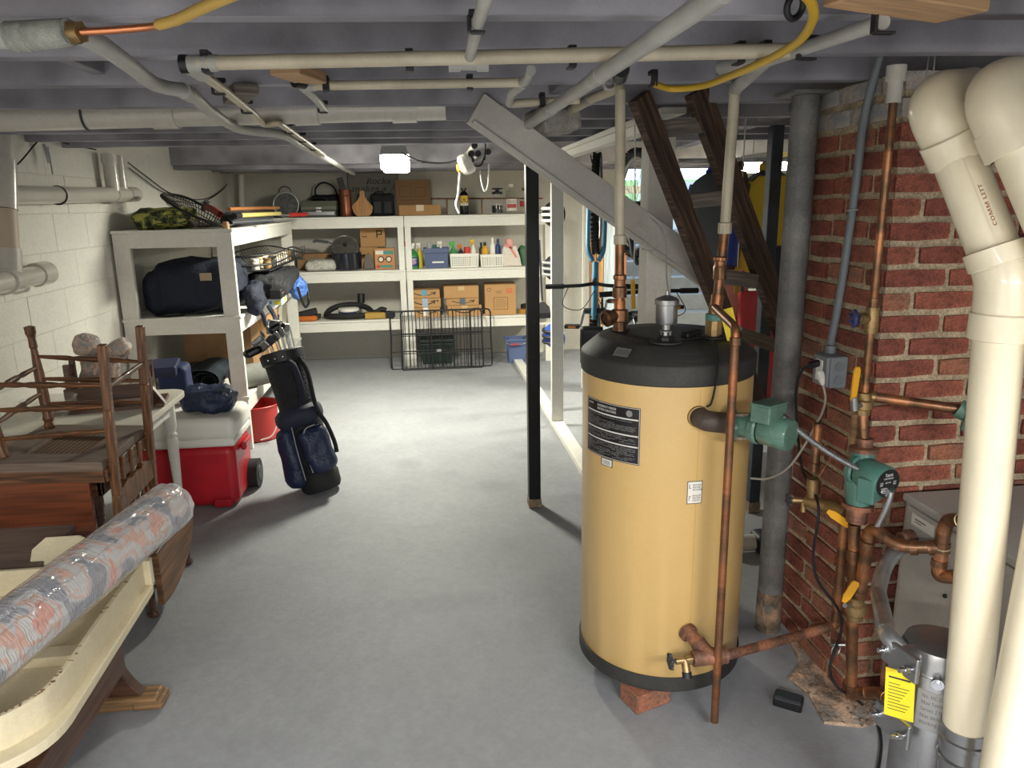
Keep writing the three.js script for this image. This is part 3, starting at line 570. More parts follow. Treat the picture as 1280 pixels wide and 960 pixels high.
{
  // vertical feed with dirt tee, gate handle and yellow lever
  const t = thing('copper_feed', 'copper feed pipe with yellow levers down the chimney flank', 'pipe');
  mesh('upright', [rod([1.289, 0.877, -2.12], [1.21, 0.733, -2.12], 0.001), rod([1.225, 0.83, -2.13], [1.225, 0.96, -2.13], 0.0145), socket([1.225, 0.8, -2.13], [1.225, 0.9, -2.13], 0.0145)], M.copper, t);
  mesh('side_tee', [rod([1.201, 0.703, -2.12], [1.249, 0.707, -2.05], 0.02), rod([1.217, 0.709, -2.11], [1.211, 0.783, -2.11], 0.018), rod([1.244, 0.708, -2.06], [1.268, 0.705, -2], 0.024)], M.brass, t, 'weathered brass tee');
  const v = mesh('drain_cock', [rod([1.207, 0.703, -2.12], [1.163, 0.7, -2.14], 0.0095), rod([1.194, 0.696, -2.125], [1.194, 0.665, -2.12], 0.009)], M.brass, t);
  const hub = [1.154, 0.698, -2.145], hwl = [];
  for (let k = 0; k < 6; k++) { const a = k * Math.PI / 3; hwl.push(soft(0.009, 0.012, 0.012, [hub[0], hub[1] + 0.016 * Math.cos(a), hub[2] + 0.016 * Math.sin(a)], [0, 0, 0], 0.004, 2)); }
  hwl.push(rod([hub[0] - 0.004, hub[1], hub[2]], [hub[0] + 0.006, hub[1], hub[2]], 0.013));
  mesh('handwheel', hwl, M.greyDark, v);
  mesh('lever', [extrude([[-0.006, 0], [0.006, 0], [0.012, 0.02], [0.012, 0.075], [0.007, 0.083], [-0.007, 0.083], [-0.012, 0.075], [-0.012, 0.02]], 0.004, 0.0015, [1.204, 0.72, -2], [0, -0.3, -2.15])], M.yellow, t, 'yellow lever');
  mesh('down_pipe', [rod([1.306, 0.678, -2.07], [1.312, 0.323, -2.07], 0.0145), pipe([[1.312, 0.323, -2.07], [1.311, 0.27, -2.07], [1.242, 0.255, -2.09]], 0.0165, 0.02)], M.copper, t);
  mesh('return_pipe', pipe([[1.311, 0.364, -2.075], [1.314, 0.27, -2.075], [0.9, 0.256, -1.985]], 0.0155, 0.03), M.iron, t, 'rusty return pipe along the floor to the tank');
  mesh('tan_upright', [rod([1.287, 1.059, -2.03], [1.292, 0.696, -2.03], 0.0135)], M.tanWood, t);
}
{
  // pair of thick uprights below the teal pump, elbows and boiler tees
  const t = thing('boiler_piping', 'thick copper pipes with elbows and tees joining pump and boiler', 'pipe');
  const a = [1.265, 0.693, -1.95], b = [1.312, 0.104, -1.95];
  mesh('upright', [rod(a, b, 0.0175), socket([1.272, 0.574, -1.95], a, 0.0175, 0.035)], M.copper, t);
  mesh('shut_off_valve', [lathe([[0.018, 0], [0.024, 0.002], [0.024, 0.02], [0.03, 0.026], [0.031, 0.055], [0.024, 0.06], [0.024, 0.08], [0.018, 0.082]], [1.288, 0.377, -1.935], [1.282, 0.487, -1.935], 12)], M.brass, t, 'brass shut-off valve');
  mesh('lever', extrude([[-0.006, 0], [0.006, 0], [0.012, 0.02], [0.012, 0.07], [0.007, 0.078], [-0.007, 0.078], [-0.012, 0.07], [-0.012, 0.02]], 0.004, 0.0015, [1.222, 0.465, -1.9], [0, -0.3, -0.42]), M.yellow, t, 'yellow lever');
  mesh('lever_stem', rod([1.274, 0.428, -1.93], [1.228, 0.452, -1.9], 0.007), M.stainless, t);
  // upper loop: up from the valve, over an elbow to the tee at the boiler
  const e1 = [1.284, 0.712, -1.9], e2 = [1.321, 0.676, -1.82], e3 = [1.408, 0.698, -1.76];
  mesh('loop', pipe([[1.292, 0.462, -1.93], e1, e2, e3], 0.0185, 0.04, 18), M.copper, t);
  for (const g of [socket([1.282, 0.637, -1.905], e1, 0.0185, 0.02), socket([1.297, 0.694, -1.87], e2, 0.0185, 0.02), socket([1.347, 0.678, -1.805], e3, 0.0185, 0.02), socket([1.383, 0.689, -1.778], e3, 0.0185, 0.03), socket([1.292, 0.462, -1.93], e1, 0.0185, 0.02)]) mesh('socket', g, M.copper, t);
  mesh('boiler_tee', [pipe([[1.421, 0.796, -1.63], [1.391, 0.825, -1.66], [1.409, 0.787, -1.745], [1.406, 0.758, -1.755], [1.406, 0.612, -1.755], [1.422, 0.625, -1.72], [1.435, 0.664, -1.67]], 0.0185, 0.03, 18), socket([1.408, 0.686, -1.755], [1.406, 0.758, -1.755], 0.0185, 0.03), socket([1.404, 0.642, -1.755], [1.408, 0.686, -1.755], 0.0185, 0.02), rod([1.388, 0.692, -1.775], [1.414, 0.702, -1.75], 0.021)], M.copper, t);
  for (const g of [solderRing([1.408, 0.696, -1.755], [1.406, 0.758, -1.755], 0.0205), solderRing([1.392, 0.814, -1.68], [1.391, 0.825, -1.66], 0.019), solderRing([1.428, 0.64, -1.7], [1.435, 0.664, -1.67], 0.019)]) mesh('solder_ring', g, M.solder, t);
  // lower run to the separator
  mesh('lower_run', pipe([b, [1.31, 0.102, -1.945], [1.336, 0.138, -1.9], [1.347, 0.166, -1.86], [1.326, 0.207, -1.74]], 0.0185, 0.03, 18), M.copper, t);
  for (const g of [socket([1.311, 0.116, -1.95], a, 0.0185, 0.02), socket([1.329, 0.124, -1.917], [1.347, 0.166, -1.86], 0.0185, 0.025), socket([1.344, 0.172, -1.84], [1.326, 0.207, -1.74], 0.0185, 0.03)]) mesh('socket', g, M.copper, t);
  mesh('pipe_strap', [place(clean(new THREE.TorusGeometry(0.022, 0.003, 6, 18)), [1.316, 0.189, -2.06], [0, 0.4, 0]), rod([1.294, 0.209, -2.06], [1.339, 0.211, -2.05], 0.006)], M.galv, t);
  mesh('floor_pipe', [rod([1.415, 0.387, -1.97], [1.46, -0.121, -1.97], 0.0135)], M.iron, t, 'dark iron pipe behind the steel separator');
}
// grey conduit and outlet box on the chimney flank
{
  const t = thing('outlet_box', 'grey outlet box with conduit and plugs on the chimney flank', 'outlet');
  mesh('conduit', tube([[1.335, 2.122, -2.111], [1.335, 2.017, -2.169], [1.335, 1.879, -2.21], [1.335, 1.694, -2.222], [1.335, 1.448, -2.245], [1.335, 1.292, -2.266], [1.335, 1.182, -2.288]], 0.0125, 60, 12), mat('#6b7176', 0.5), t, 'grey plastic conduit');
  mesh('strap', place(clean(new THREE.TorusGeometry(0.0145, 0.003, 6, 16)), [1.335, 1.615, -2.227], [Math.PI / 2 - 0.15, 0, 0]), M.grey, t);
  mesh('hub', rod([1.332, 1.178, -2.282], [1.332, 1.143, -2.279], 0.018, 0.018), mat('#6b7176', 0.5), t);
  const c = [1.325, 1.102, -2.257];
  mesh('box_body', soft(0.06, 0.105, 0.1, [c[0] + 0.002, c[1], c[2]], [0, 0, 0], 0.007, 2), mat('#74797d', 0.5), t);
  mesh('cover', soft(0.012, 0.1, 0.085, [c[0] - 0.032, c[1], c[2]], [0, 0, 0], 0.004, 2), mat('#7d8286', 0.5), t);
  mesh('outlet_face', box(0.004, 0.07, 0.036, [c[0] - 0.04, c[1] + 0.002, c[2] + 0.0], [0, 0, 0], 0.001), M.whitePlastic, t, 'white outlet face');
  mesh('knockout', [0, 1].map((k) => rod([c[0] + 0.002, c[1] + 0.02 - k * 0.045, c[2] + 0.05], [c[0] + 0.002, c[1] + 0.02 - k * 0.045, c[2] + 0.053], 0.016)), mat('#686d71', 0.5), t);
}
{
  const t = thing('power_cord', 'black power cord hanging from the outlet down to the floor', 'cord');
  mesh('plug', soft(0.045, 0.022, 0.024, [1.27, 1.122, -2.262], [0, 0, 0.25], 0.008, 2), M.black, t);
  mesh('cord', tube([[1.25, 1.126, -2.246], [1.235, 1.096, -2.276], [1.235, 1.019, -2.302], [1.26, 0.846, -2.308], [1.3, 0.718, -2.331], [1.191, 0.724, -2.03], [1.206, 0.552, -2.06], [1.228, 0.451, -2.06], [1.291, 0.357, -2.03], [1.301, 0.281, -2.02], [1.263, 0.174, -2], [1.261, 0.133, -1.95], [1.385, 0.02, -2.006], [1.398, 0.006, -1.934], [1.35, 0.006, -1.83], [1.258, 0.006, -1.708], [1.204, 0.006, -1.654]], 0.0045, 140, 8), M.blackRubber, t);
}
{
  const t = thing('power_cord', 'white power cord plugged in under the black plug', 'cord');
  mesh('plug', lathe([[0.004, 0], [0.007, 0.005], [0.013, 0.03], [0.013, 0.045], [0, 0.047]], [1.27, 1.065, -2.198], [1.27, 1.11, -2.23], 12), M.whitePlastic, t);
  mesh('cord', tube([[1.27, 1.065, -2.198], [1.28, 1.022, -2.194], [1.29, 0.968, -2.223], [1.29, 0.917, -2.256], [1.25, 0.849, -2.245], [1.22, 0.753, -2.289], [1.19, 0.687, -2.368], [1.14, 0.678, -2.401]], 0.004, 60, 8), mat('#a9a297', 0.6), t);
}
// boiler cabinet
{
  const t = thing('boiler', 'grey metal boiler cabinet partly hidden behind the white vent pipe', 'boiler');
  const grey = mat(0xffffff, 0.5, { metalness: 0.2, map: mottle('boilergrey', '#a5a19a', 8, 5, 0.6) });
  const X = 1.425, y = 0.78, z0 = -1.96, z1 = -1.3;
  mesh('cabinet', span([X + 0.006, 0.06, z0], [X + 0.62, y - 0.012, z1], 0.006), grey, t);
  mesh('lid', span([X - 0.004, y - 0.024, z0 - 0.004], [X + 0.63, y, z1 + 0.004], 0.006), grey, t);
  mesh('side_panel', span([X - 0.002, 0.1, z0 + 0.02], [X + 0.01, y - 0.03, -1.69], 0.004), grey, t);
  mesh('side_panel', span([X - 0.002, 0.1, -1.682], [X + 0.01, y - 0.03, z1 - 0.02], 0.004), grey, t);
  mesh('nameplate', sheet(0.1, 0.035, [X - 0.0035, y - 0.06, -1.86], [0, -Math.PI / 2, 0], 0.002), print('boilerplate', 128, 48, (c, w, h) => { c.fillStyle = '#c9c6bd'; c.fillRect(0, 0, w, h); c.fillStyle = '#5d5b57'; c.fillRect(20, 16, 60, 6); c.fillRect(20, 28, 40, 4); }), t, 'small pale nameplate');
  mesh('data_label', sheet(0.09, 0.13, [X - 0.0035, 0.53, -1.62], [0, -Math.PI / 2, 0], 0.002), print('boilerdata', 128, 192, (c, w, h) => { c.fillStyle = '#c5c3bc'; c.fillRect(0, 0, w, h); c.fillStyle = '#55544f'; for (let k = 0; k < 13; k++) c.fillRect(12, 30 + k * 12, 40 + (k * 37) % 62, 4); c.fillRect(12, 10, 80, 8); }), t, 'pale data label');
  for (const [q, z] of [[0.66, -1.93], [0.56, -1.735], [0.35, -1.735]]) mesh('screw', rod([X - 0.008, q, z], [X - 0.001, q, z], 0.006, 0.006, 10), M.black, t);
  mesh('inlet_stub', [rod([X + 0.01, 0.655, -1.9], [X - 0.04, 0.655, -1.9], 0.024), rod([X - 0.02, 0.655, -1.9], [X - 0.001, 0.655, -1.9], 0.03)], M.iron, t);
  for (const [dx, z] of [[0.04, z0 + 0.05], [0.58, z0 + 0.05], [0.04, z1 - 0.05], [0.58, z1 - 0.05]]) mesh('foot', box(0.05, 0.062, 0.05, [X + dx, 0.031, z]), M.black, t);
}
// stainless separator with bent steel tube
{
  const t = thing('steel_vessel', 'upright stainless steel vessel with domed top below the white vent pipe', 'vessel');
  const c = [1.14, 0.667, -1.388], x = c[0], z = c[2], top = c[1];
  mesh('shell', lathe([[0.0, 0.001], [0.074, 0.001], [0.078, 0.01], [0.078, top - 0.02], [0.072, top - 0.004], [0.05, top + 0.006], [0.0, top + 0.01]], [x, 0, z], null, 40), M.stainless, t);
  mesh('weld_seam', lathe([[0.0782, 0], [0.0798, 0.003], [0.0782, 0.006]], [x, top - 0.06, z], null, 40), M.stainless, t);
  mesh('data_label', patch(0.0786, -62, 22, top - 0.19, top - 0.09, [x, z]), print('vesselplate', 256, 192, (q, w, h) => { q.fillStyle = '#8e8d8c'; q.fillRect(0, 0, w, h); q.fillStyle = '#3e3d3c'; q.font = '22px sans-serif'; ['No. HC-22ms', 'Max Temp 250°', 'Series 2 Bar', 'Max design press', 'Working 6/98'].forEach((s, i) => q.fillText(s, 20, 34 + i * 32)); }, 0.4), t, 'printed steel label');
  for (const q of [top - 0.03, top - 0.2]) {
    mesh('flange', [box(0.012, 0.062, 0.105, [x - 0.105, q, z + 0.015], [0, 0.15, 0], 0.004), rod([x - 0.105, q, z + 0.015], [x - 0.06, q, z + 0.008], 0.028)], M.stainless, t);
    for (const s of [-1, 1]) mesh('bolt', [rod([x - 0.135, q, z + 0.015 + s * 0.038], [x - 0.09, q, z + 0.015 + s * 0.038], 0.006, 0.006, 6), rod([x - 0.122, q, z + 0.015 + s * 0.038], [x - 0.112, q, z + 0.015 + s * 0.038], 0.01, 0.01, 6)], M.chrome, t);
  }
  mesh('warning_label', sheet(0.06, 0.12, [x - 0.108, top - 0.11, z + 0.03], [0, -0.75, 0.06], 0.002), print('vesselyellow', 128, 192, (q, w, h) => { q.fillStyle = '#e3c91f'; q.fillRect(0, 0, w, h); q.fillStyle = '#2b2a20'; q.fillRect(14, 30, 96, 7); for (let k = 0; k < 9; k++) q.fillRect(14, 56 + k * 13, 50 + (k * 41) % 50, 3); }), t, 'yellow warning label');
  mesh('bleed_screw', [rod([x - 0.045, top - 0.055, z + 0.06], [x - 0.062, top - 0.055, z + 0.085], 0.008), rod([x - 0.055, top - 0.055, z + 0.075], [x - 0.059, top - 0.055, z + 0.081], 0.013)], M.chrome, t);
  mesh('bent_tube', pipe([[x - 0.075, top - 0.04, z + 0.01], [x - 0.11, top - 0.0, z - 0.03], [1.246, 0.567, -1.78], [1.319, 0.616, -1.86], [1.42, 0.655, -1.9]], 0.021, 0.06, 18), M.galv, t, 'shiny bent steel tube');
}
// white vent pipes
{
  const t = thing('vent_pipe', 'thick white plastic vent pipe with banded metal coupling at its foot', 'pipe');
  const R = 0.0445, z = -1.28;
  const el = [0.981, 1.864, -1.4], kn = [1.095, 1.493, -1.29], lo = [1.14, 0.488, -1.28];
  mesh('slant_pipe', [rod([1.025, 1.749, -1.39], kn, R, R, 28)], M.pvc, t);
  mesh('top_elbow', [pipe([[1.245, 1.855, -1.5], [0.982, 1.836, -1.41], [1.038, 1.725, -1.385]], R + 0.006, 0.09, 28), lathe([[R, 0], [R + 0.009, 0.002], [R + 0.009, 0.05], [R + 0.006, 0.053]], [1.04, 1.719, -1.385], [0.986, 1.821, -1.4], 28), lathe([[R + 0.006, 0], [R + 0.008, 0.004], [R + 0.006, 0.008]], [1.088, 1.845, -1.45], [1.163, 1.85, -1.475], 28)], M.pvc, t);
  mesh('knee', [pipe([[1.08, 1.538, -1.3], [1.087, 1.497, -1.285], [1.087, 1.429, -1.28]], R + 0.005, 0.03, 28), lathe([[R, 0], [R + 0.009, 0.002], [R + 0.009, 0.05], [R + 0.005, 0.053]], [1.086, 1.383, -1.28], [1.087, 1.429, -1.28], 28), lathe([[R, 0], [R + 0.008, 0.002], [R + 0.008, 0.035], [R + 0.005, 0.037]], [1.07, 1.558, -1.305], [1.087, 1.497, -1.285], 28)], M.pvc, t);
  mesh('upright', rod([1.084, 1.452, -1.28], lo, R, R, 28), M.pvc, t);
  mesh('coupling', [rod([1.138, 0.529, -1.28], [1.155, 0.253, -1.28], 0.0475, 0.0475, 28), lathe([[0.048, 0], [0.0515, 0.003], [0.0515, 0.014], [0.048, 0.017]], [1.14, 0.502, -1.28], lo, 28), lathe([[0.048, 0], [0.0515, 0.003], [0.0515, 0.014], [0.048, 0.017]], [1.143, 0.436, -1.28], lo, 28)], M.stainless, t, 'banded metal coupling');
  { const g = new THREE.CylinderGeometry(R + 0.0012, R + 0.0012, 0.15, 8, 1, true, -0.5, 0.36), A0 = [1.025, 1.749, -1.39], at = (f) => A0.map((v, i) => v + (kn[i] - v) * f); g.translate(0, 0.075, 0);
    mesh('printing', aim(clean(g), at(0.68), at(0.1))[0], print('pipeprint', 48, 256, (c, w, h) => { c.fillStyle = '#e4d9be'; c.fillRect(0, 0, w, h); c.save(); c.translate(34, h - 20); c.rotate(-Math.PI / 2); c.fillStyle = '#96604e'; c.font = 'bold 26px sans-serif'; c.fillText('COMM LITT', 0, 0); c.restore(); }, 0.35), t, 'reddish printing along the pipe'); }
  mesh('lower_stub', rod([1.153, 0.264, -1.28], [1.184, -0.133, -1.28].map((v, i) => (i === 1 ? 0.0 : i === 0 ? [1.153, 0.264, -1.28][0] : v)), R, R, 24), M.pvcGrey, t);
}
{
  const t = thing('vent_pipe', 'white plastic vent pipe leaning down past the boiler to the floor', 'pipe');
  const R = 0.0445;
  mesh('slant_pipe', rod([1.049, 1.767, -1.27], [1.138, 1.532, -1.2], R, R, 28), M.pvc, t);
  mesh('top_elbow', [pipe([[1.318, 1.864, -1.38], [1.017, 1.838, -1.3], [1.06, 1.732, -1.265]], R + 0.006, 0.09, 28), lathe([[R, 0], [R + 0.009, 0.002], [R + 0.009, 0.05], [R + 0.006, 0.053]], [1.062, 1.726, -1.265], [1.028, 1.825, -1.3], 28)], M.pvc, t);
  mesh('lower_slant', [rod([1.138, 1.532, -1.2], [1.169, 1.068, -1.18], R, R, 28), rod([1.169, 1.068, -1.18], [1.065, 0.02, -1.1], R, R, 28)], M.pvc, t);
}
// stove pipe and sundry up at the joists on the right
{
  const t = thing('iron_pipe', 'dark iron pipe with black coupling running under the joists beside the chimney', 'pipe');
  mesh('pipe', rod([1.312, 2.043, -1.98], [1.681, 2.042, -1.9], 0.016), M.iron, t);
  mesh('coupling', lathe([[0.017, 0], [0.028, 0.002], [0.028, 0.1], [0.017, 0.103]], [1.387, 2.04, -1.97], [1.681, 2.04, -1.9], 20), M.black, t);
  mesh('corroded_fitting', rod([1.288, 2.049, -1.99], [1.325, 2.045, -1.98], 0.02), mat('#5b7f77', 0.8), t);
  for (const x of [0, 1]) mesh('hanger_wire', x ? rod([1.367, 2.071, -1.96], [1.368, 1.957, -1.96], 0.002, 0.002, 6) : rod([1.351, 2.036, -1.96], [1.346, 1.945, -1.96], 0.002, 0.002, 6), M.galv, t);
}
// red jug on a bracket shelf by the boiler
{
  one('wall_shelf', [span([1.72, 1.355, -2.06], [2.1, 1.375, -1.88]), span([1.95, 1.25, -2.06], [1.97, 1.36, -1.92])], M.greyWood, 'small wooden bracket shelf on the chimney behind the vent pipes', 'shelf');
  const t = thing('plastic_jug', 'red plastic jug with orange and white label behind the vent pipes', 'jug');
  mesh('body', [soft(0.12, 0.17, 0.09, [1.79, 1.4605, -1.965], [0, 0, 0], 0.03, 4), lathe([[0.02, 0], [0.018, 0.03], [0.022, 0.03], [0.022, 0.05], [0, 0.05]], [1.79, 1.54, -1.965])], mat('#c8202a', 0.4), t);
  mesh('label', sheet(0.1, 0.05, [1.79, 1.42, -1.919], [0, 0, 0], 0.002), print('juglabel', 96, 48, (c, w, h) => { c.fillStyle = '#e79a24'; c.fillRect(0, 0, w, h); c.fillStyle = '#efe9dc'; c.fillRect(0, 0, w, 14); c.fillStyle = '#f0c54a'; c.fillRect(10, 26, 60, 8); }), t);
}

// ---------- pipes under the joists ----------
const PY = 1.972;
function clip(t, p, along, r = 0.02) {   // black pipe hanger
  mesh('pipe_clip', [box(along === 'x' ? 0.018 : r * 2.4, 0.012, along === 'x' ? r * 2.4 : 0.018, [p[0], p[1] + r + 0.004, p[2]], [0, 0, 0], 0.002), box(along === 'x' ? 0.018 : 0.006, r * 2.2, along === 'x' ? 0.006 : 0.018, [p[0] + (along === 'x' ? 0 : -r - 0.002), p[1], p[2] + (along === 'x' ? r + 0.002 : 0)], [0, 0, 0], 0.002), box(along === 'x' ? 0.018 : r * 2, 0.005, along === 'x' ? r * 2 : 0.018, [p[0], p[1] - r - 0.001, p[2]], [0, 0, 0], 0.002)], M.black, t);
}
{
  const t = thing('drain_pipe', 'fat white drain pipe lying across between the joists', 'pipe');
  const a = [-1.98, 2.0, -3.2 - 0.065 * 1.98 + 0.05], b = [0.12, 2.03, -3.12];
  mesh('pipe', rod(a, b, 0.053, 0.053, 28), M.pvcGrey, t);
  for (const f of [0.02, 0.46, 0.72, 0.9]) { const p = a.map((v, i) => v + (b[i] - v) * f), q = a.map((v, i) => v + (b[i] - v) * (f + 0.045)); mesh('hub', rod(p, q, 0.06, 0.06, 28), M.pvcGrey, t); }
  const sp = a.map((v, i) => v + (b[i] - v) * 0.34);
  mesh('strap', place(clean(new THREE.TorusGeometry(0.055, 0.005, 6, 28)), sp, [0, Math.PI / 2, 0.0]), M.greyDark, t);
}
{
  const t = thing('water_pipe', 'long cream plastic water pipe crossing under the second joist', 'pipe');
  const a = [-0.474, 1.965, -1.847], b = [0.836, 1.965, -1.654];
  mesh('pipe', rod(a, b, 0.0155), M.cpvc, t);
  mesh('elbow', [pipe([[-0.45, 1.965, -1.846], [-0.504, 1.965, -1.858], [-0.504, 1.965, -1.983]], 0.019, 0.015), socket([-0.45, 1.965, -1.846], b, 0.0155, 0.02)], M.conduit, t);
  mesh('elbow_end', rod([-0.498, 1.965, -1.857], [-0.515, 1.965, -1.858], 0.02), M.black, t);
  const tee = [0.125, 1.965, -1.808];
  mesh('tee', [rod([tee[0] - 0.045, tee[1], tee[2] - 0.003], [tee[0] - 0.018, tee[1], tee[2] - 0.001], 0.022), rod([tee[0] + 0.018, tee[1], tee[2] + 0.001], [tee[0] + 0.045, tee[1], tee[2] + 0.003], 0.022), rod([tee[0] - 0.02, tee[1], tee[2]], [tee[0] + 0.02, tee[1], tee[2]], 0.019)], M.conduit, t);
  mesh('branch', [rod([tee[0], tee[1], tee[2] + 0.01], [0.116, 1.96, -1.424], 0.0115), rod([0.116, 1.96, -1.424], [0.116, 1.96, -1.139], 0.0115)], M.conduit, t);
  clip(t, [0.116, 1.96, -1.424], 'z', 0.013);
  for (const p of [[-0.458, 1.965, -1.856], [-0.008, 1.965, -1.822], [0.354, 1.965, -1.772], [0.721, 1.965, -1.712], [0.776, 1.965, -1.701]]) clip(t, p, 'x', 0.017);
}
{
  const t = thing('water_pipe', 'shorter cream plastic water pipe with bends under the third joist', 'pipe');
  mesh('pipe', rod([-0.274, 1.975, -2.233], [0.294, 1.975, -2.167], 0.0125), M.cpvc, t);
  mesh('bend', pipe([[0.294, 1.975, -2.167], [0.302, 1.975, -2.126], [0.293, 1.975, -1.979]], 0.013, 0.02), M.conduit, t);
  mesh('bend', pipe([[0.303, 1.975, -2.181], [0.291, 1.975, -2.363], [0.307, 1.97, -2.579], [0.386, 1.97, -2.539]], 0.0135, 0.03), M.conduit, t);
  mesh('pipe', rod([0.315, 1.97, -2.559], [0.525, 1.97, -2.482], 0.0125), M.cpvc, t);
  mesh('bend', pipe([[-0.27, 1.975, -2.247], [-0.307, 1.975, -2.247], [-0.301, 1.975, -2.469], [-0.308, 1.975, -2.742]], 0.013, 0.02), M.conduit, t);
  mesh('end_cap', rod([-0.292, 1.975, -2.178], [-0.313, 1.975, -2.152], 0.017), M.black, t);
  for (const p of [[-0.24, 1.975, -2.232], [0.153, 1.975, -2.197]]) clip(t, p, 'x', 0.014);
  clip(t, [-0.308, 1.975, -2.72], 'z', 0.014);
  clip(t, [0.404, 1.97, -2.501], 'x', 0.014);
}
{
  const t = thing('water_pipe', 'cream plastic water pipe with black clips running back beside the bent conduit', 'pipe');
  mesh('pipe', pipe([[-0.505, 1.965, -1.972], [-0.514, 1.965, -2.209], [-0.553, 1.965, -2.81], [-0.588, 1.965, -3.153], [-0.518, 1.965, -3.068], [-0.535, 1.965, -3.641], [-0.579, 1.965, -4.973]], 0.0125, 0.05, 12), M.cpvc, t);
  for (const p of [[-0.52, 1.965, -2.21], [-0.539, 1.965, -2.635], [-0.522, 1.965, -3.346], [-0.529, 1.965, -3.766], [-0.554, 1.965, -4.312]]) clip(t, p, 'z', 0.015);
}
{
  const t = thing('conduit', 'white conduit snaking back under the joists towards the shop light', 'conduit');
  mesh('pipe', tube([[-0.599, 1.96, -1.533], [-0.594, 1.96, -1.622], [-0.618, 1.96, -1.832], [-0.653, 1.96, -2.123], [-0.614, 1.96, -2.262], [-0.662, 1.96, -2.653], [-0.701, 1.96, -3.252], [-0.582, 1.96, -3.502], [-0.591, 1.96, -4.077], [-0.613, 1.97, -5.049], [-0.639, 1.97, -7.873]], 0.0185, 120, 14), M.conduit, t);
  mesh('coupling', rod([-0.618, 1.96, -2.218], [-0.619, 1.96, -2.308], 0.022), M.conduit, t);
}
{
  const t = thing('gas_union', 'corroded pipe union under the joists feeding a thin copper line', 'pipe');
  mesh('pipe', rod([-0.818, 1.955, -1.551], [-0.688, 1.955, -1.532], 0.021), M.conduit, t);
  mesh('union', [rod([-0.713, 1.955, -1.54], [-0.677, 1.955, -1.532], 0.027, 0.027, 10), rod([-0.68, 1.955, -1.532], [-0.594, 1.955, -1.496], 0.026, 0.023, 10)], mat(0xffffff, 0.8, { map: mottle('corroded', '#95978f', 24, 20, 0.15) }), t, 'grey-green corroded union');
  mesh('nut', rod([-0.602, 1.955, -1.503], [-0.575, 1.955, -1.495], 0.021, 0.019, 6), M.brass, t);
  mesh('copper_line', tube([[-0.578, 1.955, -1.495], [-0.511, 1.96, -1.497], [-0.438, 1.965, -1.481], [-0.361, 1.967, -1.401], [-0.271, 1.967, -1.288]], 0.0065, 40, 10), M.copperNew, t);
  mesh('yellow_sleeve', tube([[-0.441, 1.965, -1.481], [-0.398, 1.967, -1.447], [-0.341, 1.967, -1.374], [-0.271, 1.967, -1.288], [-0.207, 1.967, -1.209]], 0.0095, 40, 10), mat('#c2a053', 0.5), t, 'dull yellow plastic sleeve');
}
{
  const t = thing('vent_line', 'long white pipe running diagonally back to a wrapped duct boot', 'pipe');
  mesh('pipe', rod([0.427, 1.93, -1.074], [0.408, 1.93, -2.95], 0.0175), M.conduit, t);
  mesh('coupling', rod([0.419, 1.93, -1.751], [0.418, 1.93, -1.806], 0.0195), M.conduit, t);
  mesh('coupling', rod([0.414, 1.93, -2.368], [0.412, 1.93, -2.491], 0.0195), M.conduit, t);
}
{
  const t = thing('tank_feed', 'cream plastic elbow run feeding the tank from the joists', 'pipe');
  mesh('pipe', pipe([[0.64, 1.985, -2.42], [0.638, 1.998, -2.425], [0.583, 1.985, -2.541], [0.572, 1.985, -3.088], [0.612, 1.985, -4.033]], 0.0155, 0.03), M.cpvc, t);
  mesh('cap', rod([0.563, 1.985, -2.133], [0.534, 1.985, -2.009], 0.021), M.black, t);
  for (const g of [socket([0.57, 1.99, -2.277], [0.583, 1.985, -2.541], 0.0155, 0.03), socket([0.581, 1.985, -2.579], [0.572, 1.985, -3.088], 0.0155, 0.04)]) mesh('socket', g, M.conduit, t);
}
{
  const t = thing('hot_line', 'grey pipe slanting along the joist edge above the steel column', 'pipe');
  mesh('pipe', [rod([0.767, 1.975, -1.931], [0.828, 1.975, -1.792], 0.0155), rod([0.808, 1.97, -2.031], [0.833, 1.955, -1.347], 0.014)], M.conduit, t);
  mesh('elbow', pipe([[0.985, 1.97, -2.35], [0.985, 1.985, -2.35], [0.828, 1.975, -1.792]], 0.019, 0.02), M.conduit, t);
  for (const p of [[0.836, 1.96, -1.619], [0.836, 1.955, -1.346]]) clip(t, p, 'z', 0.018);
}
{
  const t = thing('gas_hose', 'bright yellow gas hose looping under the joists above the steel column', 'hose');
  mesh('hose', tube([[0.617, 1.95, -2.007], [0.689, 1.945, -2.067], [0.744, 1.94, -1.977], [0.753, 1.94, -1.795], [0.748, 1.94, -1.599], [0.733, 1.945, -1.453], [0.686, 1.95, -1.32], [0.637, 1.955, -1.233], [0.586, 1.96, -1.174]], 0.0085, 80, 12), M.yellowHose, t);
  clip(t, [0.621, 1.96, -2.021], 'x', 0.014);
  mesh('knockout_ring', place(clean(new THREE.TorusGeometry(0.02, 0.006, 8, 20)), [0.681, 1.985, -1.377], [0.3, 0.4, 0]), M.black, t);
}
// wrapped duct boot beside the pipes
one('duct_boot', [cloth(0.16, 0.1, 0.2, [0.52, 1.955, -2.972], [0, 0.3, 0.1], 0.03, 0.012, 22, 4, 10)], mat(0xffffff, 0.9, { map: mottle('ductwrap', '#a39f98', 26, 20, 0.25), bumpMap: BUMPC, bumpScale: 0.006 }), 'torn grey wrapped duct boot between the joists', 'duct');
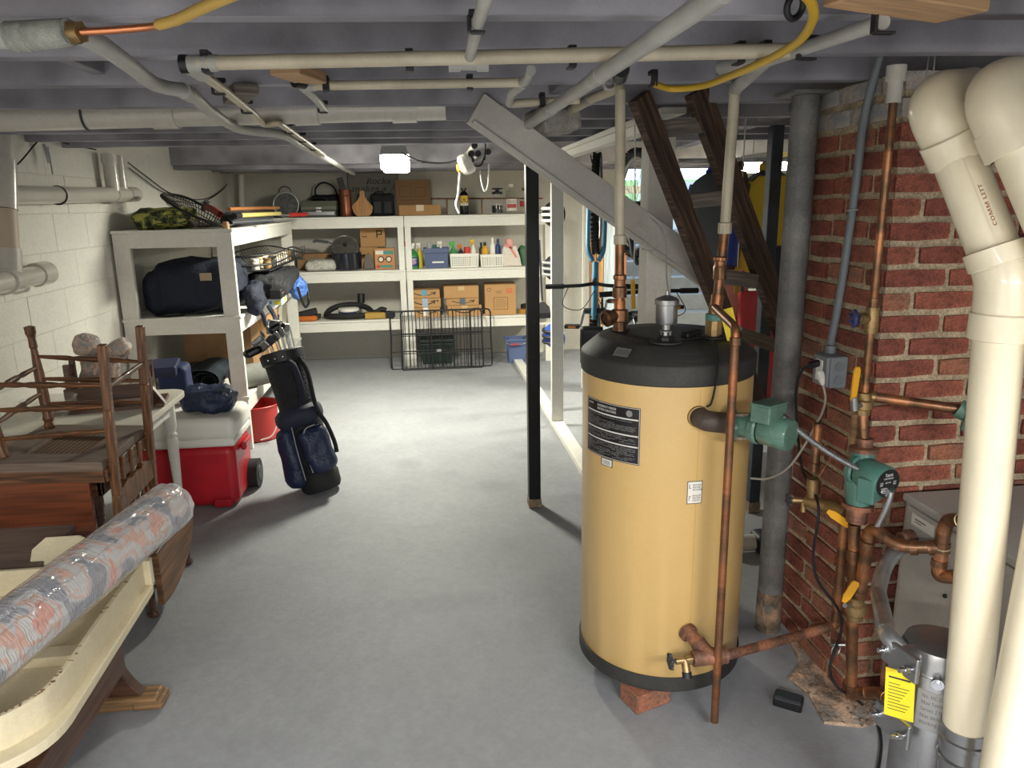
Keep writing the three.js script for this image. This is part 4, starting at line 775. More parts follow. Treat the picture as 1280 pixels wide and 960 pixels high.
// loose bare boards lodged at the joists
one('bare_board', box(0.3, 0.035, 0.1, [0.847, 1.982, -1.302], [0, 0.35, 0]), M.bareWood, 'bare pine board nailed under the joists above the conduit', 'board');
one('bare_board', box(0.08, 0.03, 0.16, [-0.292, 1.984, -2.096], [0, -0.3, 0]), M.bareWood, 'small bare wood block between two cream water pipes', 'board');
one('bare_board', box(0.07, 0.03, 0.26, [-0.523, 1.984, -2.469], [0, 0.35, 0]), M.greyWood, 'splintered wood block beside the black pipe clips', 'board');

// ---------- drain pipes on the painted block wall ----------
{
  const t = thing('wall_drain', 'glossy white drain pipe hung along the upper painted block wall', 'pipe');
  const a = [-1.93, 1.727, -3.879], b = [-1.93, 1.752, -5.477];
  mesh('pipe', rod(a, b, 0.045, 0.045, 28), M.pvcGrey, t);
  mesh('hub', rod([-1.93, 1.748, -5.135], [-1.93, 1.75, -5.294], 0.052, 0.052, 28), M.pvcGrey, t);
  mesh('hub', rod([-1.93, 1.751, -5.377], [-1.93, 1.753, -5.536], 0.05, 0.05, 28), M.pvcGrey, t);
  mesh('strap', place(clean(new THREE.TorusGeometry(0.047, 0.005, 6, 26)), [-1.93, 1.733, -4.396], [0, 0, 0]), M.blackRubber, t, 'black hanger strap');
  mesh('hanger', [rod([-1.94, 1.841, -4.4], [-1.95, 1.982, -4.416], 0.004, 0.004, 6), box(0.004, 0.1, 0.035, [-1.95, 1.947, -4.387], [0.1, 0, 0.1], 0.001)], M.galv, t, 'galvanised hanger strap');
  const r1 = [-1.925, 1.763, -5.153], r2 = [-1.925, 1.765, -5.299];
  mesh('riser', [rod(r1, [r1[0], 1.995, r1[2]], 0.042, 0.042, 24), rod([r1[0], 1.94, r1[2]], [r1[0], 1.995, r1[2]], 0.048, 0.048, 24)], M.pvcGrey, t);
  mesh('riser', [rod(r2, [r2[0], 1.995, r2[2]], 0.036, 0.036, 24)], M.pvcGrey, t);
}
{
  const t = thing('wall_drain', 'white and clear-sleeved drain stack with tee low on the painted block wall', 'pipe');
  const x = -1.93;
  mesh('stack', [rod([-1.93, 1.998, -3.939], [-1.93, 1.661, -3.843], 0.045, 0.045, 26)], M.pvcGrey, t);
  mesh('coupling', rod([-1.93, 1.887, -3.903], [-1.93, 1.661, -3.843], 0.055, 0.055, 26), M.pvcGrey, t);
  mesh('sleeve', rod([-1.93, 1.661, -3.843], [-1.93, 1.456, -3.805], 0.05, 0.05, 26), mat('#b9a894', 0.5), t, 'tan lower sleeve');
  mesh('lower_hub', rod([-1.93, 1.478, -3.812], [-1.93, 1.331, -3.778], 0.056, 0.056, 26), M.pvcGrey, t);
  mesh('tee', [rod([-1.9, 1.335, -3.389], [-1.93, 1.338, -4.121], 0.048, 0.048, 26)], M.pvcGrey, t);
  mesh('hub', rod([-1.93, 1.339, -4.022], [-1.93, 1.341, -4.139], 0.06, 0.06, 26), M.pvcGrey, t);
  mesh('hub', rod([-1.91, 1.337, -3.712], [-1.915, 1.335, -3.806], 0.056, 0.056, 26), M.pvcGrey, t);
}
{
  const t = thing('hanging_cable', 'thin black cable drooping from the joist along the painted block wall', 'cable');
  mesh('cable', tube([[-1.96, 1.798, -3.838], [-1.96, 1.879, -4.092], [-1.96, 1.989, -4.303], [-1.96, 2.045, -4.442], [-1.96, 2.022, -4.618], [-1.96, 2.014, -5.062]], 0.004, 50, 6), M.blackRubber, t);
}
{
  const t = thing('hanging_cable', 'pair of thin wires sagging along the painted block wall above the fishing net', 'cable');
  mesh('wire', tube([[-1.985, 1.97, -5.637], [-1.985, 1.881, -5.997], [-1.985, 1.779, -6.452], [-1.985, 1.734, -7.044], [-1.985, 1.753, -7.622], [-1.985, 1.855, -8.207], [-1.985, 1.961, -8.521]], 0.004, 60, 6), M.blackRubber, t);
  mesh('wire', tube([[-1.985, 1.933, -5.638], [-1.985, 1.794, -6.228], [-1.985, 1.726, -6.809], [-1.985, 1.7, -7.278], [-1.985, 1.812, -8.03], [-1.985, 1.935, -8.475]], 0.0035, 60, 6), M.blackRubber, t);
}
one('corner_pipe', rod([-1.833, 1.636, -8.25], [-1.811, 2.029, -8.25].map((v, i) => (i === 1 ? 1.99 : v)), 0.032, 0.032, 18), M.white, 'thin white pipe standing in the rear corner above the shelf', 'pipe');

// ---------- white shelving ----------
function shelving(label, x0, x1, z0, z1, tops, postXs, postZs, railBoth) {   // z0 rear, z1 front
  const t = thing('shelving_unit', label, 'shelf');
  const top = tops[0];
  for (const x of postXs) for (const z of postZs) mesh('post', span([x - 0.03, 0, z - 0.02], [x + 0.03, top - 0.021, z + 0.02], 0.003), M.white, t);
  for (const y of tops) {
    mesh('shelf_board', span([x0, y - 0.02, z0], [x1, y, z1 + 0.012], 0.003), M.white, t);
    mesh('front_rail', span([x0, y - 0.112, z1 - 0.038], [x1, y - 0.02, z1 + 0.002], 0.003), M.white, t);
    mesh('rear_rail', span([x0, y - 0.112, z0], [x1, y - 0.02, z0 + 0.038], 0.003), M.white, t);
  }
  return t;
}
shelving('long white wooden shelving against the rear wall holding pots and cardboard', -1.98, -0.165, -8.345, -7.75, [1.55, 1.013, 0.508], [-1.94, -0.2], [-8.28, -7.77]);
shelving('long white wooden shelving against the rear wall holding cleaning bottles', -0.16, 1.345, -8.345, -7.75, [1.55, 1.013, 0.508], [-0.128, 1.31], [-8.28, -7.77]);
{
  const t = thing('shelving_unit', 'white wooden shelving along the painted block wall holding the navy duffel bag', 'shelf');
  const X0 = -1.985, X1 = -1.235, Z1 = -5.17, Z0 = -7.55;
  for (const [x, z] of [[X0 + 0.055, Z1 - 0.02], [X1 - 0.05, Z1 - 0.02], [X0 + 0.055, Z0 + 0.02], [X1 - 0.05, Z0 + 0.02]]) mesh('post', span([x - 0.052, 0, z - 0.02], [x + 0.05, 1.498, z + 0.02], 0.003), M.white, t);
  for (const y of [1.52, 0.945, 0.385]) {
    mesh('shelf_board', span([X0, y - 0.021, Z0], [X1 + 0.01, y, Z1 + 0.012], 0.003), M.white, t);
    mesh('end_rail', span([X0 + 0.1, y - 0.115, Z1 - 0.038], [X1 - 0.1, y - 0.021, Z1 - 0.002], 0.003), M.white, t);
    mesh('side_rail', span([X1 - 0.04, y - 0.115, Z0 + 0.04], [X1, y - 0.021, Z1 - 0.04], 0.003), M.white, t);
    mesh('wall_rail', span([X0, y - 0.115, Z0 + 0.04], [X0 + 0.038, y - 0.021, Z1 - 0.04], 0.003), M.white, t);
  }
}
// box from its picture corners on a plane: lower left a, upper right b
const bb = (a, b) => ({ x: (a[0] + b[0]) / 2, w: b[0] - a[0], y: a[1], h: b[1] - a[1], z: a[2] });
function carton(label, x, y, z, w, h, d, ry = 0, o = {}) {
  const t = thing('cardboard_box', label, 'box', o.group);
  const P = (g) => place(g, [x, y, z], [0, ry, 0]);
  mesh('carton', P(box(w, h, d, [0, h / 2, -d / 2], [0, 0, 0], 0.004)), o.dark ? M.cardDark : M.card, t);
  if (o.tape !== false) mesh('tape', P(box(w * 0.18, h * (o.tapeH || 0.4), 0.0012, [0, h - h * (o.tapeH || 0.4) / 2, 0.0008], [0, 0, 0], 0.0003)), o.tapeM || mat('#c3a67c', 0.3), t, 'strip of packing tape');
  if (o.print) mesh('printing', P(sheet(w * 0.96, h * 0.92, [0, h * 0.5, 0.0008], [0, 0, 0], 0.0006)), o.print, t);
  mesh('flap_gap', P(box(0.003, 0.002, d * 0.98, [0, h, -d / 2], [0, 0, 0], 0.0005)), M.cardDark, t);
  return t;
}
const cardBg = (c, w, h) => { c.fillStyle = '#b28a5c'; c.fillRect(0, 0, w, h); };
const smile = print('smile', 256, 96, (c, w, h) => { cardBg(c, w, h); c.strokeStyle = '#2a2420'; c.lineWidth = 9; c.beginPath(); c.moveTo(40, 34); c.quadraticCurveTo(128, 96, 214, 40); c.stroke(); c.beginPath(); c.moveTo(184, 30); c.lineTo(224, 28); c.lineTo(212, 62); c.stroke(); }, 0.85);
const smileDk = print('smile2', 256, 96, (c, w, h) => { cardBg(c, w, h); c.strokeStyle = '#2a2420'; c.lineWidth = 10; c.beginPath(); c.moveTo(20, 24); c.quadraticCurveTo(128, 104, 200, 40); c.stroke(); c.beginPath(); c.moveTo(176, 34); c.lineTo(212, 26); c.lineTo(204, 58); c.stroke(); c.fillStyle = '#3c342d'; c.fillRect(226, 20, 16, 18); }, 0.85);

// ----- rear shelves, top -----
const T = 1.551, S2 = 1.014, S1 = 0.509;
{
  const t = thing('wire_bucket', 'round grey mesh minnow bucket on the top rear shelf', 'bucket');
  const c = [-1.339, 1.693, -7.95], y = T + 0.125;
  mesh('drum', rod([c[0] - 0.03, y, -8.1], [c[0] + 0.02, y, -7.85], 0.122, 0.122, 28), mat('#4c4d4e', 0.6, { metalness: 0.3, bumpMap: WRINK, bumpScale: 0.004 }), t);
  mesh('rim', place(clean(new THREE.TorusGeometry(0.12, 0.007, 8, 36)), [c[0] + 0.02, y, -7.848], [0, 0.2, 0]), M.stainless, t);
  mesh('handle', place(clean(new THREE.TorusGeometry(0.06, 0.005, 6, 20, Math.PI)), [c[0], y + 0.12, -7.97], [0, 0.3, 0]), M.greyDark, t);
}
{
  const t = thing('tool_box', 'grey-green metal tool box with silver latches on the top rear shelf', 'tool box');
  const q = bb([-1.176, 1.573, -7.85], [-0.835, 1.716, -7.85]);
  mesh('base', box(q.w, 0.07, 0.2, [q.x, T + 0.036, -7.95], [0, 0, 0], 0.006), mat('#454b45', 0.5), t);
  mesh('front_strip', box(q.w * 0.9, 0.032, 0.004, [q.x, T + 0.036, -7.848], [0, 0, 0], 0.001), M.stainless, t, 'silver strip');
  mesh('lid', extrude([[-0.1, 0], [0.1, 0], [0.1, 0.03], [0.07, 0.085], [-0.07, 0.085], [-0.1, 0.03]], q.w, 0.004, [q.x - q.w / 2, T + 0.073, -7.95], [0, Math.PI / 2, 0]), mat('#66695c', 0.5), t);
  mesh('handle', tube([[q.x - 0.08, T + 0.155, -7.95], [q.x - 0.07, T + 0.185, -7.95], [q.x + 0.07, T + 0.185, -7.95], [q.x + 0.08, T + 0.155, -7.95]], 0.008, 24, 8), M.black, t);
  for (const s of [0, 1]) mesh('latch', box(0.055, 0.022, 0.01, [q.x, T + 0.088 - s * 0.03, -7.842], [0, 0, 0], 0.003), M.chrome, t);
}
{
  const t = thing('tool_bag', 'black soft tool bag with looped handle behind the grey tool box', 'bag');
  mesh('body', cloth(0.34, 0.22, 0.16, [-0.95, T + 0.112, -8.2], [0, 0, 0], 0.05, 0.012, 9), M.blackCloth, t);
  mesh('handle', tube([[-1.07, T + 0.2, -8.18], [-1.06, T + 0.29, -8.18], [-0.98, T + 0.345, -8.18], [-0.88, T + 0.3, -8.18], [-0.84, T + 0.2, -8.18]], 0.009, 40, 8), M.blackCloth, t);
}
{
  const t = thing('copper_umbrella_stand', 'tall ribbed copper canister holding a dark wand on the top rear shelf', 'canister');
  const c = [-0.744, 1.572, -7.95];
  mesh('body', lathe([[0.0, 0.001], [0.062, 0.001], [0.066, 0.01], [0.062, 0.05], [0.062, 0.24], [0.068, 0.265], [0.063, 0.268], [0.057, 0.24], [0.0, 0.05]], [c[0], T, -7.95], null, 24), mat('#7c4a36', 0.35, { metalness: 0.6 }), t);
  mesh('ribs', lathe([[0.0625, 0], [0.066, 0.004], [0.0625, 0.008]], [c[0], T + 0.2, -7.95], null, 24), M.copper, t);
  mesh('wand', bar([c[0] + 0.03, T + 0.05, -7.97], [c[0] - 0.045, T + 0.385, -7.95], 0.035, 0.06), M.black, t);
}
{
  const t = thing('wooden_paddle', 'pale wooden scalloped serving paddle leaning on the top rear shelf', 'paddle');
  const c = [-0.573, 1.57, -7.93], s = new THREE.Shape();
  s.moveTo(-0.06, 0); s.lineTo(0.055, 0); s.quadraticCurveTo(0.1, 0.03, 0.092, 0.06); s.quadraticCurveTo(0.115, 0.09, 0.085, 0.115); s.quadraticCurveTo(0.04, 0.16, 0.025, 0.2); s.lineTo(0.022, 0.25); s.quadraticCurveTo(0, 0.265, -0.022, 0.25); s.lineTo(-0.025, 0.2); s.quadraticCurveTo(-0.05, 0.15, -0.095, 0.12); s.quadraticCurveTo(-0.12, 0.09, -0.098, 0.06); s.quadraticCurveTo(-0.1, 0.03, -0.06, 0);
  mesh('board', extrude(s, 0.016, 0.002, [c[0], T, -7.93], [-0.12, 0, 0]), mat(0xffffff, 0.55, { map: turned(grain('paddle', '#b58250', 24, 0.4)) }), t);
}
{
  const t = thing('soft_case', 'black double-pocket soft case standing on the top rear shelf', 'bag');
  const q = bb([-0.494, 1.56, -7.95], [-0.255, 1.78, -7.95]);
  mesh('body', cloth(q.w, q.h, 0.1, [q.x, T + q.h / 2 + 0.003, -8.0], [-0.05, 0, 0], 0.03, 0.006, 12), M.blackCloth, t);
  for (const s of [-1, 1]) mesh('pocket', cloth(q.w * 0.38, q.h * 0.62, 0.03, [q.x + s * q.w * 0.22, T + q.h * 0.4, -7.945], [-0.05, 0, 0], 0.014, 0.003, 14, s, 8), mat('#24262b', 0.7), t);
  mesh('handle', tube([[q.x - 0.1, T + q.h - 0.01, -7.99], [q.x - 0.06, T + q.h + 0.018, -7.99], [q.x + 0.0, T + q.h + 0.02, -7.99], [q.x + 0.02, T + q.h - 0.005, -7.99]], 0.008, 24, 8), M.black, t);
}
{
  const t = thing('chalk_sign', 'dark sign board with handwritten words leaning on the rear wall', 'sign');
  const q = bb([-0.744, 1.56, -8.31], [-0.212, 2.024, -8.31]);
  mesh('board', box(q.w, q.h - 0.02, 0.018, [q.x, T + (q.h - 0.02) / 2 + 0.004, -8.318], [-0.01, 0, 0]), M.greyDark, t);
  mesh('lettering', sheet(q.w * 0.98, (q.h - 0.02) * 0.97, [q.x, T + (q.h - 0.02) / 2 + 0.003, -8.306], [-0.01, 0, 0]), print('chalk', 256, 256, (c, w, h) => { c.fillStyle = '#85817b'; c.fillRect(0, 0, w, h); c.fillStyle = '#2f2b27'; c.font = 'italic 46px serif'; c.fillText('Rocks', 90, 66); c.fillText('makes a', 14, 112); c.strokeStyle = '#35312d'; c.lineWidth = 2; c.beginPath(); c.moveTo(250, 60); c.lineTo(170, 180); c.stroke(); }, 0.8), t, 'handwritten dark lettering');
}
{
  const q = bb([-0.239, 1.554, -8.12], [0.119, 1.915, -8.12]);
  const ink = print('boxprint', 256, 256, (c, w, h) => { c.fillStyle = '#8a6a4b'; c.fillRect(0, 0, w, h); c.strokeStyle = '#5b432e'; c.lineWidth = 3; c.strokeRect(24, 40, 90, 80); c.strokeRect(140, 50, 84, 70); c.fillStyle = '#5b432e'; for (let k = 0; k < 9; k++) c.fillRect(30 + k * 22, 196, 14, 12); c.fillRect(24, 146, 210, 3); }, 0.85);
  carton('dull brown carton with printed line drawings on the top rear shelf', q.x, T, -8.12, q.w, q.h, 0.2, 0, { dark: true, tape: false, print: ink });
  const r = bb([-0.208, 1.556, -7.9], [0.22, 1.661, -7.9]);
  carton('low flat tan carton in front of the printed carton', r.x, T, -7.9, r.w, r.h, 0.2, 0, { tapeH: 0.6 });
}
function bottle(name, label, cat, x, y, z, prof, m, extra) {
  const t = thing(name, label, cat);
  mesh('body', lathe(prof, [x, y, z], null, 20), m, t);
  if (extra) extra(t);
  return t;
}
{
  const c = [0.461, 1.553, -7.92];
  bottle('black_bottle', 'black plastic bottle with yellow label on the top rear shelf', 'bottle', c[0], T, -7.92, [[0, 0.001], [0.043, 0.001], [0.045, 0.01], [0.045, 0.2], [0.03, 0.225], [0.018, 0.235], [0.018, 0.25], [0, 0.25]], M.blackGloss, (t) => {
    mesh('label', patch(0.0455, -70, 70, 0.0 + T + 0.09, T + 0.19, [c[0], -7.92]), print('ylabel', 128, 128, (q, w, h) => { q.fillStyle = '#d8b13c'; q.fillRect(0, 0, w, h); q.fillStyle = '#e9e2cc'; q.fillRect(0, 92, w, 36); q.fillStyle = '#2a2620'; q.font = 'bold 44px sans-serif'; q.fillText('&', 48, 66); q.fillRect(20, 78, 88, 8); q.fillRect(30, 104, 70, 6); }), t, 'yellow and white label');
    for (const s of [-1, 1]) mesh('spout', rod([c[0] + s * 0.018, T + 0.245, -7.92], [c[0] + s * 0.02, T + 0.268, -7.92], 0.01), M.black, t);
  });
}
{
  const c = [0.81, 1.546, -7.95];
  bottle('glass_jar', 'glass jar with black stopper lid on the top rear shelf', 'jar', c[0], T, -7.95, [[0, 0.002], [0.06, 0.002], [0.064, 0.012], [0.064, 0.14], [0.05, 0.18], [0.05, 0.2], [0.046, 0.2], [0.046, 0.178], [0.059, 0.138], [0.059, 0.012], [0, 0.01]], M.glass, (t) => {
    mesh('dark_contents', lathe([[0, 0.012], [0.056, 0.012], [0.056, 0.085], [0, 0.085]], [c[0], T, -7.95]), M.black, t);
    mesh('lid', [lathe([[0, 0], [0.055, 0], [0.055, 0.022], [0.02, 0.03], [0.02, 0.045], [0.058, 0.05], [0.058, 0.06], [0, 0.066]], [c[0], T + 0.2, -7.95])], M.black, t);
  });
}
{
  const c = [0.954, 1.544, -7.95];
  bottle('glass_jug', 'clear jug with red and white label on the top rear shelf', 'jug', c[0], T, -7.95, [[0, 0.002], [0.062, 0.002], [0.068, 0.015], [0.068, 0.17], [0.05, 0.225], [0.024, 0.25], [0.022, 0.275], [0.018, 0.275], [0.02, 0.25], [0.046, 0.222], [0.064, 0.168], [0.064, 0.016], [0, 0.01]], M.glass, (t) => {
    mesh('label', patch(0.0695, -50, 50, T + 0.03, T + 0.15, [c[0], -7.95]), print('pinklabel', 96, 128, (q, w, h) => { q.fillStyle = '#e6ddd6'; q.fillRect(0, 0, w, h); q.fillStyle = '#c4525a'; q.fillRect(8, 54, 80, 42); q.fillStyle = '#8f8a86'; for (let k = 0; k < 4; k++) q.fillRect(14, 12 + k * 9, 60, 4); }), t, 'red and white label');
    mesh('cap', lathe([[0.024, 0], [0.024, 0.028], [0, 0.03]], [c[0], T + 0.272, -7.95]), M.whitePlastic, t);
  });
  const d = [1.096, 1.541, -8];
  bottle('glass_bottle', 'clear bottle with brown cap and red label beside the black post', 'bottle', d[0], T, -8.0, [[0, 0.002], [0.05, 0.002], [0.054, 0.015], [0.054, 0.16], [0.02, 0.21], [0.018, 0.235], [0.015, 0.235], [0.05, 0.155], [0.05, 0.016], [0, 0.01]], M.glass, (t) => {
    mesh('label', patch(0.0555, -60, 60, T + 0.07, T + 0.13, [d[0], -8.0]), mat('#b23a3c', 0.6), t, 'red label'); mesh('cap', lathe([[0.02, 0], [0.02, 0.03], [0, 0.032]], [d[0], T + 0.232, -8.0]), mat('#6f4a33', 0.6), t);
  });
}
// ----- rear shelves, middle -----
carton('low brown carton behind the folded white sheet', [-1.102, 1.05, -8][0], S2, -8.0, 0.36, 0.165, 0.25, 0, { dark: true, tape: false });
one('folded_sheet', cloth(0.3, 0.11, 0.26, [-1.03, 1.081, -7.9].map((v, i) => (i === 1 ? S2 + 0.058 : v)), [0, 0.1, 0], 0.035, 0.012, 10), mat(0xffffff, 0.8, { map: mottle('sheetcloth', '#b5b5ae', 14, 8, 0.2), bumpMap: WRINK, bumpScale: 0.006 }), 'folded pale plastic sheet on the middle rear shelf', 'sheet');
{
  const t = thing('canning_pot', 'big navy enamel canning pot with pan lid on the middle rear shelf', 'pot');
  const x = [-0.769, 1.024, -7.92][0], z = -7.92;
  mesh('pot', lathe([[0, 0.002], [0.135, 0.002], [0.15, 0.012], [0.156, 0.17], [0.163, 0.175], [0.157, 0.178], [0.15, 0.165], [0.144, 0.02], [0, 0.015]], [x, S2, z], null, 36), phys('#1b2131', 0.2, { clearcoat: 0.6, map: dataTex('speckle', S, (i) => { const v = n128[i] > 0.86 ? 235 : 205; return [v, v, v]; }, 0.15) }), t);
  for (const s of [-1, 1]) mesh('handle', tube([[x + s * 0.15, S2 + 0.14, z - 0.04], [x + s * 0.185, S2 + 0.145, z - 0.02], [x + s * 0.185, S2 + 0.145, z + 0.02], [x + s * 0.15, S2 + 0.14, z + 0.04]], 0.008, 20, 8), M.black, t);
}
{
  const t = thing('frying_pan', 'steel frying pan with glass lid tilted on the canning pot', 'pan');
  const x = [-0.769, 1.237, -7.9][0], y = S2 + 0.235, z = -7.87;
  const tilt = (g) => place(g, [x, y, z], [1.0, 0, -0.12]);
  mesh('pan', tilt(lathe([[0, -0.045], [0.1, -0.045], [0.128, -0.005], [0.136, 0.0], [0.126, 0.002], [0.098, -0.038], [0, -0.038]], [0, 0, 0], null, 32)), M.stainless, t);
  mesh('glass_lid', tilt(lathe([[0, 0.03], [0.06, 0.024], [0.126, 0.003], [0.124, 0.001], [0.06, 0.021], [0, 0.027]], [0, 0, 0], null, 32)), mat('#5f5d5a', 0.12, { metalness: 0.4 }), t);
  mesh('lid_rim', tilt(place(clean(new THREE.TorusGeometry(0.127, 0.004, 8, 40)), [0, 0.003, 0], [Math.PI / 2, 0, 0])), M.chrome, t);
  mesh('knob', tilt(lathe([[0.008, 0.03], [0.008, 0.045], [0.02, 0.052], [0.018, 0.065], [0, 0.068]], [0, 0, 0], null, 16)), M.black, t);
  mesh('handle', [rod([x - 0.125, y + 0.03, z - 0.02], [x - 0.18, y + 0.055, z - 0.02], 0.007), bar([x - 0.17, y + 0.05, z - 0.02], [x - 0.3, y + 0.07, z - 0.02], 0.02, 0.028), bar([x - 0.29, y + 0.07, z - 0.02], [x - 0.32, y + 0.055, z - 0.02], 0.02, 0.026)], M.greyDark, t);
}
{
  const q = bb([-0.62, 1.013, -8], [-0.467, 1.241, -8]);
  carton('narrow tan carton under the larger carton behind the iron plate', q.x, S2, -8.0, 0.19, 0.22, 0.2, 0, { tape: false });
  carton('tan carton marked with a letter on top of the narrow carton', [-0.497, 1.307, -8.02][0], S2 + 0.222, -8.0, 0.255, 0.195, 0.22, 0, { tape: false, print: print('letterp', 128, 96, (c, w, h) => { cardBg(c, w, h); c.strokeStyle = '#2c2620'; c.lineWidth = 6; c.strokeRect(88, 12, 24, 20); c.beginPath(); c.moveTo(88, 10); c.lineTo(88, 50); c.stroke(); c.lineWidth = 4; c.beginPath(); c.moveTo(8, 38); c.quadraticCurveTo(20, 50, 34, 40); c.stroke(); }, 0.85) });
}
{
  const t = thing('sad_iron', 'grey pointed iron sole plate standing upright on the middle rear shelf', 'iron');
  const x = [-0.542, 1.029, -7.88][0], s = new THREE.Shape();
  s.moveTo(-0.055, 0); s.lineTo(0.055, 0); s.lineTo(0.05, 0.06); s.quadraticCurveTo(0.035, 0.13, 0, 0.165); s.quadraticCurveTo(-0.035, 0.13, -0.05, 0.06); s.lineTo(-0.055, 0);
  mesh('plate', extrude(s, 0.02, 0.004, [x, S2 + 0.002, -7.885], [-0.1, 0, 0]), mat('#4f4a46', 0.5, { metalness: 0.4 }), t);
  mesh('handle', tube([[x, S2 + 0.03, -7.89], [x, S2 + 0.035, -7.94], [x, S2 + 0.11, -7.95], [x, S2 + 0.115, -7.9]], 0.009, 24, 8), M.black, t);
}
{
  const t = thing('game_box', 'colourful printed cardboard game box at the end of the pot shelf', 'box');
  const q = bb([-0.479, 1.022, -7.85], [-0.272, 1.237, -7.85]);
  mesh('carton', box(q.w, q.h, 0.1, [q.x, S2 + q.h / 2, -7.905]), M.card, t);
  mesh('printing', sheet(q.w * 0.97, q.h * 0.97, [q.x, S2 + q.h / 2, -7.854]), print('game', 160, 160, (c, w, h) => { c.fillStyle = '#b98355'; c.fillRect(0, 0, w, h); c.fillStyle = '#d9d4c8'; c.fillRect(8, 16, 70, 30); c.fillStyle = '#3f8a80'; c.fillRect(70, 18, 80, 28); c.fillRect(20, 130, 120, 18); c.strokeStyle = '#2d2521'; c.lineWidth = 7; c.beginPath(); c.arc(48, 84, 22, 0, 7); c.moveTo(134, 84); c.arc(112, 84, 22, 0, 7); c.moveTo(70, 84); c.lineTo(90, 84); c.stroke(); c.fillStyle = '#e0d3c0'; c.beginPath(); c.arc(48, 84, 16, 0, 7); c.arc(112, 84, 16, 0, 7); c.fill(); c.fillStyle = '#b8402f'; c.fillRect(10, 128, 28, 22); }), t);
}
function spray(label, x, y, z, h, r, bodyM, headM, labelM) {
  const t = thing('spray_bottle', label, 'bottle');
  mesh('body', lathe([[0, 0.001], [r, 0.001], [r, h * 0.5], [r * 0.85, h * 0.6], [r * 0.35, h * 0.74], [r * 0.32, h * 0.8], [0, h * 0.8]], [x, y, z], null, 18), bodyM, t);
  mesh('trigger_head', [soft(r * 1.5, h * 0.11, r * 0.8, [x - r * 0.3, y + h * 0.93, z], [0, 0, 0.1], 0.006, 2), rod([x, y + h * 0.79, z], [x, y + h * 0.9, z], r * 0.36), bar([x - r * 0.6, y + h * 0.9, z], [x - r * 0.85, y + h * 0.76, z], 0.01, 0.012)], headM, t);
  if (labelM) mesh('label', patch(r + 0.0008, -75, 75, y + h * 0.1, y + h * 0.45, [x, z]), labelM, t);
}
{
  spray('green spray bottle with blue label standing beside the blue tub', [-0.093, 1.053, -7.86][0], S2, -7.86, 0.26, 0.062, mat('#2f7d3f', 0.4), M.whitePlastic, print('greenlab', 96, 96, (c, w, h) => { c.fillStyle = '#23356b'; c.fillRect(0, 0, w, h); c.fillStyle = '#a48aa8'; c.beginPath(); c.arc(48, 50, 26, 0, 7); c.fill(); c.fillStyle = '#e0d7c8'; c.fillRect(20, 14, 56, 8); }));
  spray('white spray bottle with orange trigger behind the green spray bottle', [-0.162, 1.044, -8][0], S2, -8.02, 0.28, 0.045, M.whitePlastic, mat('#c8502a', 0.5));
  spray('yellow spray bottle between green bottle and blue tub', [-0.019, 1.044, -7.95][0], S2, -7.96, 0.26, 0.032, mat('#cfc23c', 0.5), M.whitePlastic);
}
{
  const t = thing('plastic_tub', 'blue-grey plastic tub with label holding bottles on the middle rear shelf', 'tub');
  const q = bb([0.03, 1.042, -7.85], [0.279, 1.274, -7.85]), b = mat('#4c5a7e', 0.5);
  const s = (k) => [[-q.w * 0.44, -0.1], [q.w * 0.44, -0.1], [q.w * 0.5, 0.1], [-q.w * 0.5, 0.1]];
  const wall = 0.006, h = q.h * 0.86, w = q.w;
  mesh('body', [box(w * 0.92, 0.006, 0.19, [q.x, S2 + 0.004, -7.95]), box(w * 0.94, h, wall, [q.x, S2 + h / 2, -7.855], [0.04, 0, 0]), box(w * 0.94, h, wall, [q.x, S2 + h / 2, -8.045], [-0.04, 0, 0]), box(wall, h, 0.19, [q.x - w * 0.47, S2 + h / 2, -7.95], [0, 0, 0.04]), box(wall, h, 0.19, [q.x + w * 0.47, S2 + h / 2, -7.95], [0, 0, -0.04])], b, t);
  mesh('rim', [box(w * 1.04, 0.05, 0.012, [q.x, S2 + h - 0.02, -7.842]), box(w * 1.04, 0.05, 0.012, [q.x, S2 + h - 0.02, -8.056]), box(0.012, 0.05, 0.2, [q.x - w * 0.51, S2 + h - 0.02, -7.95]), box(0.012, 0.05, 0.2, [q.x + w * 0.51, S2 + h - 0.02, -7.95])], b, t);
  mesh('label', sheet(w * 0.48, 0.016, [q.x + 0.015, S2 + h * 0.3, -7.8485]), M.whitePlastic, t, 'white label strip');
  spray('white trigger bottle standing in the blue-grey tub', q.x + 0.05, S2 + 0.008, -7.95, 0.265, 0.035, M.whitePlastic, M.whitePlastic);
  one('clear_bottle', lathe([[0, 0.001], [0.035, 0.001], [0.035, 0.19], [0.018, 0.225], [0.018, 0.25], [0, 0.25]], [q.x - 0.07, S2 + 0.008, -7.96]), mat('#9fa3a3', 0.3), 'grey bottle standing in the blue-grey tub', 'bottle');
  one('teal_bottle', lathe([[0, 0.001], [0.04, 0.001], [0.04, 0.17], [0.02, 0.2], [0.02, 0.225], [0, 0.225]], [q.x - 0.015, S2 + 0.008, -7.99]), mat('#2f6d5c', 0.5), 'dark teal bottle standing in the blue-grey tub', 'bottle');
}
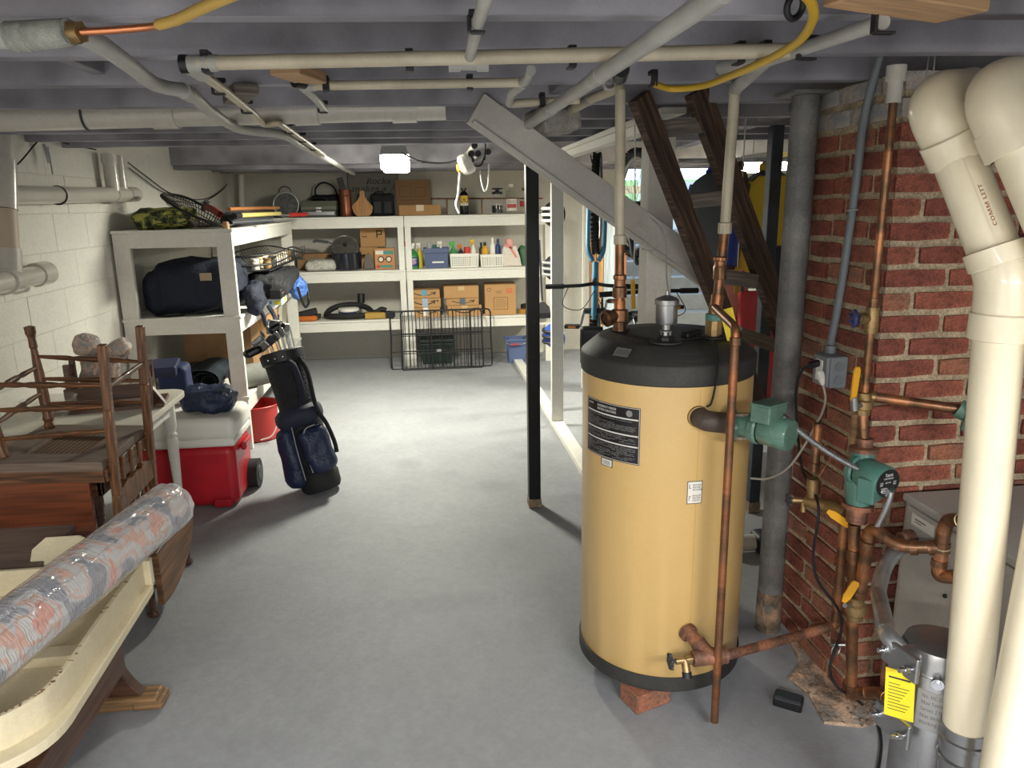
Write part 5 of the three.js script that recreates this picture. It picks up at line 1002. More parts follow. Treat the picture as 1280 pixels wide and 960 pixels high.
function basket(label, x, w, h, z) {   // white basket pierced with rows of holes
  const t = thing('storage_basket', label, 'basket'), d = 0.17, flare = 0.012;
  const nx = Math.round(w / 0.0235), ny = 5, holes = [];
  for (let i = 0; i < nx - 1; i++) for (let j = 0; j < ny; j++) { const cx = -w / 2 + (i + 1) * w / nx, cy = h * 0.16 + j * h * 0.145; holes.push([[cx - 0.0055, cy - 0.005], [cx + 0.0055, cy - 0.005], [cx + 0.0055, cy + 0.005], [cx - 0.0055, cy + 0.005]]); }
  const face = () => extrude([[-w / 2 + 0.008, 0], [w / 2 - 0.008, 0], [w / 2, h], [-w / 2, h]], 0.003, 0, [0, 0, 0], [0, 0, 0], holes);
  mesh('front', place(face(), [x, S2 + 0.001, z]), M.whitePlastic, t);
  mesh('rear', place(extrude([[-w / 2 + 0.008, 0], [w / 2 - 0.008, 0], [w / 2, h], [-w / 2, h]], 0.003), [x, S2 + 0.001, z - d]), M.whitePlastic, t);
  for (const s of [-1, 1]) mesh('side', box(0.003, h, d, [x + s * (w / 2 - 0.003), S2 + 0.001 + h / 2, z - d / 2], [0, 0, -s * 0.06], 0.001), M.whitePlastic, t);
  mesh('base', box(w - 0.02, 0.003, d, [x, S2 + 0.0025, z - d / 2], [0, 0, 0], 0.001), M.whitePlastic, t);
  mesh('rim', [box(w + 0.012, 0.008, 0.01, [x, S2 + h, z + 0.003]), box(w + 0.012, 0.008, 0.01, [x, S2 + h, z - d]), box(0.01, 0.008, d, [x - w / 2, S2 + h, z - d / 2]), box(0.01, 0.008, d, [x + w / 2, S2 + h, z - d / 2])], M.whitePlastic, t);
}
{
  const q = bb([0.295, 1.045, -7.84], [0.591, 1.178, -7.84]);
  basket('white pierced basket of spray bottles next to the blue tub', q.x, q.w, 0.14, -7.84);
  const y = S2 + 0.006;
  spray('bright green spray bottle in the first white basket', q.x - 0.11, y, -7.92, 0.26, 0.04, mat('#2c8d45', 0.4), mat('#3fae4c', 0.5));
  spray('dark bottle with orange head in the first white basket', q.x - 0.03, y, -7.95, 0.23, 0.034, M.black, mat('#d0762a', 0.5));
  one('sauce_can', lathe([[0, 0.001], [0.036, 0.001], [0.036, 0.19], [0.03, 0.2], [0, 0.2]], [q.x + 0.035, y, -7.91]), print('can', 64, 64, (c, w, h) => { c.fillStyle = '#c2392b'; c.fillRect(0, 0, w, h); c.fillStyle = '#e0b83a'; c.fillRect(0, 0, w, 24); }), 'red and yellow can in the first white basket', 'can');
  spray('white spray bottle with yellow head in the first white basket', q.x + 0.1, y, -7.92, 0.28, 0.033, M.whitePlastic, mat('#dcb12e', 0.5));
}
{
  const q = bb([0.612, 1.037, -7.84], [0.85, 1.164, -7.84]);
  basket('smaller white pierced basket beside the pink and white bag', q.x, q.w, 0.125, -7.84);
  const y = S2 + 0.006;
  const tall = (n, l, dx, dz, r, h, m, capm) => { const t = thing(n, l, 'bottle'); mesh('body', lathe([[0, 0.001], [r, 0.001], [r, h * 0.72], [r * 0.45, h * 0.82], [r * 0.4, h * 0.86], [0, h * 0.86]], [q.x + dx, y, -7.92 + dz], null, 18), m, t); mesh('cap', lathe([[0, 0], [r * 0.5, 0], [r * 0.45, h * 0.15], [0, h * 0.16]], [q.x + dx, y + h * 0.85, -7.92 + dz], null, 14), capm, t); };
  tall('yellow_bottle', 'yellow bottle with black cap in the smaller white basket', -0.065, 0, 0.034, 0.245, mat('#d9a52d', 0.5), M.black);
  tall('brown_bottle', 'dark brown bottle at the end of the smaller white basket', -0.1, -0.05, 0.024, 0.24, mat('#3a2620', 0.5), M.black);
  tall('white_bottle', 'slim white bottle in the smaller white basket', 0.015, 0.0, 0.03, 0.29, M.whitePlastic, M.whitePlastic);
  tall('blue_bottle', 'blue bottle at the end of the smaller white basket', 0.075, -0.02, 0.03, 0.275, mat('#2a437f', 0.45), mat('#24386c', 0.5));
}
{
  const t = thing('paper_sack', 'white and pink paper sack with gathered neck on the middle rear shelf', 'sack');
  const q = bb([0.838, 1.015, -7.83], [1.045, 1.324, -7.83]);
  mesh('sack', extrude([[-0.095, 0], [0.105, 0.0], [0.085, 0.1], [0.055, 0.185], [0.05, 0.215], [-0.08, 0.215], [-0.1, 0.17]], 0.09, 0.012, [q.x, S2, -7.95]), mat(0xffffff, 0.7, { map: mottle('sackpaper', '#d9d2c8', 10, 6, 0.2), bumpMap: WRINK, bumpScale: 0.003 }), t);
  mesh('pink_band', [bar([q.x - 0.075, S2 + 0.222, -7.846], [q.x + 0.01, S2 + 0.19, -7.846], 0.003, 0.03), bar([q.x - 0.02, S2 + 0.2, -7.846], [q.x + 0.05, S2 + 0.09, -7.846], 0.003, 0.022)], mat('#d9837c', 0.7), t, 'pink printed bands');
  mesh('neck', lathe([[0.045, 0], [0.04, 0.03], [0.042, 0.075], [0, 0.076]], [q.x - 0.02, S2 + 0.205, -7.9], null, 14), mat('#e0a5a0', 0.6), t);
  one('green_bottle', lathe([[0, 0.001], [0.05, 0.001], [0.05, 0.16], [0.025, 0.2], [0, 0.21]], [q.x + 0.13, S2, -8.0]), mat('#3d6a50', 0.5), 'green bottle half hidden behind the paper sack', 'bottle');
}
// ----- rear shelves, lower -----
{
  const t = thing('vacuum_hose', 'coiled black vacuum hose on the lower rear shelf', 'hose');
  const c = [-0.77, 0.61, -7.9], ps = [];
  for (let k = 0; k <= 20; k++) { const a = k / 20 * Math.PI * 2 * 1.05; ps.push([c[0] - 0.01 + 0.235 * Math.cos(a + 0.3), S1 + 0.035 + 0.09 * Math.max(0, Math.sin(a + 0.3)) + 0.001, -7.93 - 0.12 * Math.sin(a + 0.3)]); }
  mesh('coil', tube(ps, 0.03, 120, 12), M.blackRubber, t);
  mesh('tail', tube([[c[0] + 0.2, S1 + 0.06, -7.9], [c[0] + 0.27, S1 + 0.06, -7.87], [c[0] + 0.33, S1 + 0.09, -7.87], [c[0] + 0.38, S1 + 0.075, -7.87]], 0.027, 30, 12), M.blackRubber, t);
  mesh('nozzle', rod([c[0] + 0.11, S1 + 0.14, -8.05], [c[0] + 0.115, S1 + 0.24, -8.06], 0.038), M.black, t);
}
{
  const t = thing('cookie_tin', 'round blue and white patterned tin inside the hose coil', 'tin');
  const x = [-0.783, 0.557, -7.92][0];
  mesh('body', lathe([[0, 0.001], [0.105, 0.001], [0.105, 0.08], [0, 0.08]], [x, S1, -7.94], null, 32), print('tin', 512, 64, (c, w, h) => { c.fillStyle = '#1e2c5c'; c.fillRect(0, 0, w, h); c.strokeStyle = '#cfd2d8'; c.lineWidth = 4; for (let k = 0; k < 22; k++) { c.beginPath(); c.arc(12 + k * 24, 20 + (k % 3) * 11, 8, 0, 7); c.stroke(); } }), t);
  { const g = clean(new THREE.CylinderGeometry(0.1056, 0.1056, 0.07, 36, 1, true)); g.translate(x, S1 + 0.04, -7.94); t.children[0].material = M.whitePlastic; mesh('printed_band', g, TEX.get('tin') ? mat(0xffffff, 0.4, { map: TEX.get('tin') }) : M.blue, t); }
  mesh('lid', lathe([[0.108, 0], [0.108, 0.022], [0.1, 0.026], [0, 0.028]], [x, S1 + 0.08, -7.94], null, 32), M.whitePlastic, t);
}
one('drill_case', [box(0.19, 0.06, 0.1, [-1.195, 0.561, -7.87].map((v, i) => (i === 1 ? S1 + 0.075 : v)), [0, 0.1, 0.2], 0.008), box(0.05, 0.05, 0.05, [-1.089, 0.558, -7.87].map((v, i) => (i === 1 ? S1 + 0.04 : v)), [0, 0, 0], 0.008)], M.black, 'black tool lying on the orange pouch on the lower rear shelf', 'tool');
one('orange_pouch', cloth(0.2, 0.05, 0.14, [-1.194, 0.531, -7.85].map((v, i) => (i === 1 ? S1 + 0.026 : v)), [0, 0, 0], 0.02, 0.004, 20, 3, 8), mat('#c06a20', 0.7), 'flat orange pouch on the lower rear shelf', 'pouch');
one('yellow_case', box(0.22, 0.065, 0.14, [-0.507, 0.54, -7.86].map((v, i) => (i === 1 ? S1 + 0.034 : v)), [0, 0.1, 0], 0.012), mat('#a8863a', 0.6), 'mustard coloured flat case on the lower rear shelf', 'case');
one('dark_case', box(0.15, 0.065, 0.12, [-0.382, 0.57, -7.86].map((v, i) => (i === 1 ? S1 + 0.035 : v)), [0, -0.1, 0.0], 0.01), M.black, 'small black case at the end of the lower rear shelf', 'case');
{
  const A = bb([-0.148, 0.585, -7.82], [0.179, 0.842, -7.82]), z = -7.82, blueTape = mat('#5f97ad', 0.4);
  carton('bottom carton of the stack with blue tape on the lower rear shelf', A.x + 0.005, S1, z, 0.3, 0.1, 0.22, 0.02, { tapeM: M.whitePlastic, tapeH: 0.9, print: smile });
  carton('middle carton of the stack with blue tape on the lower rear shelf', A.x, S1 + 0.102, z, 0.33, 0.095, 0.24, -0.02, { tapeM: mat('#9fb0c4', 0.3), tapeH: 0.95, print: smileDk });
  carton('topmost carton of the stack with blue tape on the lower rear shelf', A.x - 0.005, S1 + 0.199, z, 0.325, 0.085, 0.24, 0.01, { tapeM: blueTape, tapeH: 0.7, print: smile });
  const B = bb([0.219, 0.573, -7.82], [0.598, 0.864, -7.82]);
  carton('bottom carton of the stack with the open plain top box', B.x + 0.02, S1, z, 0.36, 0.11, 0.24, 0.03, { tapeH: 0.6, print: smileDk });
  carton('middle carton of the stack with the open plain top box', B.x + 0.0, S1 + 0.112, z, 0.34, 0.075, 0.24, -0.03, { tapeM: mat('#5a646e', 0.3), tapeH: 0.9, print: smile });
  const top = carton('topmost plain carton with torn tape of its stack on the lower rear shelf', B.x - 0.01, S1 + 0.189, z + 0.01, 0.365, 0.125, 0.24, 0.02, { tapeH: 0.35 });
  const C = bb([0.639, 0.537, -7.8], [0.976, 0.847, -7.8]);
  carton('big square carton with printed icons on the lower rear shelf', C.x, S1, -7.8, 0.33, 0.32, 0.3, -0.05, { tape: false, print: print('bigbox', 200, 200, (c, w, h) => { cardBg(c, w, h); c.strokeStyle = '#5a4630'; c.lineWidth = 3; c.beginPath(); c.arc(26, 26, 12, 0, 7); c.stroke(); c.strokeRect(56, 82, 92, 86); c.fillStyle = '#7a6245'; for (let k = 0; k < 6; k++) c.fillRect(66, 96 + k * 11, 60 + (k * 13) % 20, 3); c.fillRect(70, 36, 40, 5); c.fillRect(76, 48, 30, 5); c.fillStyle = '#c26a4e'; c.fillRect(140, 18, 38, 34); c.fillStyle = '#b28a5c'; c.fillRect(148, 26, 22, 4); c.fillRect(154, 36, 16, 4); }, 0.85) });
  const o = [1.073, 0.559, -7.85];
  one('tape_reel', lathe([[0.02, 0], [0.05, 0], [0.05, 0.045], [0.02, 0.045]], [o[0] - 0.02, S1 + 0.001, -7.87]), mat('#a5792c', 0.5), 'amber tape reel beside the big square carton', 'tape');
  one('black_pouch', cloth(0.16, 0.08, 0.12, [o[0] + 0.06, S1 + 0.042, -8.02], [0, 0, 0], 0.025, 0.008, 14, 2, 8), M.blackCloth, 'black pouch behind the black post on the lower rear shelf', 'pouch');
}
// ----- in front of and under the rear shelves -----
{
  const t = thing('dog_crate', 'folded black wire dog crate leaning against the rear shelving', 'crate');
  const panel = (a, b, nx, ys, r, nm) => {   // a lower left, b upper right
    const z = a[2], z2 = a[2] - 0.03, Y = (f) => a[1] + (b[1] - a[1]) * f, Z = (f) => z + (z2 - z) * f;
    mesh('frame', tube([[a[0], Y(0), z], [a[0], Y(0.5), Z(0.5)], [a[0], Y(0.94), Z(0.94)], [a[0] + 0.03, Y(1), z2], [(a[0] + b[0]) / 2, Y(1), z2], [b[0] - 0.03, Y(1), z2], [b[0], Y(0.94), Z(0.94)], [b[0], Y(0.5), Z(0.5)], [b[0], Y(0), z], [(a[0] + b[0]) / 2, Y(0), z]], r * 2.1, 160, 8, true, 0.1), M.black, t);
    for (let k = 1; k < nx; k++) { const x = a[0] + (b[0] - a[0]) * k / nx; mesh('wire', rod([x, Y(0), z], [x, Y(1), z2], r, r, 6), M.black, t); }
    for (const f of ys) mesh('cross_wire', rod([a[0], Y(f), Z(f) + 0.006], [b[0], Y(f), Z(f) + 0.006], r * 1.2, r * 1.2, 6), M.black, t);
  };
  const f0 = [-0.236, 0.013, -7.55], f1 = [0.586, 0.598, -7.55];
  panel([f0[0], 0.008, -7.55], [f1[0], 0.61, -7.55], 22, [0.28, 0.32, 0.58, 0.62], 0.004);
  panel([[-0.345, 0.004, -7.61][0], 0.008, -7.61], [[0.682, 0.587, -7.61][0], 0.6, -7.61], 8, [0.3, 0.6], 0.004);
  mesh('door_bar', rod([[0.066, 0.019, -7.54][0], 0.02, -7.538], [[0.066, 0.019, -7.54][0], 0.6, -7.565], 0.008, 0.008, 8), M.black, t);
  mesh('door_bar', rod([[0.462, 0.003, -7.54][0], 0.02, -7.538], [[0.462, 0.003, -7.54][0], 0.6, -7.565], 0.007, 0.007, 8), M.black, t);
  mesh('latch', box(0.05, 0.03, 0.012, [[0.137, 0.161, -7.53][0], 0.2, -7.532]), M.stainless, t);
}
{
  const t = thing('plastic_bin', 'dark green plastic bin behind the wire dog crate', 'bin');
  const q = bb([-0.057, -0.007, -7.85], [0.303, 0.283, -7.85]);
  mesh('body', extrude([[-q.w * 0.42, 0], [q.w * 0.42, 0], [q.w * 0.48, 0.22], [-q.w * 0.48, 0.22]], 0.26, 0.008, [q.x, 0, -8.1]), mat('#1d302b', 0.5), t);
  mesh('lid', soft(q.w * 1.04, 0.04, 0.3, [q.x, 0.245, -7.97], [0, 0, 0], 0.012, 2), mat('#1a2826', 0.5), t);
  for (let k = -2; k <= 2; k++) mesh('rib', box(0.012, 0.18, 0.008, [q.x + k * q.w * 0.17, 0.11, -7.836]), mat('#1d302b', 0.5), t);
}
{
  const t = thing('mop_bucket', 'square blue bucket with red handle under the rear shelf', 'bucket');
  const q = bb([0.846, 0.038, -7.75], [1.064, 0.29, -7.75]), m = mat('#56658c', 0.5);
  const w = 0.2, h = 0.25, x = q.x + 0.01, z = -7.8;
  const wallS = (w0, w1) => [[-w0 / 2, 0], [w0 / 2, 0], [w1 / 2, h], [-w1 / 2, h]];
  for (const s of [-1, 1]) { mesh('wall', extrude(wallS(w * 0.85, w * 1.1), 0.005, 0, [x, 0.004, z + s * 0.085 - 0.0025], [s * 0.1, 0, 0]), m, t); mesh('wall', extrude(wallS(0.17, 0.22), 0.005, 0, [x + s * w * 0.44, 0.004, z], [0, Math.PI / 2, -s * 0.1, 'XYZ']), m, t); }
  mesh('base', box(w * 0.85, 0.006, 0.17, [x, 0.004, z]), m, t);
  mesh('rim', [box(w * 1.2, 0.02, 0.016, [x, h, z + 0.112]), box(w * 1.2, 0.02, 0.016, [x, h, z - 0.112]), box(0.016, 0.02, 0.23, [x - w * 0.58, h, z]), box(0.016, 0.02, 0.23, [x + w * 0.58, h, z])], m, t);
  mesh('handle', [tube([[x - w * 0.58, h, z + 0.02], [x - w * 0.62, h - 0.02, z + 0.12], [x - w * 0.3, h - 0.04, z + 0.14], [x + w * 0.3, h - 0.035, z + 0.14], [x + w * 0.6, h - 0.01, z + 0.1]], 0.004, 40, 6)], M.galv, t);
  mesh('grip', rod([x - w * 0.35, h - 0.04, z + 0.14], [x + w * 0.1, h - 0.038, z + 0.142], 0.01), mat('#a8434c', 0.5), t, 'red grip');
}

// ---------- left: things on and under the side shelving ----------
{
  const t = thing('duffel_bag', 'large navy duffel bag on the block wall shelving', 'bag');
  mesh('body', cloth(0.56, 0.36, 0.55, [-1.545, 1.13, -5.52], [0, 0.05, 0], 0.11, 0.02, 7, 1, 18), M.navy, t);
  mesh('end_panel', cloth(0.2, 0.3, 0.5, [-1.79, 1.1, -5.5], [0, 0, 0], 0.09, 0.015, 9, 4), M.navy, t);
  mesh('label_patch', box(0.075, 0.05, 0.004, [-1.444, 1.206, -5.235], [0, 0.05, 0], 0.001), mat('#a8957c', 0.7), t, 'tan woven label');
  mesh('strap', tube([[-1.8, 0.955, -5.24], [-1.7, 0.95, -5.21], [-1.6, 0.957, -5.23], [-1.4, 1.0, -5.24], [-1.33, 1.1, -5.235]], 0.008, 40, 6), M.blackCloth, t);
}
{
  const t = thing('hanging_bag', 'crumpled navy bag with loose strap at the corner of the block wall shelving', 'bag');
  mesh('body', cloth(0.08, 0.2, 0.26, [-1.185, 1.04, -5.42], [0.2, 0, 0.1], 0.05, 0.02, 12, 8), M.navy, t);
  mesh('strap', tube([[-1.17, 1.02, -5.4], [-1.13, 0.93, -5.38], [-1.12, 0.84, -5.42], [-1.1, 0.8, -5.47], [-1.08, 0.86, -5.56], [-1.13, 0.95, -5.62]], 0.016, 50, 6), M.navyShiny, t, 'navy webbing strap');
}
{
  const t = thing('black_jacket', 'pile of black leather-look jackets on the block wall shelving', 'jacket');
  mesh('body', cloth(0.26, 0.22, 0.8, [-1.2, 1.06, -6.1], [0, 0.06, 0.0], 0.09, 0.035, 9, 11, 16), M.blackCloth, t);
  mesh('sleeve', cloth(0.13, 0.13, 0.75, [-1.09, 1.08, -6.15], [0.12, 0.04, 0.2], 0.055, 0.025, 11, 14, 14), M.blackCloth, t);
  mesh('strap', tube([[-1.07, 0.98, -6.6], [-1.05, 0.85, -6.66], [-1.04, 0.79, -6.75], [-1.03, 0.82, -6.9], [-1.04, 0.95, -6.95]], 0.012, 40, 6), M.black, t);
}
{
  const t = thing('box_case', 'long black case lying at the edge of the block wall shelving', 'case');
  mesh('case', box(0.09, 0.075, 0.42, [-1.09, 1.03, -5.85], [0, 0.05, 0], 0.012), M.black, t);
  mesh('zip', box(0.002, 0.004, 0.4, [-1.043, 1.035, -5.85], [0, 0.05, 0], 0.0005), mat('#8a5f48', 0.5), t);
}
one('snack_packet', place(sheet(0.3, 0.045, [0, 0, 0], [0, 0, 0], 0.1), [-1.1, 0.968, -5.82], [0, Math.PI / 2 + 0.05, 0]), print('packet', 96, 48, (c, w, h) => { c.fillStyle = '#cfd8dc'; c.fillRect(0, 0, w, h); c.fillStyle = '#d6d23c'; c.fillRect(44, 8, 44, 34); c.fillStyle = '#4f8fb5'; c.fillRect(10, 12, 18, 24); }), 'small blue and yellow packet under the long black case', 'packet');
one('blue_bag', cloth(0.15, 0.19, 0.22, [-1.109, 0.969, -6.801], [0.1, 0.4, 0.2], 0.06, 0.03, 12, 21), mat(0xffffff, 0.55, { map: mottle('bluebag', '#4f78c4', 12, 8, 0.2), bumpMap: WRINK, bumpScale: 0.006 }), 'bright blue crumpled bag at the far end of the block wall shelving', 'bag');
{
  const t = thing('wire_tray', 'black wire basket of small jars and reels on the block wall shelving', 'basket');
  const y = 1.24, z0 = -5.7, z1 = -7.2, x0 = -1.42, x1 = -1.1;
  for (const k of [0, 1]) mesh('hoop', tube([[x0, y + k * 0.07, z0], [x1, y + k * 0.07 + 0.01, z0], [x1 + 0.04, y + k * 0.07 + 0.02, (z0 + z1) / 2], [x1, y + k * 0.06 - 0.06, z1], [x0, y + k * 0.07, z1]], 0.007, 80, 6, true), M.black, t);
  for (let k = 0; k < 16; k++) { const z = z0 + (z1 - z0) * (k + 0.5) / 16; mesh('wire', tube([[x1 + 0.03, y + 0.07, z], [x1 + 0.01, y - 0.03, z], [x0 + 0.1, y - 0.04, z], [x0, y + 0.07, z]], 0.003, 12, 5), M.black, t); }
  mesh('tray_base', box(0.26, 0.01, 1.4, [-1.25, y - 0.045, -6.45]), M.greyDark, t);
  for (const [x, z] of [[-1.38, -5.8], [-1.38, -7.1], [-1.14, -5.8], [-1.14, -7.1]]) mesh('leg', rod([x, 0.946, z], [x, y - 0.045, z], 0.008, 0.008, 6), M.black, t);
  const cols = ['#d9d2c2', '#8c6f4a', '#c7b89c', '#3a3733', '#e3ded2'];
  for (let k = 0; k < 14; k++) one('tackle_jar', lathe([[0, 0], [0.03, 0], [0.032, 0.05], [0.026, 0.055], [0.026, 0.062], [0.032, 0.064], [0.032, 0.08], [0, 0.082]], [-1.2 + (k % 2) * 0.07 - 0.04, y - 0.039, -5.82 - k * 0.093], null, 12), mat(cols[k % 5], 0.5), 'little tackle jar in the black wire basket between bag and jackets', 'jar', 'little jars in the black wire basket');
}
// on top of the side shelving
{
  const t = thing('camo_bag', 'camouflage net bag on top of the block wall shelving', 'bag');
  const camo = mat(0xffffff, 0.8, { map: dataTex('camo', S, (i) => { const a = n16[i], b = n32[i]; return a > 0.58 ? [178, 176, 92] : b > 0.56 ? [64, 74, 44] : a < 0.36 ? [36, 40, 30] : [112, 120, 66]; }, 0.5), bumpMap: WRINK, bumpScale: 0.006 });
  mesh('body', cloth(0.34, 0.13, 0.5, [-1.73, 1.588, -5.5], [0, 0.1, 0.03], 0.06, 0.02, 10, 31), camo, t);
  mesh('flap', cloth(0.2, 0.08, 0.26, [-1.62, 1.6, -5.38], [0, 0.5, 0.3], 0.035, 0.015, 14, 35, 8), camo, t);
}
{
  const t = thing('landing_net', 'dark fishing landing net lying on top of the block wall shelving', 'net');
  const rim = [[-1.72, 1.745, -5.42], [-1.62, 1.68, -5.28], [-1.47, 1.6, -5.24], [-1.32, 1.545, -5.26], [-1.27, 1.55, -5.4], [-1.4, 1.62, -5.5], [-1.6, 1.73, -5.52]];
  mesh('rim', tube(rim, 0.009, 70, 8, true), M.black, t);
  const c = [-1.5, 1.53, -5.42], gs = [];
  const cv = new THREE.CatmullRomCurve3(rim.map((p) => V(...p)), true);
  for (let k = 0; k < 64; k++) { const p = cv.getPoint(k / 64).toArray(); gs.push(tube([p, [(p[0] * 0.6 + c[0] * 0.4), Math.max(1.535, p[1] - 0.07), p[2] * 0.6 + c[2] * 0.4], c], 0.003, 8, 4)); }
  for (const f of [0.12, 0.25, 0.38, 0.5, 0.62, 0.75]) gs.push(tube(Array.from({ length: 16 }, (_, k) => { const p = cv.getPoint(k / 16).toArray(); return [p[0] * (1 - f) + c[0] * f, Math.max(1.535, p[1] * (1 - f) + c[1] * f - 0.05 * Math.sin(f * 3)), p[2] * (1 - f) + c[2] * f]; }), 0.003, 60, 4, true));
  const o = mesh('netting', gs, mat('#3a332c', 0.8), t); o.userData.kind = 'stuff';
  mesh('handle', rod([-1.27, 1.555, -5.35], [-1.1, 1.56, -5.9], 0.012, 0.012, 10), M.greyDark, t);
}
{
  const t = thing('rod_case', 'dark grey rod case lying along the top of the block wall shelving', 'case');
  mesh('case', cloth(0.12, 0.1, 1.3, [-1.32, 1.573, -6.15], [0, -0.02, 0], 0.045, 0.008, 10, 41, 12), mat('#33353a', 0.8), t);
}
{
  const t = thing('hammer', 'hammer with dull red grip resting on the landing net', 'tool');
  mesh('grip', tube([[-1.42, 1.66, -5.36], [-1.37, 1.645, -5.3], [-1.31, 1.61, -5.25]], 0.024, 20, 12), mat('#7d3a33', 0.5), t);
  mesh('head', [rod([-1.46, 1.64, -5.4], [-1.42, 1.7, -5.38], 0.018)], M.greyDark, t);
}
{
  const t = thing('yellow_rod', 'pale yellow handled pole lying along the rod case', 'pole');
  mesh('pole', rod([-1.26, 1.6, -5.6], [-1.22, 1.6, -6.9], 0.016), mat('#d3c172', 0.5), t);
  mesh('black_end', rod([-1.265, 1.6, -5.6], [-1.27, 1.6, -5.45], 0.02), M.black, t);
}
one('wood_pole', rod([-1.36, 1.645, -5.7], [-1.28, 1.65, -7.2], 0.014), mat('#b5794a', 0.5), 'orange wooden pole resting on the rod case', 'pole');
{
  const t = thing('pruning_saw', 'tool with bright red handle at the far end of the block wall shelving top', 'tool');
  mesh('handle', rod([-1.18, 1.585, -7.15], [-1.06, 1.585, -7.4], 0.02, 0.017), mat('#b8352f', 0.45), t);
  mesh('shaft', rod([-1.33, 1.59, -6.85], [-1.18, 1.585, -7.15], 0.009), M.galv, t);
}
one('cork_float', lathe([[0, 0], [0.02, 0], [0.022, 0.03], [0.016, 0.045], [0, 0.046]], [-1.27, 1.521, -5.2]), M.bareWood, 'small wooden float at the front corner of the block wall shelving top', 'float');
// boxes below
carton('wide brown carton under the navy duffel shelf', -1.56, 0.386, -5.78, 0.5, 0.42, 0.5, 0, { dark: true, tape: false });
carton('tall tan carton at the open side of the block wall shelving', -1.3, 0.386, -6.05, 0.12, 0.43, 0.45, 0.0, { tape: false });
one('white_board', box(0.03, 0.4, 0.28, [-1.3, 0.6, -6.98], [0, 0, -0.12]), mat('#d6d2b8', 0.6), 'cream board leaning inside the block wall shelving', 'board');
one('navy_folder', box(0.05, 0.32, 0.3, [-1.32, 0.56, -6.74], [0, 0.1, -0.1]), M.navy, 'navy folder standing behind the golf clubs', 'folder');
// sleeping mats and bag
{
  const t = thing('rolled_mat', 'dark rolled foam mat with spiral end on the lowest block wall shelf', 'mat');
  const a = [-1.5, 0.484], sp = [];
  for (let k = 0; k <= 60; k++) { const f = k / 60, r = 0.03 + 0.066 * f, an = f * Math.PI * 5.6; sp.push([a[0] - 0.07 * f + r * Math.cos(an) * (1 + 0.7 * f), a[1] + r * Math.sin(an)]); }
  const sh = new THREE.Shape(sp.map((p) => new THREE.Vector2(p[0], p[1])).concat(sp.slice().reverse().map((p) => new THREE.Vector2(a[0] + (p[0] - a[0]) * 0.94, a[1] + (p[1] - a[1]) * 0.94))));
  mesh('roll', extrude(sh, 0.45, 0, [0, 0, -5.7]), mat('#16212b', 0.85), t);
  mesh('outer_fold', cloth(0.26, 0.16, 0.42, [-1.72, 0.468, -5.48], [0, 0, 0.1], 0.06, 0.008, 8, 51), mat('#0f161d', 0.85), t);
  mesh('core', rod([-1.52, 0.49, -5.68], [-1.52, 0.49, -5.36], 0.07, 0.07, 20), mat('#0c1218', 0.9), t);
}
{
  const t = thing('rolled_mat', 'grey rolled foam mat poking out over the edge of the lowest block wall shelf', 'mat');
  mesh('roll', rod([-1.36, 0.472, -5.36], [-1.08, 0.472, -5.62], 0.085, 0.085, 28), mat(0xffffff, 0.85, { map: mottle('greymat', '#74756f', 8, 8, 0.2) }), t);
}
{
  const t = thing('stuff_sack', 'shiny navy stuff sack on the white cooler lid', 'bag');
  mesh('sack', cloth(0.28, 0.14, 0.2, [-1.237, 0.558, -4.28].map((v, i) => (i === 1 ? 0.597 : v)), [0, 0, 0], 0.065, 0.022, 13, 61, 16), M.navyShiny, t);
}
one('navy_box', box(0.16, 0.06, 0.3, [-1.523, 0.726, -4.46].map((v, i) => (i === 1 ? 0.75 : v)), [0, 0.2, 0], 0.01), mat('#161f42', 0.6), 'flat navy box behind the white painted table', 'box');
one('blue_tote', cloth(0.16, 0.2, 0.2, [-1.477, 0.569, -4.5].map((v, i) => (i === 1 ? 0.66 : v)), [0, 0.1, 0], 0.03, 0.008, 10, 66), mat('#16244f', 0.7), 'blue tote between the white painted table and the navy sack', 'bag');

// coolers
{
  const t = thing('wheeled_cooler', 'red wheeled cooler with white lid beside the white painted table', 'cooler');
  const x0 = -1.62, x1 = -1.075, z0 = -4.52, z1 = -4.1;
  const body = new THREE.BoxGeometry(x1 - x0, 0.36, z1 - z0, 6, 4, 6), q = body.attributes.position;
  for (let i = 0; i < q.count; i++) { const f = 0.9 + 0.1 * (q.getY(i) / 0.36 + 0.5); q.setX(i, q.getX(i) * f); q.setZ(i, q.getZ(i) * f); }
  mesh('body', [soft(x1 - x0 - 0.02, 0.36, z1 - z0 - 0.02, [(x0 + x1) / 2, 0.185, (z0 + z1) / 2], [0, 0, 0], 0.05, 5), soft(0.1, 0.05, 0.03, [x1 - 0.1, 0.03, z1 - 0.01], [0, 0, 0], 0.012, 2)], M.red, t);
  mesh('collar', soft(x1 - x0, 0.05, z1 - z0, [(x0 + x1) / 2, 0.385, (z0 + z1) / 2], [0, 0, 0], 0.02, 3), M.whitePlastic, t);
  mesh('lid', soft(x1 - x0 + 0.01, 0.13, z1 - z0 + 0.01, [(x0 + x1) / 2, 0.46, (z0 + z1) / 2], [0, 0, 0], 0.045, 5), M.whitePlastic, t, 'white rounded lid');
  mesh('side_handle', soft(0.035, 0.05, 0.16, [x1 + 0.01, 0.32, (z0 + z1) / 2], [0, 0, 0], 0.015, 3), M.red, t);
  for (const z of [z0 + 0.1]) { const w = mesh('wheel', rod([x1 - 0.02, 0.09, z], [x1 + 0.045, 0.09, z], 0.088, 0.088, 28), M.blackRubber, t); mesh('hub_cap', lathe([[0.05, 0], [0.045, 0.006], [0.02, 0.008], [0, 0.004]], [x1 + 0.044, 0.09, z], [x1 + 0.2, 0.09, z], 20), M.greyDark, w); }
}
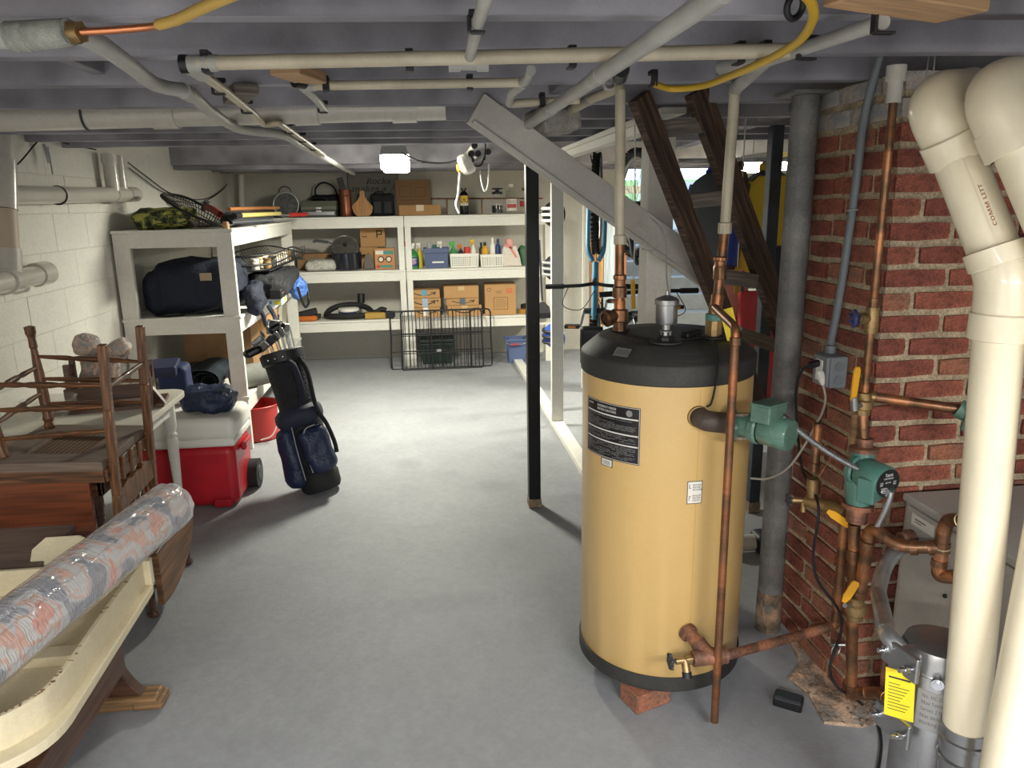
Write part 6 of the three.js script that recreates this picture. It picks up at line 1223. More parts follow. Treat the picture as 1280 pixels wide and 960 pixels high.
{
  const t = thing('red_tub', 'coral red plastic tub pushed under the lowest block wall shelf', 'tub');
  mesh('body', lathe([[0, 0.002], [0.135, 0.002], [0.145, 0.012], [0.165, 0.255], [0.172, 0.26], [0.168, 0.265], [0.158, 0.25], [0.138, 0.02], [0, 0.014]], [-1.25, 0, -5.45], null, 40), mat(0xffffff, 0.4, { map: mottle('redcoral', '#c43c38', 4, 3, 0.4) }), t);
  mesh('bail', tube([[-1.085, 0.25, -5.4], [-1.08, 0.16, -5.33], [-1.12, 0.06, -5.29], [-1.2, 0.03, -5.28]], 0.005, 24, 6), M.whitePlastic, t);
}
// golf bag with clubs
{
  const t = thing('golf_bag', 'navy and black golf bag full of clubs leaning by the coolers', 'golf bag');
  const A = V(-0.645, 0.0, -4.3), B = V(-0.85, 0.83, -4.46), D = B.clone().sub(A).normalize(), yaw = new THREE.Quaternion().setFromUnitVectors(V(0, 1, 0), D);
  const loc = (g) => { g.applyQuaternion(yaw); g.translate(A.x, A.y, A.z); return g; };
  mesh('tube', loc(lathe([[0, 0.03], [0.1, 0.03], [0.108, 0.06], [0.112, 0.4], [0.11, 0.6], [0.115, 0.84], [0.122, 0.855], [0.115, 0.86], [0.1, 0.85], [0.095, 0.6], [0, 0.58]], [0, 0, 0], null, 28)), M.blackCloth, t);
  mesh('boot', loc(lathe([[0, 0.0], [0.105, 0.005], [0.118, 0.03], [0.12, 0.1], [0.112, 0.12], [0, 0.12]], [0, 0, 0], null, 28)), M.blackRubber, t);
  mesh('top_collar', loc(lathe([[0.117, 0.79], [0.128, 0.8], [0.13, 0.855], [0.118, 0.865], [0.112, 0.85]], [0, 0, 0], null, 28)), M.black, t);
  mesh('waist_band', loc(cloth(0.27, 0.1, 0.26, [-0.005, 0.43, 0.01], [0, 0, 0.06], 0.09, 0.006, 10, 71, 12)), mat(0xffffff, 0.7, { map: mottle('bandnavy', '#1c2335', 5, 5, 0.15) }), t);
  mesh('front_pocket', loc(cloth(0.17, 0.28, 0.12, [0.055, 0.255, 0.09], [0, 0.35, 0.1], 0.05, 0.01, 10, 72, 12)), M.navyShiny, t, 'navy front pocket');
  mesh('side_pocket', loc(cloth(0.13, 0.36, 0.15, [-0.1, 0.24, 0.06], [0, -0.4, -0.05], 0.055, 0.012, 10, 73, 12)), M.navyShiny, t, 'navy side pocket');
  mesh('zip', loc(tube([[0.0, 0.13, 0.135], [0.0, 0.3, 0.15], [0.03, 0.385, 0.155], [0.09, 0.4, 0.14]], 0.004, 30, 6)), M.grey, t);
  mesh('zip', loc(tube([[-0.055, 0.1, 0.125], [-0.05, 0.28, 0.135], [-0.045, 0.42, 0.12]], 0.004, 30, 6)), M.grey, t);
  mesh('carry_handle', loc(tube([[0.045, 0.79, 0.115], [0.075, 0.75, 0.15], [0.08, 0.62, 0.15], [0.06, 0.55, 0.12]], 0.018, 30, 10)), M.navy, t);
  mesh('shoulder_strap', loc(tube([[0.1, 0.8, 0.06], [0.125, 0.7, 0.07], [0.12, 0.5, 0.1], [0.14, 0.38, 0.05], [0.15, 0.27, 0.03], [0.145, 0.2, 0.02]], 0.013, 50, 8)), M.blackCloth, t);
  mesh('rivets', [0, 1, 2].map((k) => { const a = -0.5 + k * 0.35; return loc(soft(0.012, 0.012, 0.012, [0.13 * Math.sin(a), 0.825, 0.13 * Math.cos(a)], [0, 0, 0], 0.005, 2)); }), M.chrome, t).userData.kind = 'stuff';
  const heads = [[-0.1, 0.97, 0.06, 0], [-0.075, 1.02, 0.02, 1], [-0.04, 0.98, 0.07, 3], [0.0, 1.0, 0.065, 2], [0.035, 1.02, 0.05, 1], [0.07, 1.04, 0.02, 3], [-0.05, 1.06, -0.03, 3], [0.0, 1.08, -0.01, 1], [0.05, 1.1, -0.03, 0], [0.085, 1.08, -0.02, 3], [0.02, 1.13, -0.07, 3]];
  heads.forEach(([x, y0, z, k], i) => {
    const y = 0.885 + (y0 - 0.95) * 0.8;
    const c = thing('golf_club', ['golf club with black domed driver head in the golf bag', 'golf club with steel iron head in the golf bag', 'golf club with dark wedge head in the golf bag', 'golf club with grey rounded iron head in the golf bag'][k], 'golf club', 'golf clubs in the bag');
    mesh('shaft', loc(rod([x * 0.75, 0.6, z * 0.6], [x, y, z], 0.005, 0.005, 8)), M.galv, c);
    const h = k === 0 ? cloth(0.11, 0.05, 0.075, [x - 0.04, y, z + 0.01], [0.2, 0.3, 0.15], 0.024, 0.002, 10, i, 8) : soft(0.075, 0.05, 0.022, [x - 0.032, y + 0.008, z], [0.3, 0.4 - i * 0.3, 0.5], 0.01, 3);
    mesh('head', loc(h), k === 0 ? M.blackGloss : k === 2 ? M.greyDark : M.stainless, c);
  });
}

// ---------- left: stored furniture ----------
{
  const t = thing('side_table', 'small white painted table with drawer and turned legs against the painted block wall', 'table');
  const y = 0.72, x1 = -1.26, x0 = -1.95, z0 = -4.02, z1 = -3.3;
  const s = new THREE.Shape(), r = 0.1;   // drawn in x, -z
  s.moveTo(x0, -z1); s.lineTo(x1 - 0.02, -z1); s.quadraticCurveTo(x1, -z1, x1, -z1 + 0.02); s.lineTo(x1, -z0 - r); s.quadraticCurveTo(x1, -z0, x1 - r, -z0); s.lineTo(x0, -z0); s.lineTo(x0, -z1);
  mesh('top', extrude(s, 0.02, 0.005, [0, y - 0.02, 0], [-Math.PI / 2, 0, 0]), M.cream2 || (M.cream2 = mat(0xffffff, 0.5, { map: mottle('tablewhite', '#d3cec0', 9, 6, 0.5) })), t);
  mesh('apron', [span([x1 - 0.09, y - 0.115, z0 + 0.07], [x1 - 0.07, y - 0.02, z1 - 0.05]), span([x0 + 0.05, y - 0.115, z0 + 0.07], [x1 - 0.07, y - 0.02, z0 + 0.09]), span([x0 + 0.05, y - 0.115, z1 - 0.07], [x1 - 0.07, y - 0.02, z1 - 0.05])], M.white, t);
  const d = mesh('drawer', span([x1 - 0.072, y - 0.105, -3.85], [x1 - 0.06, y - 0.03, -3.45], 0.003), M.white, t);
  mesh('drawer_pull', soft(0.016, 0.02, 0.05, [x1 - 0.054, y - 0.065, -3.62], [0, 0, 0], 0.006, 2), M.white, d);
  for (const [x, z] of [[x1 - 0.085, z0 + 0.09], [x1 - 0.085, z1 - 0.07], [x0 + 0.07, z0 + 0.09], [x0 + 0.07, z1 - 0.07]]) mesh('leg', lathe([[0, 0], [0.017, 0], [0.022, 0.012], [0.016, 0.03], [0.02, 0.2], [0.027, 0.4], [0.029, 0.47], [0.022, 0.485], [0.03, 0.5], [0.022, 0.515], [0.03, 0.54], [0.032, 0.6], [0.032, 0.705]], [x, 0, z], null, 20), M.white, t);
}
// inverted chair on the drop-leaf table
{
  const t = thing('dining_chair', 'oak spindle chair with cane seat turned upside down on the drop-leaf table', 'chair');
  const ys = 0.745;
  const rN = [[-1.135, 1.19, -2.75], [-1.15, 0.95, -2.755], [-1.16, 0.75, -2.76], [-1.165, 0.62, -2.76], [-1.172, 0.47, -2.755]], rF = rN.map(([x, y, z]) => [x, y + 0.008, z - 0.37]);
  const stile = (p) => { const gs = []; for (let i = 0; i < p.length - 1; i++) gs.push(bar(p[i], [p[i + 1][0], p[i + 1][1] - 0.004, p[i + 1][2]], 0.032, 0.03, 0, 0.006)); return gs; };
  mesh('rear_leg', stile(rN), M.oak, t); mesh('rear_leg', stile(rF), M.oak, t);
  const turn = [[0.0, 0], [0.018, 0.0], [0.024, 0.012], [0.017, 0.03], [0.022, 0.045], [0.018, 0.06], [0.021, 0.14], [0.019, 0.24], [0.013, 0.33], [0.012, 0.34], [0.016, 0.345], [0.014, 0.38], [0.017, 0.395], [0.02, 0.4], [0.021, 0.43], [0, 0.435]];
  const fF = [[-1.575, ys + 0.02, -3.2], [-1.6, 1.19, -3.22]], fN = [[-1.565, ys - 0.02, -2.83], [-1.62, 1.17, -2.82]];
  mesh('front_leg', lathe(turn, fF[0], fF[1], 18), M.oak, t); mesh('front_leg', lathe(turn, fN[0], fN[1], 18), M.oak, t);
  const lp = (a, b, f) => a.map((v, i) => v + (b[i] - v) * f);
  const rung = (a, b, m) => { const L = V(...a).distanceTo(V(...b)); mesh('stretcher', lathe([[0.006, 0], [0.008, L * 0.1], [0.011, L * 0.3], [0.008, L * 0.36], [0.012, L * 0.42], [0.012, L * 0.58], [0.008, L * 0.64], [0.011, L * 0.7], [0.008, L * 0.9], [0.006, L]], a, b, 12), m || M.oak, t); };
  for (const f of [0.25, 0.5, 0.72]) { const r = 0.78 + f * 0.36; const pn = [-1.142 - (1.19 - r) * 0.06, r, -2.755], pf = [pn[0], r + 0.01, -3.125]; rung(lp(fN[0], fN[1], f), pn); rung(lp(fF[0], fF[1], f), pf); if (f < 0.7) rung(lp(fN[0], fN[1], f + 0.12), lp(fF[0], fF[1], f + 0.12)); }
  rung([-1.142, 1.03, -2.76], [-1.142, 1.045, -3.12]);
  // seat frame with cane panel, dusty underside up
  const fr = new THREE.Shape(); fr.moveTo(-1.63, 2.76); fr.quadraticCurveTo(-1.645, 3.02, -1.63, 3.27); fr.lineTo(-1.18, 3.18); fr.lineTo(-1.18, 2.71); fr.lineTo(-1.63, 2.76);
  const ho = new THREE.Path(); ho.moveTo(-1.53, 2.86); ho.lineTo(-1.53, 3.16); ho.lineTo(-1.28, 3.1); ho.lineTo(-1.28, 2.82); ho.lineTo(-1.53, 2.86);
  mesh('seat', extrude(fr, 0.028, 0.005, [0, ys - 0.012, 0], [-Math.PI / 2, 0, 0], [ho]), M.seatDust, t);
  mesh('cane', span([-1.535, ys - 0.006, -3.165], [-1.275, ys - 0.001, -2.815], 0), mat(0xffffff, 0.85, { map: dataTex('cane', 128, (i, x, y) => { const o = ((x % 16) < 6) || ((y % 16) < 6); return o ? [122, 92, 66] : [40, 30, 24]; }, 0.16) }), t, 'woven cane seat panel');
  mesh('apron', [bar([-1.18, ys - 0.035, -2.72], [-1.18, ys - 0.035, -3.18], 0.018, 0.05), bar([-1.62, ys - 0.035, -2.77], [-1.18, ys - 0.035, -2.72], 0.018, 0.05)], M.oakDark, t);
  // crest rail and spindles hanging below the seat
  mesh('crest_rail', extrude([[2.76, 0.0], [3.13, 0.01], [3.13, 0.085], [3.02, 0.105], [2.99, 0.09], [2.945, 0.098], [2.9, 0.09], [2.86, 0.1], [2.76, 0.075]], 0.018, 0.003, [-1.178, 0.545, 0], [0, Math.PI / 2, 0]), M.oak, t);
  mesh('lower_rail', bar([-1.175, 0.475, -2.76], [-1.175, 0.482, -3.12], 0.02, 0.03), M.oak, t);
  for (let k = 0; k < 6; k++) { const z = -2.81 - k * 0.052; mesh('spindle', lathe([[0.005, 0], [0.009, 0.012], [0.006, 0.02], [0.011, 0.035], [0.006, 0.05], [0.005, 0.07]], [-1.172, 0.48, z], null, 10), M.oak, t); }
  for (let k = 0; k < 3; k++) mesh('back_slat', bar([-1.17, 0.65, -2.85 - k * 0.09], [-1.165, 0.74, -2.85 - k * 0.09], 0.012, 0.02), M.oak, t);
}
// drop-leaf table under the chair
{
  const t = thing('drop_leaf_table', 'polished red-brown drop-leaf table carrying the upside-down chair', 'table');
  const y = 0.715;
  mesh('top', span([-1.97, y - 0.022, -3.26], [-1.22, y, -2.8], 0.006), M.oakDark, t);
  mesh('leaf', span([-1.97, 0.4, -2.775], [-1.255, y - 0.012, -2.755], 0.005), M.mahog, t, 'glossy hanging leaf');
  for (const x of [-1.42, -1.8]) mesh('hinge', box(0.05, 0.004, 0.03, [x, y - 0.008, -2.785]), M.brass, t);
  mesh('apron', [span([-1.27, y - 0.13, -3.2], [-1.25, y - 0.022, -2.84]), span([-1.9, y - 0.13, -2.86], [-1.25, y - 0.022, -2.84]), span([-1.9, y - 0.13, -3.22], [-1.25, y - 0.022, -3.2])], M.oakDark, t);
  for (const [x, z] of [[-1.295, -2.87], [-1.295, -3.18], [-1.9, -2.87], [-1.9, -3.18]]) mesh('leg', lathe([[0, 0], [0.014, 0], [0.022, 0.015], [0.014, 0.032], [0.02, 0.1], [0.026, 0.3], [0.028, 0.44], [0.02, 0.46], [0.03, 0.48], [0.03, 0.69]], [x, 0, z], null, 16), M.walnut, t);
}
// low stool with a rounded skirt and turned feet
{
  const t = thing('foot_stool', 'low brown stool with rounded skirt and turned feet on the floor', 'stool');
  const s = new THREE.Shape(); s.moveTo(2.9, 0.05); s.quadraticCurveTo(3.05, 0.02, 3.2, 0.08); s.quadraticCurveTo(3.36, 0.14, 3.38, 0.27); s.lineTo(2.9, 0.27); s.lineTo(2.9, 0.05);
  mesh('skirt', extrude(s, 0.018, 0.004, [-1.125, 0.03, 0], [0, Math.PI / 2, 0]), mat(0xffffff, 0.5, { map: grain('leafwood', '#6f4f36', 22, 0.6) }), t);
  mesh('seat', span([-1.24, 0.3, -3.4], [-1.1, 0.318, -2.88]), M.oakDark, t);
  const foot = [[0, 0], [0.012, 0], [0.022, 0.01], [0.022, 0.02], [0.013, 0.032], [0.014, 0.1], [0.019, 0.25], [0.02, 0.31]];
  for (const x of [-1.17]) for (const z of [-2.95, -3.42]) mesh('leg', lathe(foot, [x, 0, z], [x + 0.01, 0.34, z + 0.03], 16), M.walnut, t);
}
// things on the white table
{
  const t = thing('wooden_cradle', 'dark wooden cradle stand with notched ends on the white painted table', 'stand');
  const end = () => { const s = new THREE.Shape(); s.moveTo(-0.08, 0); s.lineTo(0.08, 0); s.lineTo(0.075, 0.2); s.lineTo(0.05, 0.2); s.quadraticCurveTo(0.035, 0.13, 0.0, 0.125); s.quadraticCurveTo(-0.035, 0.13, -0.05, 0.2); s.lineTo(-0.075, 0.2); s.lineTo(-0.08, 0); return s; };
  const y = 0.721;
  mesh('notched_end', extrude(end(), 0.02, 0.002, [-1.33, y + 0.02, -3.66], [0, Math.PI / 2 + 0.2, 0]), M.walnut, t);
  mesh('notched_end', extrude(end(), 0.02, 0.002, [-1.72, y + 0.02, -3.74], [0, Math.PI / 2 + 0.2, 0]), M.walnut, t);
  mesh('base', box(0.5, 0.02, 0.22, [-1.53, y + 0.011, -3.7], [0, 0.2, 0]), M.walnut, t);
  mesh('stretcher', box(0.38, 0.07, 0.02, [-1.53, y + 0.07, -3.7], [0, 0.2, 0]), M.walnut, t);
  mesh('wedge', extrude([[0, 0], [0.06, 0], [0, 0.09]], 0.02, 0.002, [-1.31, y + 0.02, -3.66], [0, -0.1, 0]), M.walnut, t);
}
{
  const t = thing('wrapped_ornament', 'plastic-wrapped pale ornament on the white painted table', 'ornament');
  const m = mat(0xffffff, 0.5, { map: mottle('ornament', '#bba99c', 20, 12, 0.15, [12, 4, 0]), bumpMap: WRINK, bumpScale: 0.006 });
  mesh('body', cloth(0.17, 0.22, 0.14, [-1.63, 0.85, -3.88], [0, 0.3, 0], 0.065, 0.03, 14, 81, 16), m, t);
  mesh('head', cloth(0.12, 0.12, 0.12, [-1.67, 1.0, -3.87], [0, 0, 0.3], 0.055, 0.014, 16, 82, 12), m, t);
  mesh('arm', cloth(0.13, 0.09, 0.1, [-1.53, 0.97, -3.87], [0, 0.2, 0.5], 0.04, 0.016, 16, 83, 12), m, t);
}
one('glass_bowl', lathe([[0, 0.0], [0.05, 0.002], [0.06, 0.006], [0.11, 0.07], [0.12, 0.1], [0.115, 0.1], [0.1, 0.065], [0.05, 0.012], [0, 0.01]], [-1.72, 0.72, -3.52], null, 28), M.glass, 'clear glass bowl on the white painted table', 'bowl');

// trestle table with the upturned cream table top
{
  const t = thing('trestle_table', 'dark trestle table with splayed wooden feet under the cream table top', 'table');
  for (const z of [-2.36, -1.35]) {
    const s = new THREE.Shape(); s.moveTo(-1.26, 0.05); s.lineTo(-1.0, 0.05); s.quadraticCurveTo(-1.08, 0.12, -1.11, 0.36); s.lineTo(-1.37, 0.36); s.quadraticCurveTo(-1.39, 0.12, -1.46, 0.05); s.lineTo(-1.26, 0.05);
    mesh('pedestal', extrude(s, 0.035, 0.004, [0, 0, z - 0.018]), M.walnut, t);
    mesh('foot', [soft(0.56, 0.05, 0.075, [-1.23, 0.0275, z], [0, 0, 0], 0.012, 2), soft(0.1, 0.035, 0.085, [-0.985, 0.02, z], [0, 0, 0], 0.012, 2)], M.tanWood, t, 'worn tan foot bar');
    mesh('cross_bar', box(0.56, 0.03, 0.07, [-1.25, 0.375, z]), M.walnut, t);
    mesh('bolt', rod([-1.15, 0.11, z + 0.02], [-1.15, 0.11, z + 0.026], 0.014, 0.014, 12), M.brass, t);
  }
  mesh('shelf_board', box(0.24, 0.022, 0.96, [-1.2, 0.16, -1.86]), M.oakDark, t);
  mesh('stretcher', box(0.03, 0.1, 0.98, [-1.06, 0.2, -1.86]), M.walnut, t);
}
{
  const t = thing('table_top', 'cream painted table top with chipped apron lying upside down', 'table top');
  const o = (g) => extrude(g, 0.02, 0.004, [0, 0.395, 0], [-Math.PI / 2, 0, 0]);
  const f = new THREE.Shape(); f.moveTo(-1.9, 2.45); f.lineTo(-0.985, 2.45); f.quadraticCurveTo(-0.945, 2.45, -0.945, 2.38); f.lineTo(-0.925, 1.75); f.quadraticCurveTo(-0.925, 1.62, -1.05, 1.56); f.quadraticCurveTo(-1.2, 1.5, -1.4, 1.48); f.lineTo(-1.9, 1.48); f.lineTo(-1.9, 2.45);
  mesh('top_panel', o(f), M.cream, t);
  // apron ring
  const ring = [[-1.86, 2.42], [-1.0, 2.43], [-0.972, 2.41], [-0.962, 2.1], [-0.952, 1.82], [-0.965, 1.72], [-1.02, 1.64], [-1.15, 1.58], [-1.4, 1.54], [-1.86, 1.54]];
  const c = new THREE.CatmullRomCurve3(ring.map(([x, z]) => V(x, 0, -z)), false, 'catmullrom', 0.3), N = 80, outer = [], inner = [];
  for (let k = 0; k <= N; k++) { const p = c.getPoint(k / N), d = c.getTangent(k / N), n = V(d.z, 0, -d.x).normalize(); outer.push([p.x, -p.z]); inner.push([p.x - n.x * 0.016, -(p.z - n.z * 0.016)]); }
  mesh('apron', extrude([...outer, ...inner.reverse()], 0.088, 0.003, [0, 0.415, 0], [-Math.PI / 2, 0, 0]), M.cream, t, 'cream apron with chipped paint');
  const chips = []; for (let k = 0; k < 34; k++) { const p = outer[Math.floor(rr(20, 62))]; chips.push(soft(rr(0.003, 0.008), 0.0012, rr(0.004, 0.016), [p[0] - 0.008 + rr(-0.006, 0.006), 0.5065, -p[1]], [0, rr(0, 3), 0], 0.001, 1)); }
  mesh('paint_chips', chips, mat('#957a58', 0.8), t).userData.kind = 'stuff';
  mesh('cleat', box(0.9, 0.03, 0.06, [-1.42, 0.432, -2.0]), M.cream, t);
}
one('cream_leg_block', extrude([[-0.1, 0], [0.08, 0], [0.1, 0.03], [0.1, 0.1], [0.05, 0.13], [-0.06, 0.13], [-0.1, 0.09]], 0.02, 0.004, [-1.272, 0.432, -2.5].map((v, i) => (i === 1 ? 0.435 : v)), [-0.6, 0, 0]), M.cream, 'cream painted board with a dark hole beside the wrapped roll', 'board');
one('dusty_tabletop', box(0.55, 0.02, 0.32, [-1.6, 0.49, -2.62], [0.1, 0, 0]), M.seatDust, 'dusty brown table board lying under the drop leaf', 'board');
// rug roll in clear film
{
  const t = thing('wrapped_rug', 'rolled patterned rug wrapped in clear plastic film', 'rug');
  const a = [-0.915, 0.636, -2.575], b = [-1.06, 0.634, -1.742], e = [a[0] + (b[0] - a[0]) * 1.55, a[1] + (b[1] - a[1]) * 1.55, a[2] + (b[2] - a[2]) * 1.55];
  const rugTex = dataTex('rug', S, (i) => { const k = n8[i] * 0.7 + n16[i] * 0.3; return k < 0.42 ? [62, 68, 104] : k < 0.5 ? [194, 195, 198] : k < 0.57 ? [216, 138, 92] : k < 0.68 ? [200, 198, 196] : [224, 108, 50]; }, 0.55);
  const L = V(...a).distanceTo(V(...e));
  const roll = (r, l, off) => { const g = new THREE.CylinderGeometry(r, r, l, 96, 110); g.translate(0, l / 2 + off, 0); const p = g.attributes.position, u = g.attributes.uv; for (let i = 0; i < p.count; i++) u.setXY(i, u.getX(i) * r * 6.28, p.getY(i)); return g; };
  mesh('roll', aim(clean(roll(0.078, L - 0.03, 0.015)), a, e)[0], mat(0xffffff, 0.85, { map: rugTex }), t);
  const g = roll(0.083, L, 0), p = g.attributes.position;
  for (let i = 0; i < p.count; i++) { const x = p.getX(i), y = p.getY(i), z = p.getZ(i), k = 1.02 + 0.07 * noise.noise(x * 34, y * 4, z * 34) + 0.03 * noise.noise(x * 60 + 5, y * 14, z * 60); p.setX(i, x * k); p.setZ(i, z * k); }
  g.computeVertexNormals();
  const filmBump = dataTex('filmbump', S, (i, x, y) => { const v = 255 * Math.pow(Math.abs(2 * (streakX[i] * 0.5 + n16[i] * 0.5) - 1), 0.7); return [v, v, v]; }, 0.3, false);
  mesh('plastic_film', aim(uvm(clean(g)), a, e)[0], phys('#ffffff', 0.09, { transmission: 0.66, thickness: 0, ior: 1.45, bumpMap: filmBump, bumpScale: 0.003, clearcoat: 1, clearcoatRoughness: 0.08, specularIntensity: 1 }), t, 'shiny wrinkled clear film');
}

// ---------- bicycles, helmets, coats at the back right ----------
function bicycle(label, frameM) {
  const t = thing('bicycle', label, 'bicycle', 'bicycles hung on end from the joists');
  t.userData.placed = true;
  const R = 0.33, top = [0, 1.66, 0];   // front wheel hub when hung; bike plane is local x = 0, seen edge-on
  const wheel = (y, z) => {
    const w = mesh('wheel', [place(clean(new THREE.TorusGeometry(R - 0.045, 0.011, 8, 48)), [0, y, z], [0, Math.PI / 2, 0])], M.stainless, t);
    mesh('tyre', place(clean(new THREE.TorusGeometry(R - 0.024, 0.026, 12, 56)), [0, y, z], [0, Math.PI / 2, 0]), M.blackRubber, w);
    const kn = []; for (let k = 0; k < 64; k++) { const a = k / 64 * Math.PI * 2; for (const s of [-1, 1]) kn.push(box(0.014, 0.01, 0.016, [s * 0.018, y + Math.cos(a) * R * 1.002, z + Math.sin(a) * R * 1.002], [-a + Math.PI, 0, 0], 0)); }
    mesh('knobs', kn, M.blackRubber, w).userData.kind = 'stuff';
    const sp = []; for (let k = 0; k < 28; k++) { const a = k / 28 * Math.PI * 2; sp.push(rod([(k % 2 ? 1 : -1) * 0.025, y + 0.02 * Math.cos(a + 0.6), z + 0.02 * Math.sin(a + 0.6)], [0, y + Math.cos(a) * (R - 0.05), z + Math.sin(a) * (R - 0.05)], 0.0013, 0.0013, 5)); }
    mesh('spokes', sp, M.stainless, w).userData.kind = 'stuff';
    mesh('hub', [rod([-0.055, y, z], [0.055, y, z], 0.016), rod([-0.075, y, z], [0.075, y, z], 0.006)], M.black, w);
  };
  wheel(1.66, -0.12);
  wheel(0.66, -0.02);
  const crown = [0, 1.28, 0.0];
  for (const s of [-1, 1]) mesh('fork_leg', tube([[s * 0.055, 1.66, -0.12], [s * 0.055, 1.5, -0.07], [s * 0.05, 1.36, -0.02], [s * 0.02, 1.29, 0]], 0.016, 24, 10), frameM, t);
  mesh('head_tube', rod(crown, [0, 1.16, 0.045], 0.022), frameM, t);
  mesh('stem', rod([0, 1.17, 0.04], [0, 1.15, 0.13], 0.017), M.black, t);
  mesh('handlebar', tube([[-0.3, 1.13, 0.13], [-0.1, 1.14, 0.15], [0, 1.15, 0.13], [0.1, 1.14, 0.15], [0.3, 1.13, 0.13]], 0.012, 40, 8), M.black, t);
  for (const s of [-1, 1]) mesh('grip', rod([s * 0.2, 1.135, 0.145], [s * 0.32, 1.13, 0.128], 0.017), M.blackRubber, t);
  for (const s of [-1, 1]) mesh('brake_cable', tube([[s * 0.17, 1.13, 0.15], [s * 0.2, 1.02, 0.22], [s * 0.08, 0.99, 0.2], [0.0, 1.1, 0.1]], 0.003, 30, 5), M.black, t);
  const bb0 = [0, 0.96, 0.06], seat = [0, 0.78, 0.36];
  mesh('down_tube', rod([0, 1.2, 0.02], bb0, 0.024), frameM, t);
  mesh('top_tube', rod([0, 1.17, 0.05], [0, 0.8, 0.22], 0.018), frameM, t);
  mesh('seat_tube', rod(bb0, [0, 0.8, 0.26], 0.018), frameM, t);
  for (const s of [-1, 1]) { mesh('chain_stay', rod(bb0, [s * 0.06, 0.66, -0.02], 0.01), frameM, t); mesh('seat_stay', rod([0, 0.8, 0.22], [s * 0.06, 0.66, -0.02], 0.008), frameM, t); }
  mesh('seat_post', rod([0, 0.8, 0.25], [0, 0.79, 0.36], 0.013), M.stainless, t);
  mesh('saddle', cloth(0.15, 0.26, 0.05, [0, 0.78, 0.38], [0.05, 0, 0], 0.024, 0.004, 10, 3, 10), M.black, t);
  mesh('chain_ring', [place(clean(new THREE.TorusGeometry(0.085, 0.006, 6, 36)), [0.05, 0.96, 0.06], [0, Math.PI / 2, 0]), rod([-0.07, 0.96, 0.06], [0.07, 0.96, 0.06], 0.02), bar([0.05, 0.88, 0.06], [0.05, 1.04, 0.06], 0.008, 0.016)], M.greyDark, t);
  for (const s of [-1, 1]) {
    const py = 0.96 + s * 0.085, c = mesh('crank', bar([s * 0.07, 0.96, 0.06], [s * 0.085, py, 0.19], 0.014, 0.022), M.stainless, t);
    mesh('pedal', box(0.1, 0.022, 0.07, [s * 0.14, py, 0.19], [0, 0, 0], 0.003), M.black, c);
    mesh('reflector', box(0.05, 0.014, 0.004, [s * 0.14, py, 0.227]), mat('#d98a1e', 0.3), c);
  }
  return t;
}
{
  const b1 = bicycle('light blue bicycle hanging on end beside the slim white stud post', mat(0xffffff, 0.35, { map: mottle('bikeblue', '#5fa3c7', 10, 6, 0.2) }));
  b1.position.set(1.16, -0.02, -4.95); b1.rotation.y = -0.28;
  const b2 = b1.clone(); b2.name = numbered('bicycle'); b2.userData = { label: 'dark grey bicycle hanging on end close behind the water heater', category: 'bicycle', group: 'bicycles hung on end from the joists' };
  b2.traverse((o) => { if (/fork|tube|stay/.test(o.name)) o.material = M.greyDark; });
  b2.position.set(1.36, -0.02, -4.55); b2.rotation.y = 0.1; scene.add(b2);
    // hooks
  one('bike_hook', tube([[1.16, 2.19, -5.07], [1.16, 2.05, -5.07], [1.165, 1.93, -5.05], [1.16, 1.91, -5.08], [1.16, 1.96, -5.13]], 0.005, 24, 6), M.greyDark, 'steel hook holding the light blue bicycle', 'hook');
}
// helmets hung beside the stud post
function helmet(label, p, m, m2, ry) {
  const t = thing('bike_helmet', label, 'helmet'), loc = (g) => place(g, p, [0, ry, 0]);
  const sh = new THREE.SphereGeometry(1, 28, 16, 0, Math.PI * 2, 0, Math.PI * 0.55); sh.scale(0.1, 0.085, 0.145);
  mesh('shell', loc(place(uvm(clean(sh)), [0, 0, 0], [0, 0, Math.PI / 2])), m, t);
  for (const k of [-1, 0, 1]) mesh('rib', loc(place(tube([[0.0, -0.13, 0], [0.06, -0.09, 0], [0.092, 0, 0], [0.06, 0.09, 0], [0.0, 0.13, 0]].map(([x, y]) => [-x, 0, y]).map(([x, , z]) => [x, k * 0.045, z]), 0.012, 24, 8), [0, 0, 0], [Math.PI / 2 * 0, 0, 0])), m2, t);
  mesh('strap', loc(tube([[0.0, -0.05, 0.05], [0.03, -0.14, 0.06], [0.02, -0.2, 0.02], [0.0, -0.06, -0.05]], 0.005, 24, 6)), M.black, t);
}
helmet('black and white bicycle helmet hanging uppermost beside the stud post', [1.028, 1.568, -5.75], M.blackGloss, M.whitePlastic, 0.3);
helmet('grey and black bicycle helmet hanging between the other two helmets', [1.028, 1.161, -5.75], M.black, M.grey, 0.2);
helmet('blue bicycle helmet hanging lowest beside the stud post', [1.027, 0.626, -5.75], mat('#2b4a9c', 0.4), M.black, 0.3);
one('helmet_rail', [span([1.0, 0.3, -5.8], [1.03, 1.95, -5.77]), span([1.03, 0.0, -5.82], [1.06, 1.99, -5.75])], M.whiteGrey, 'pale upright board carrying the bicycle helmets', 'board');
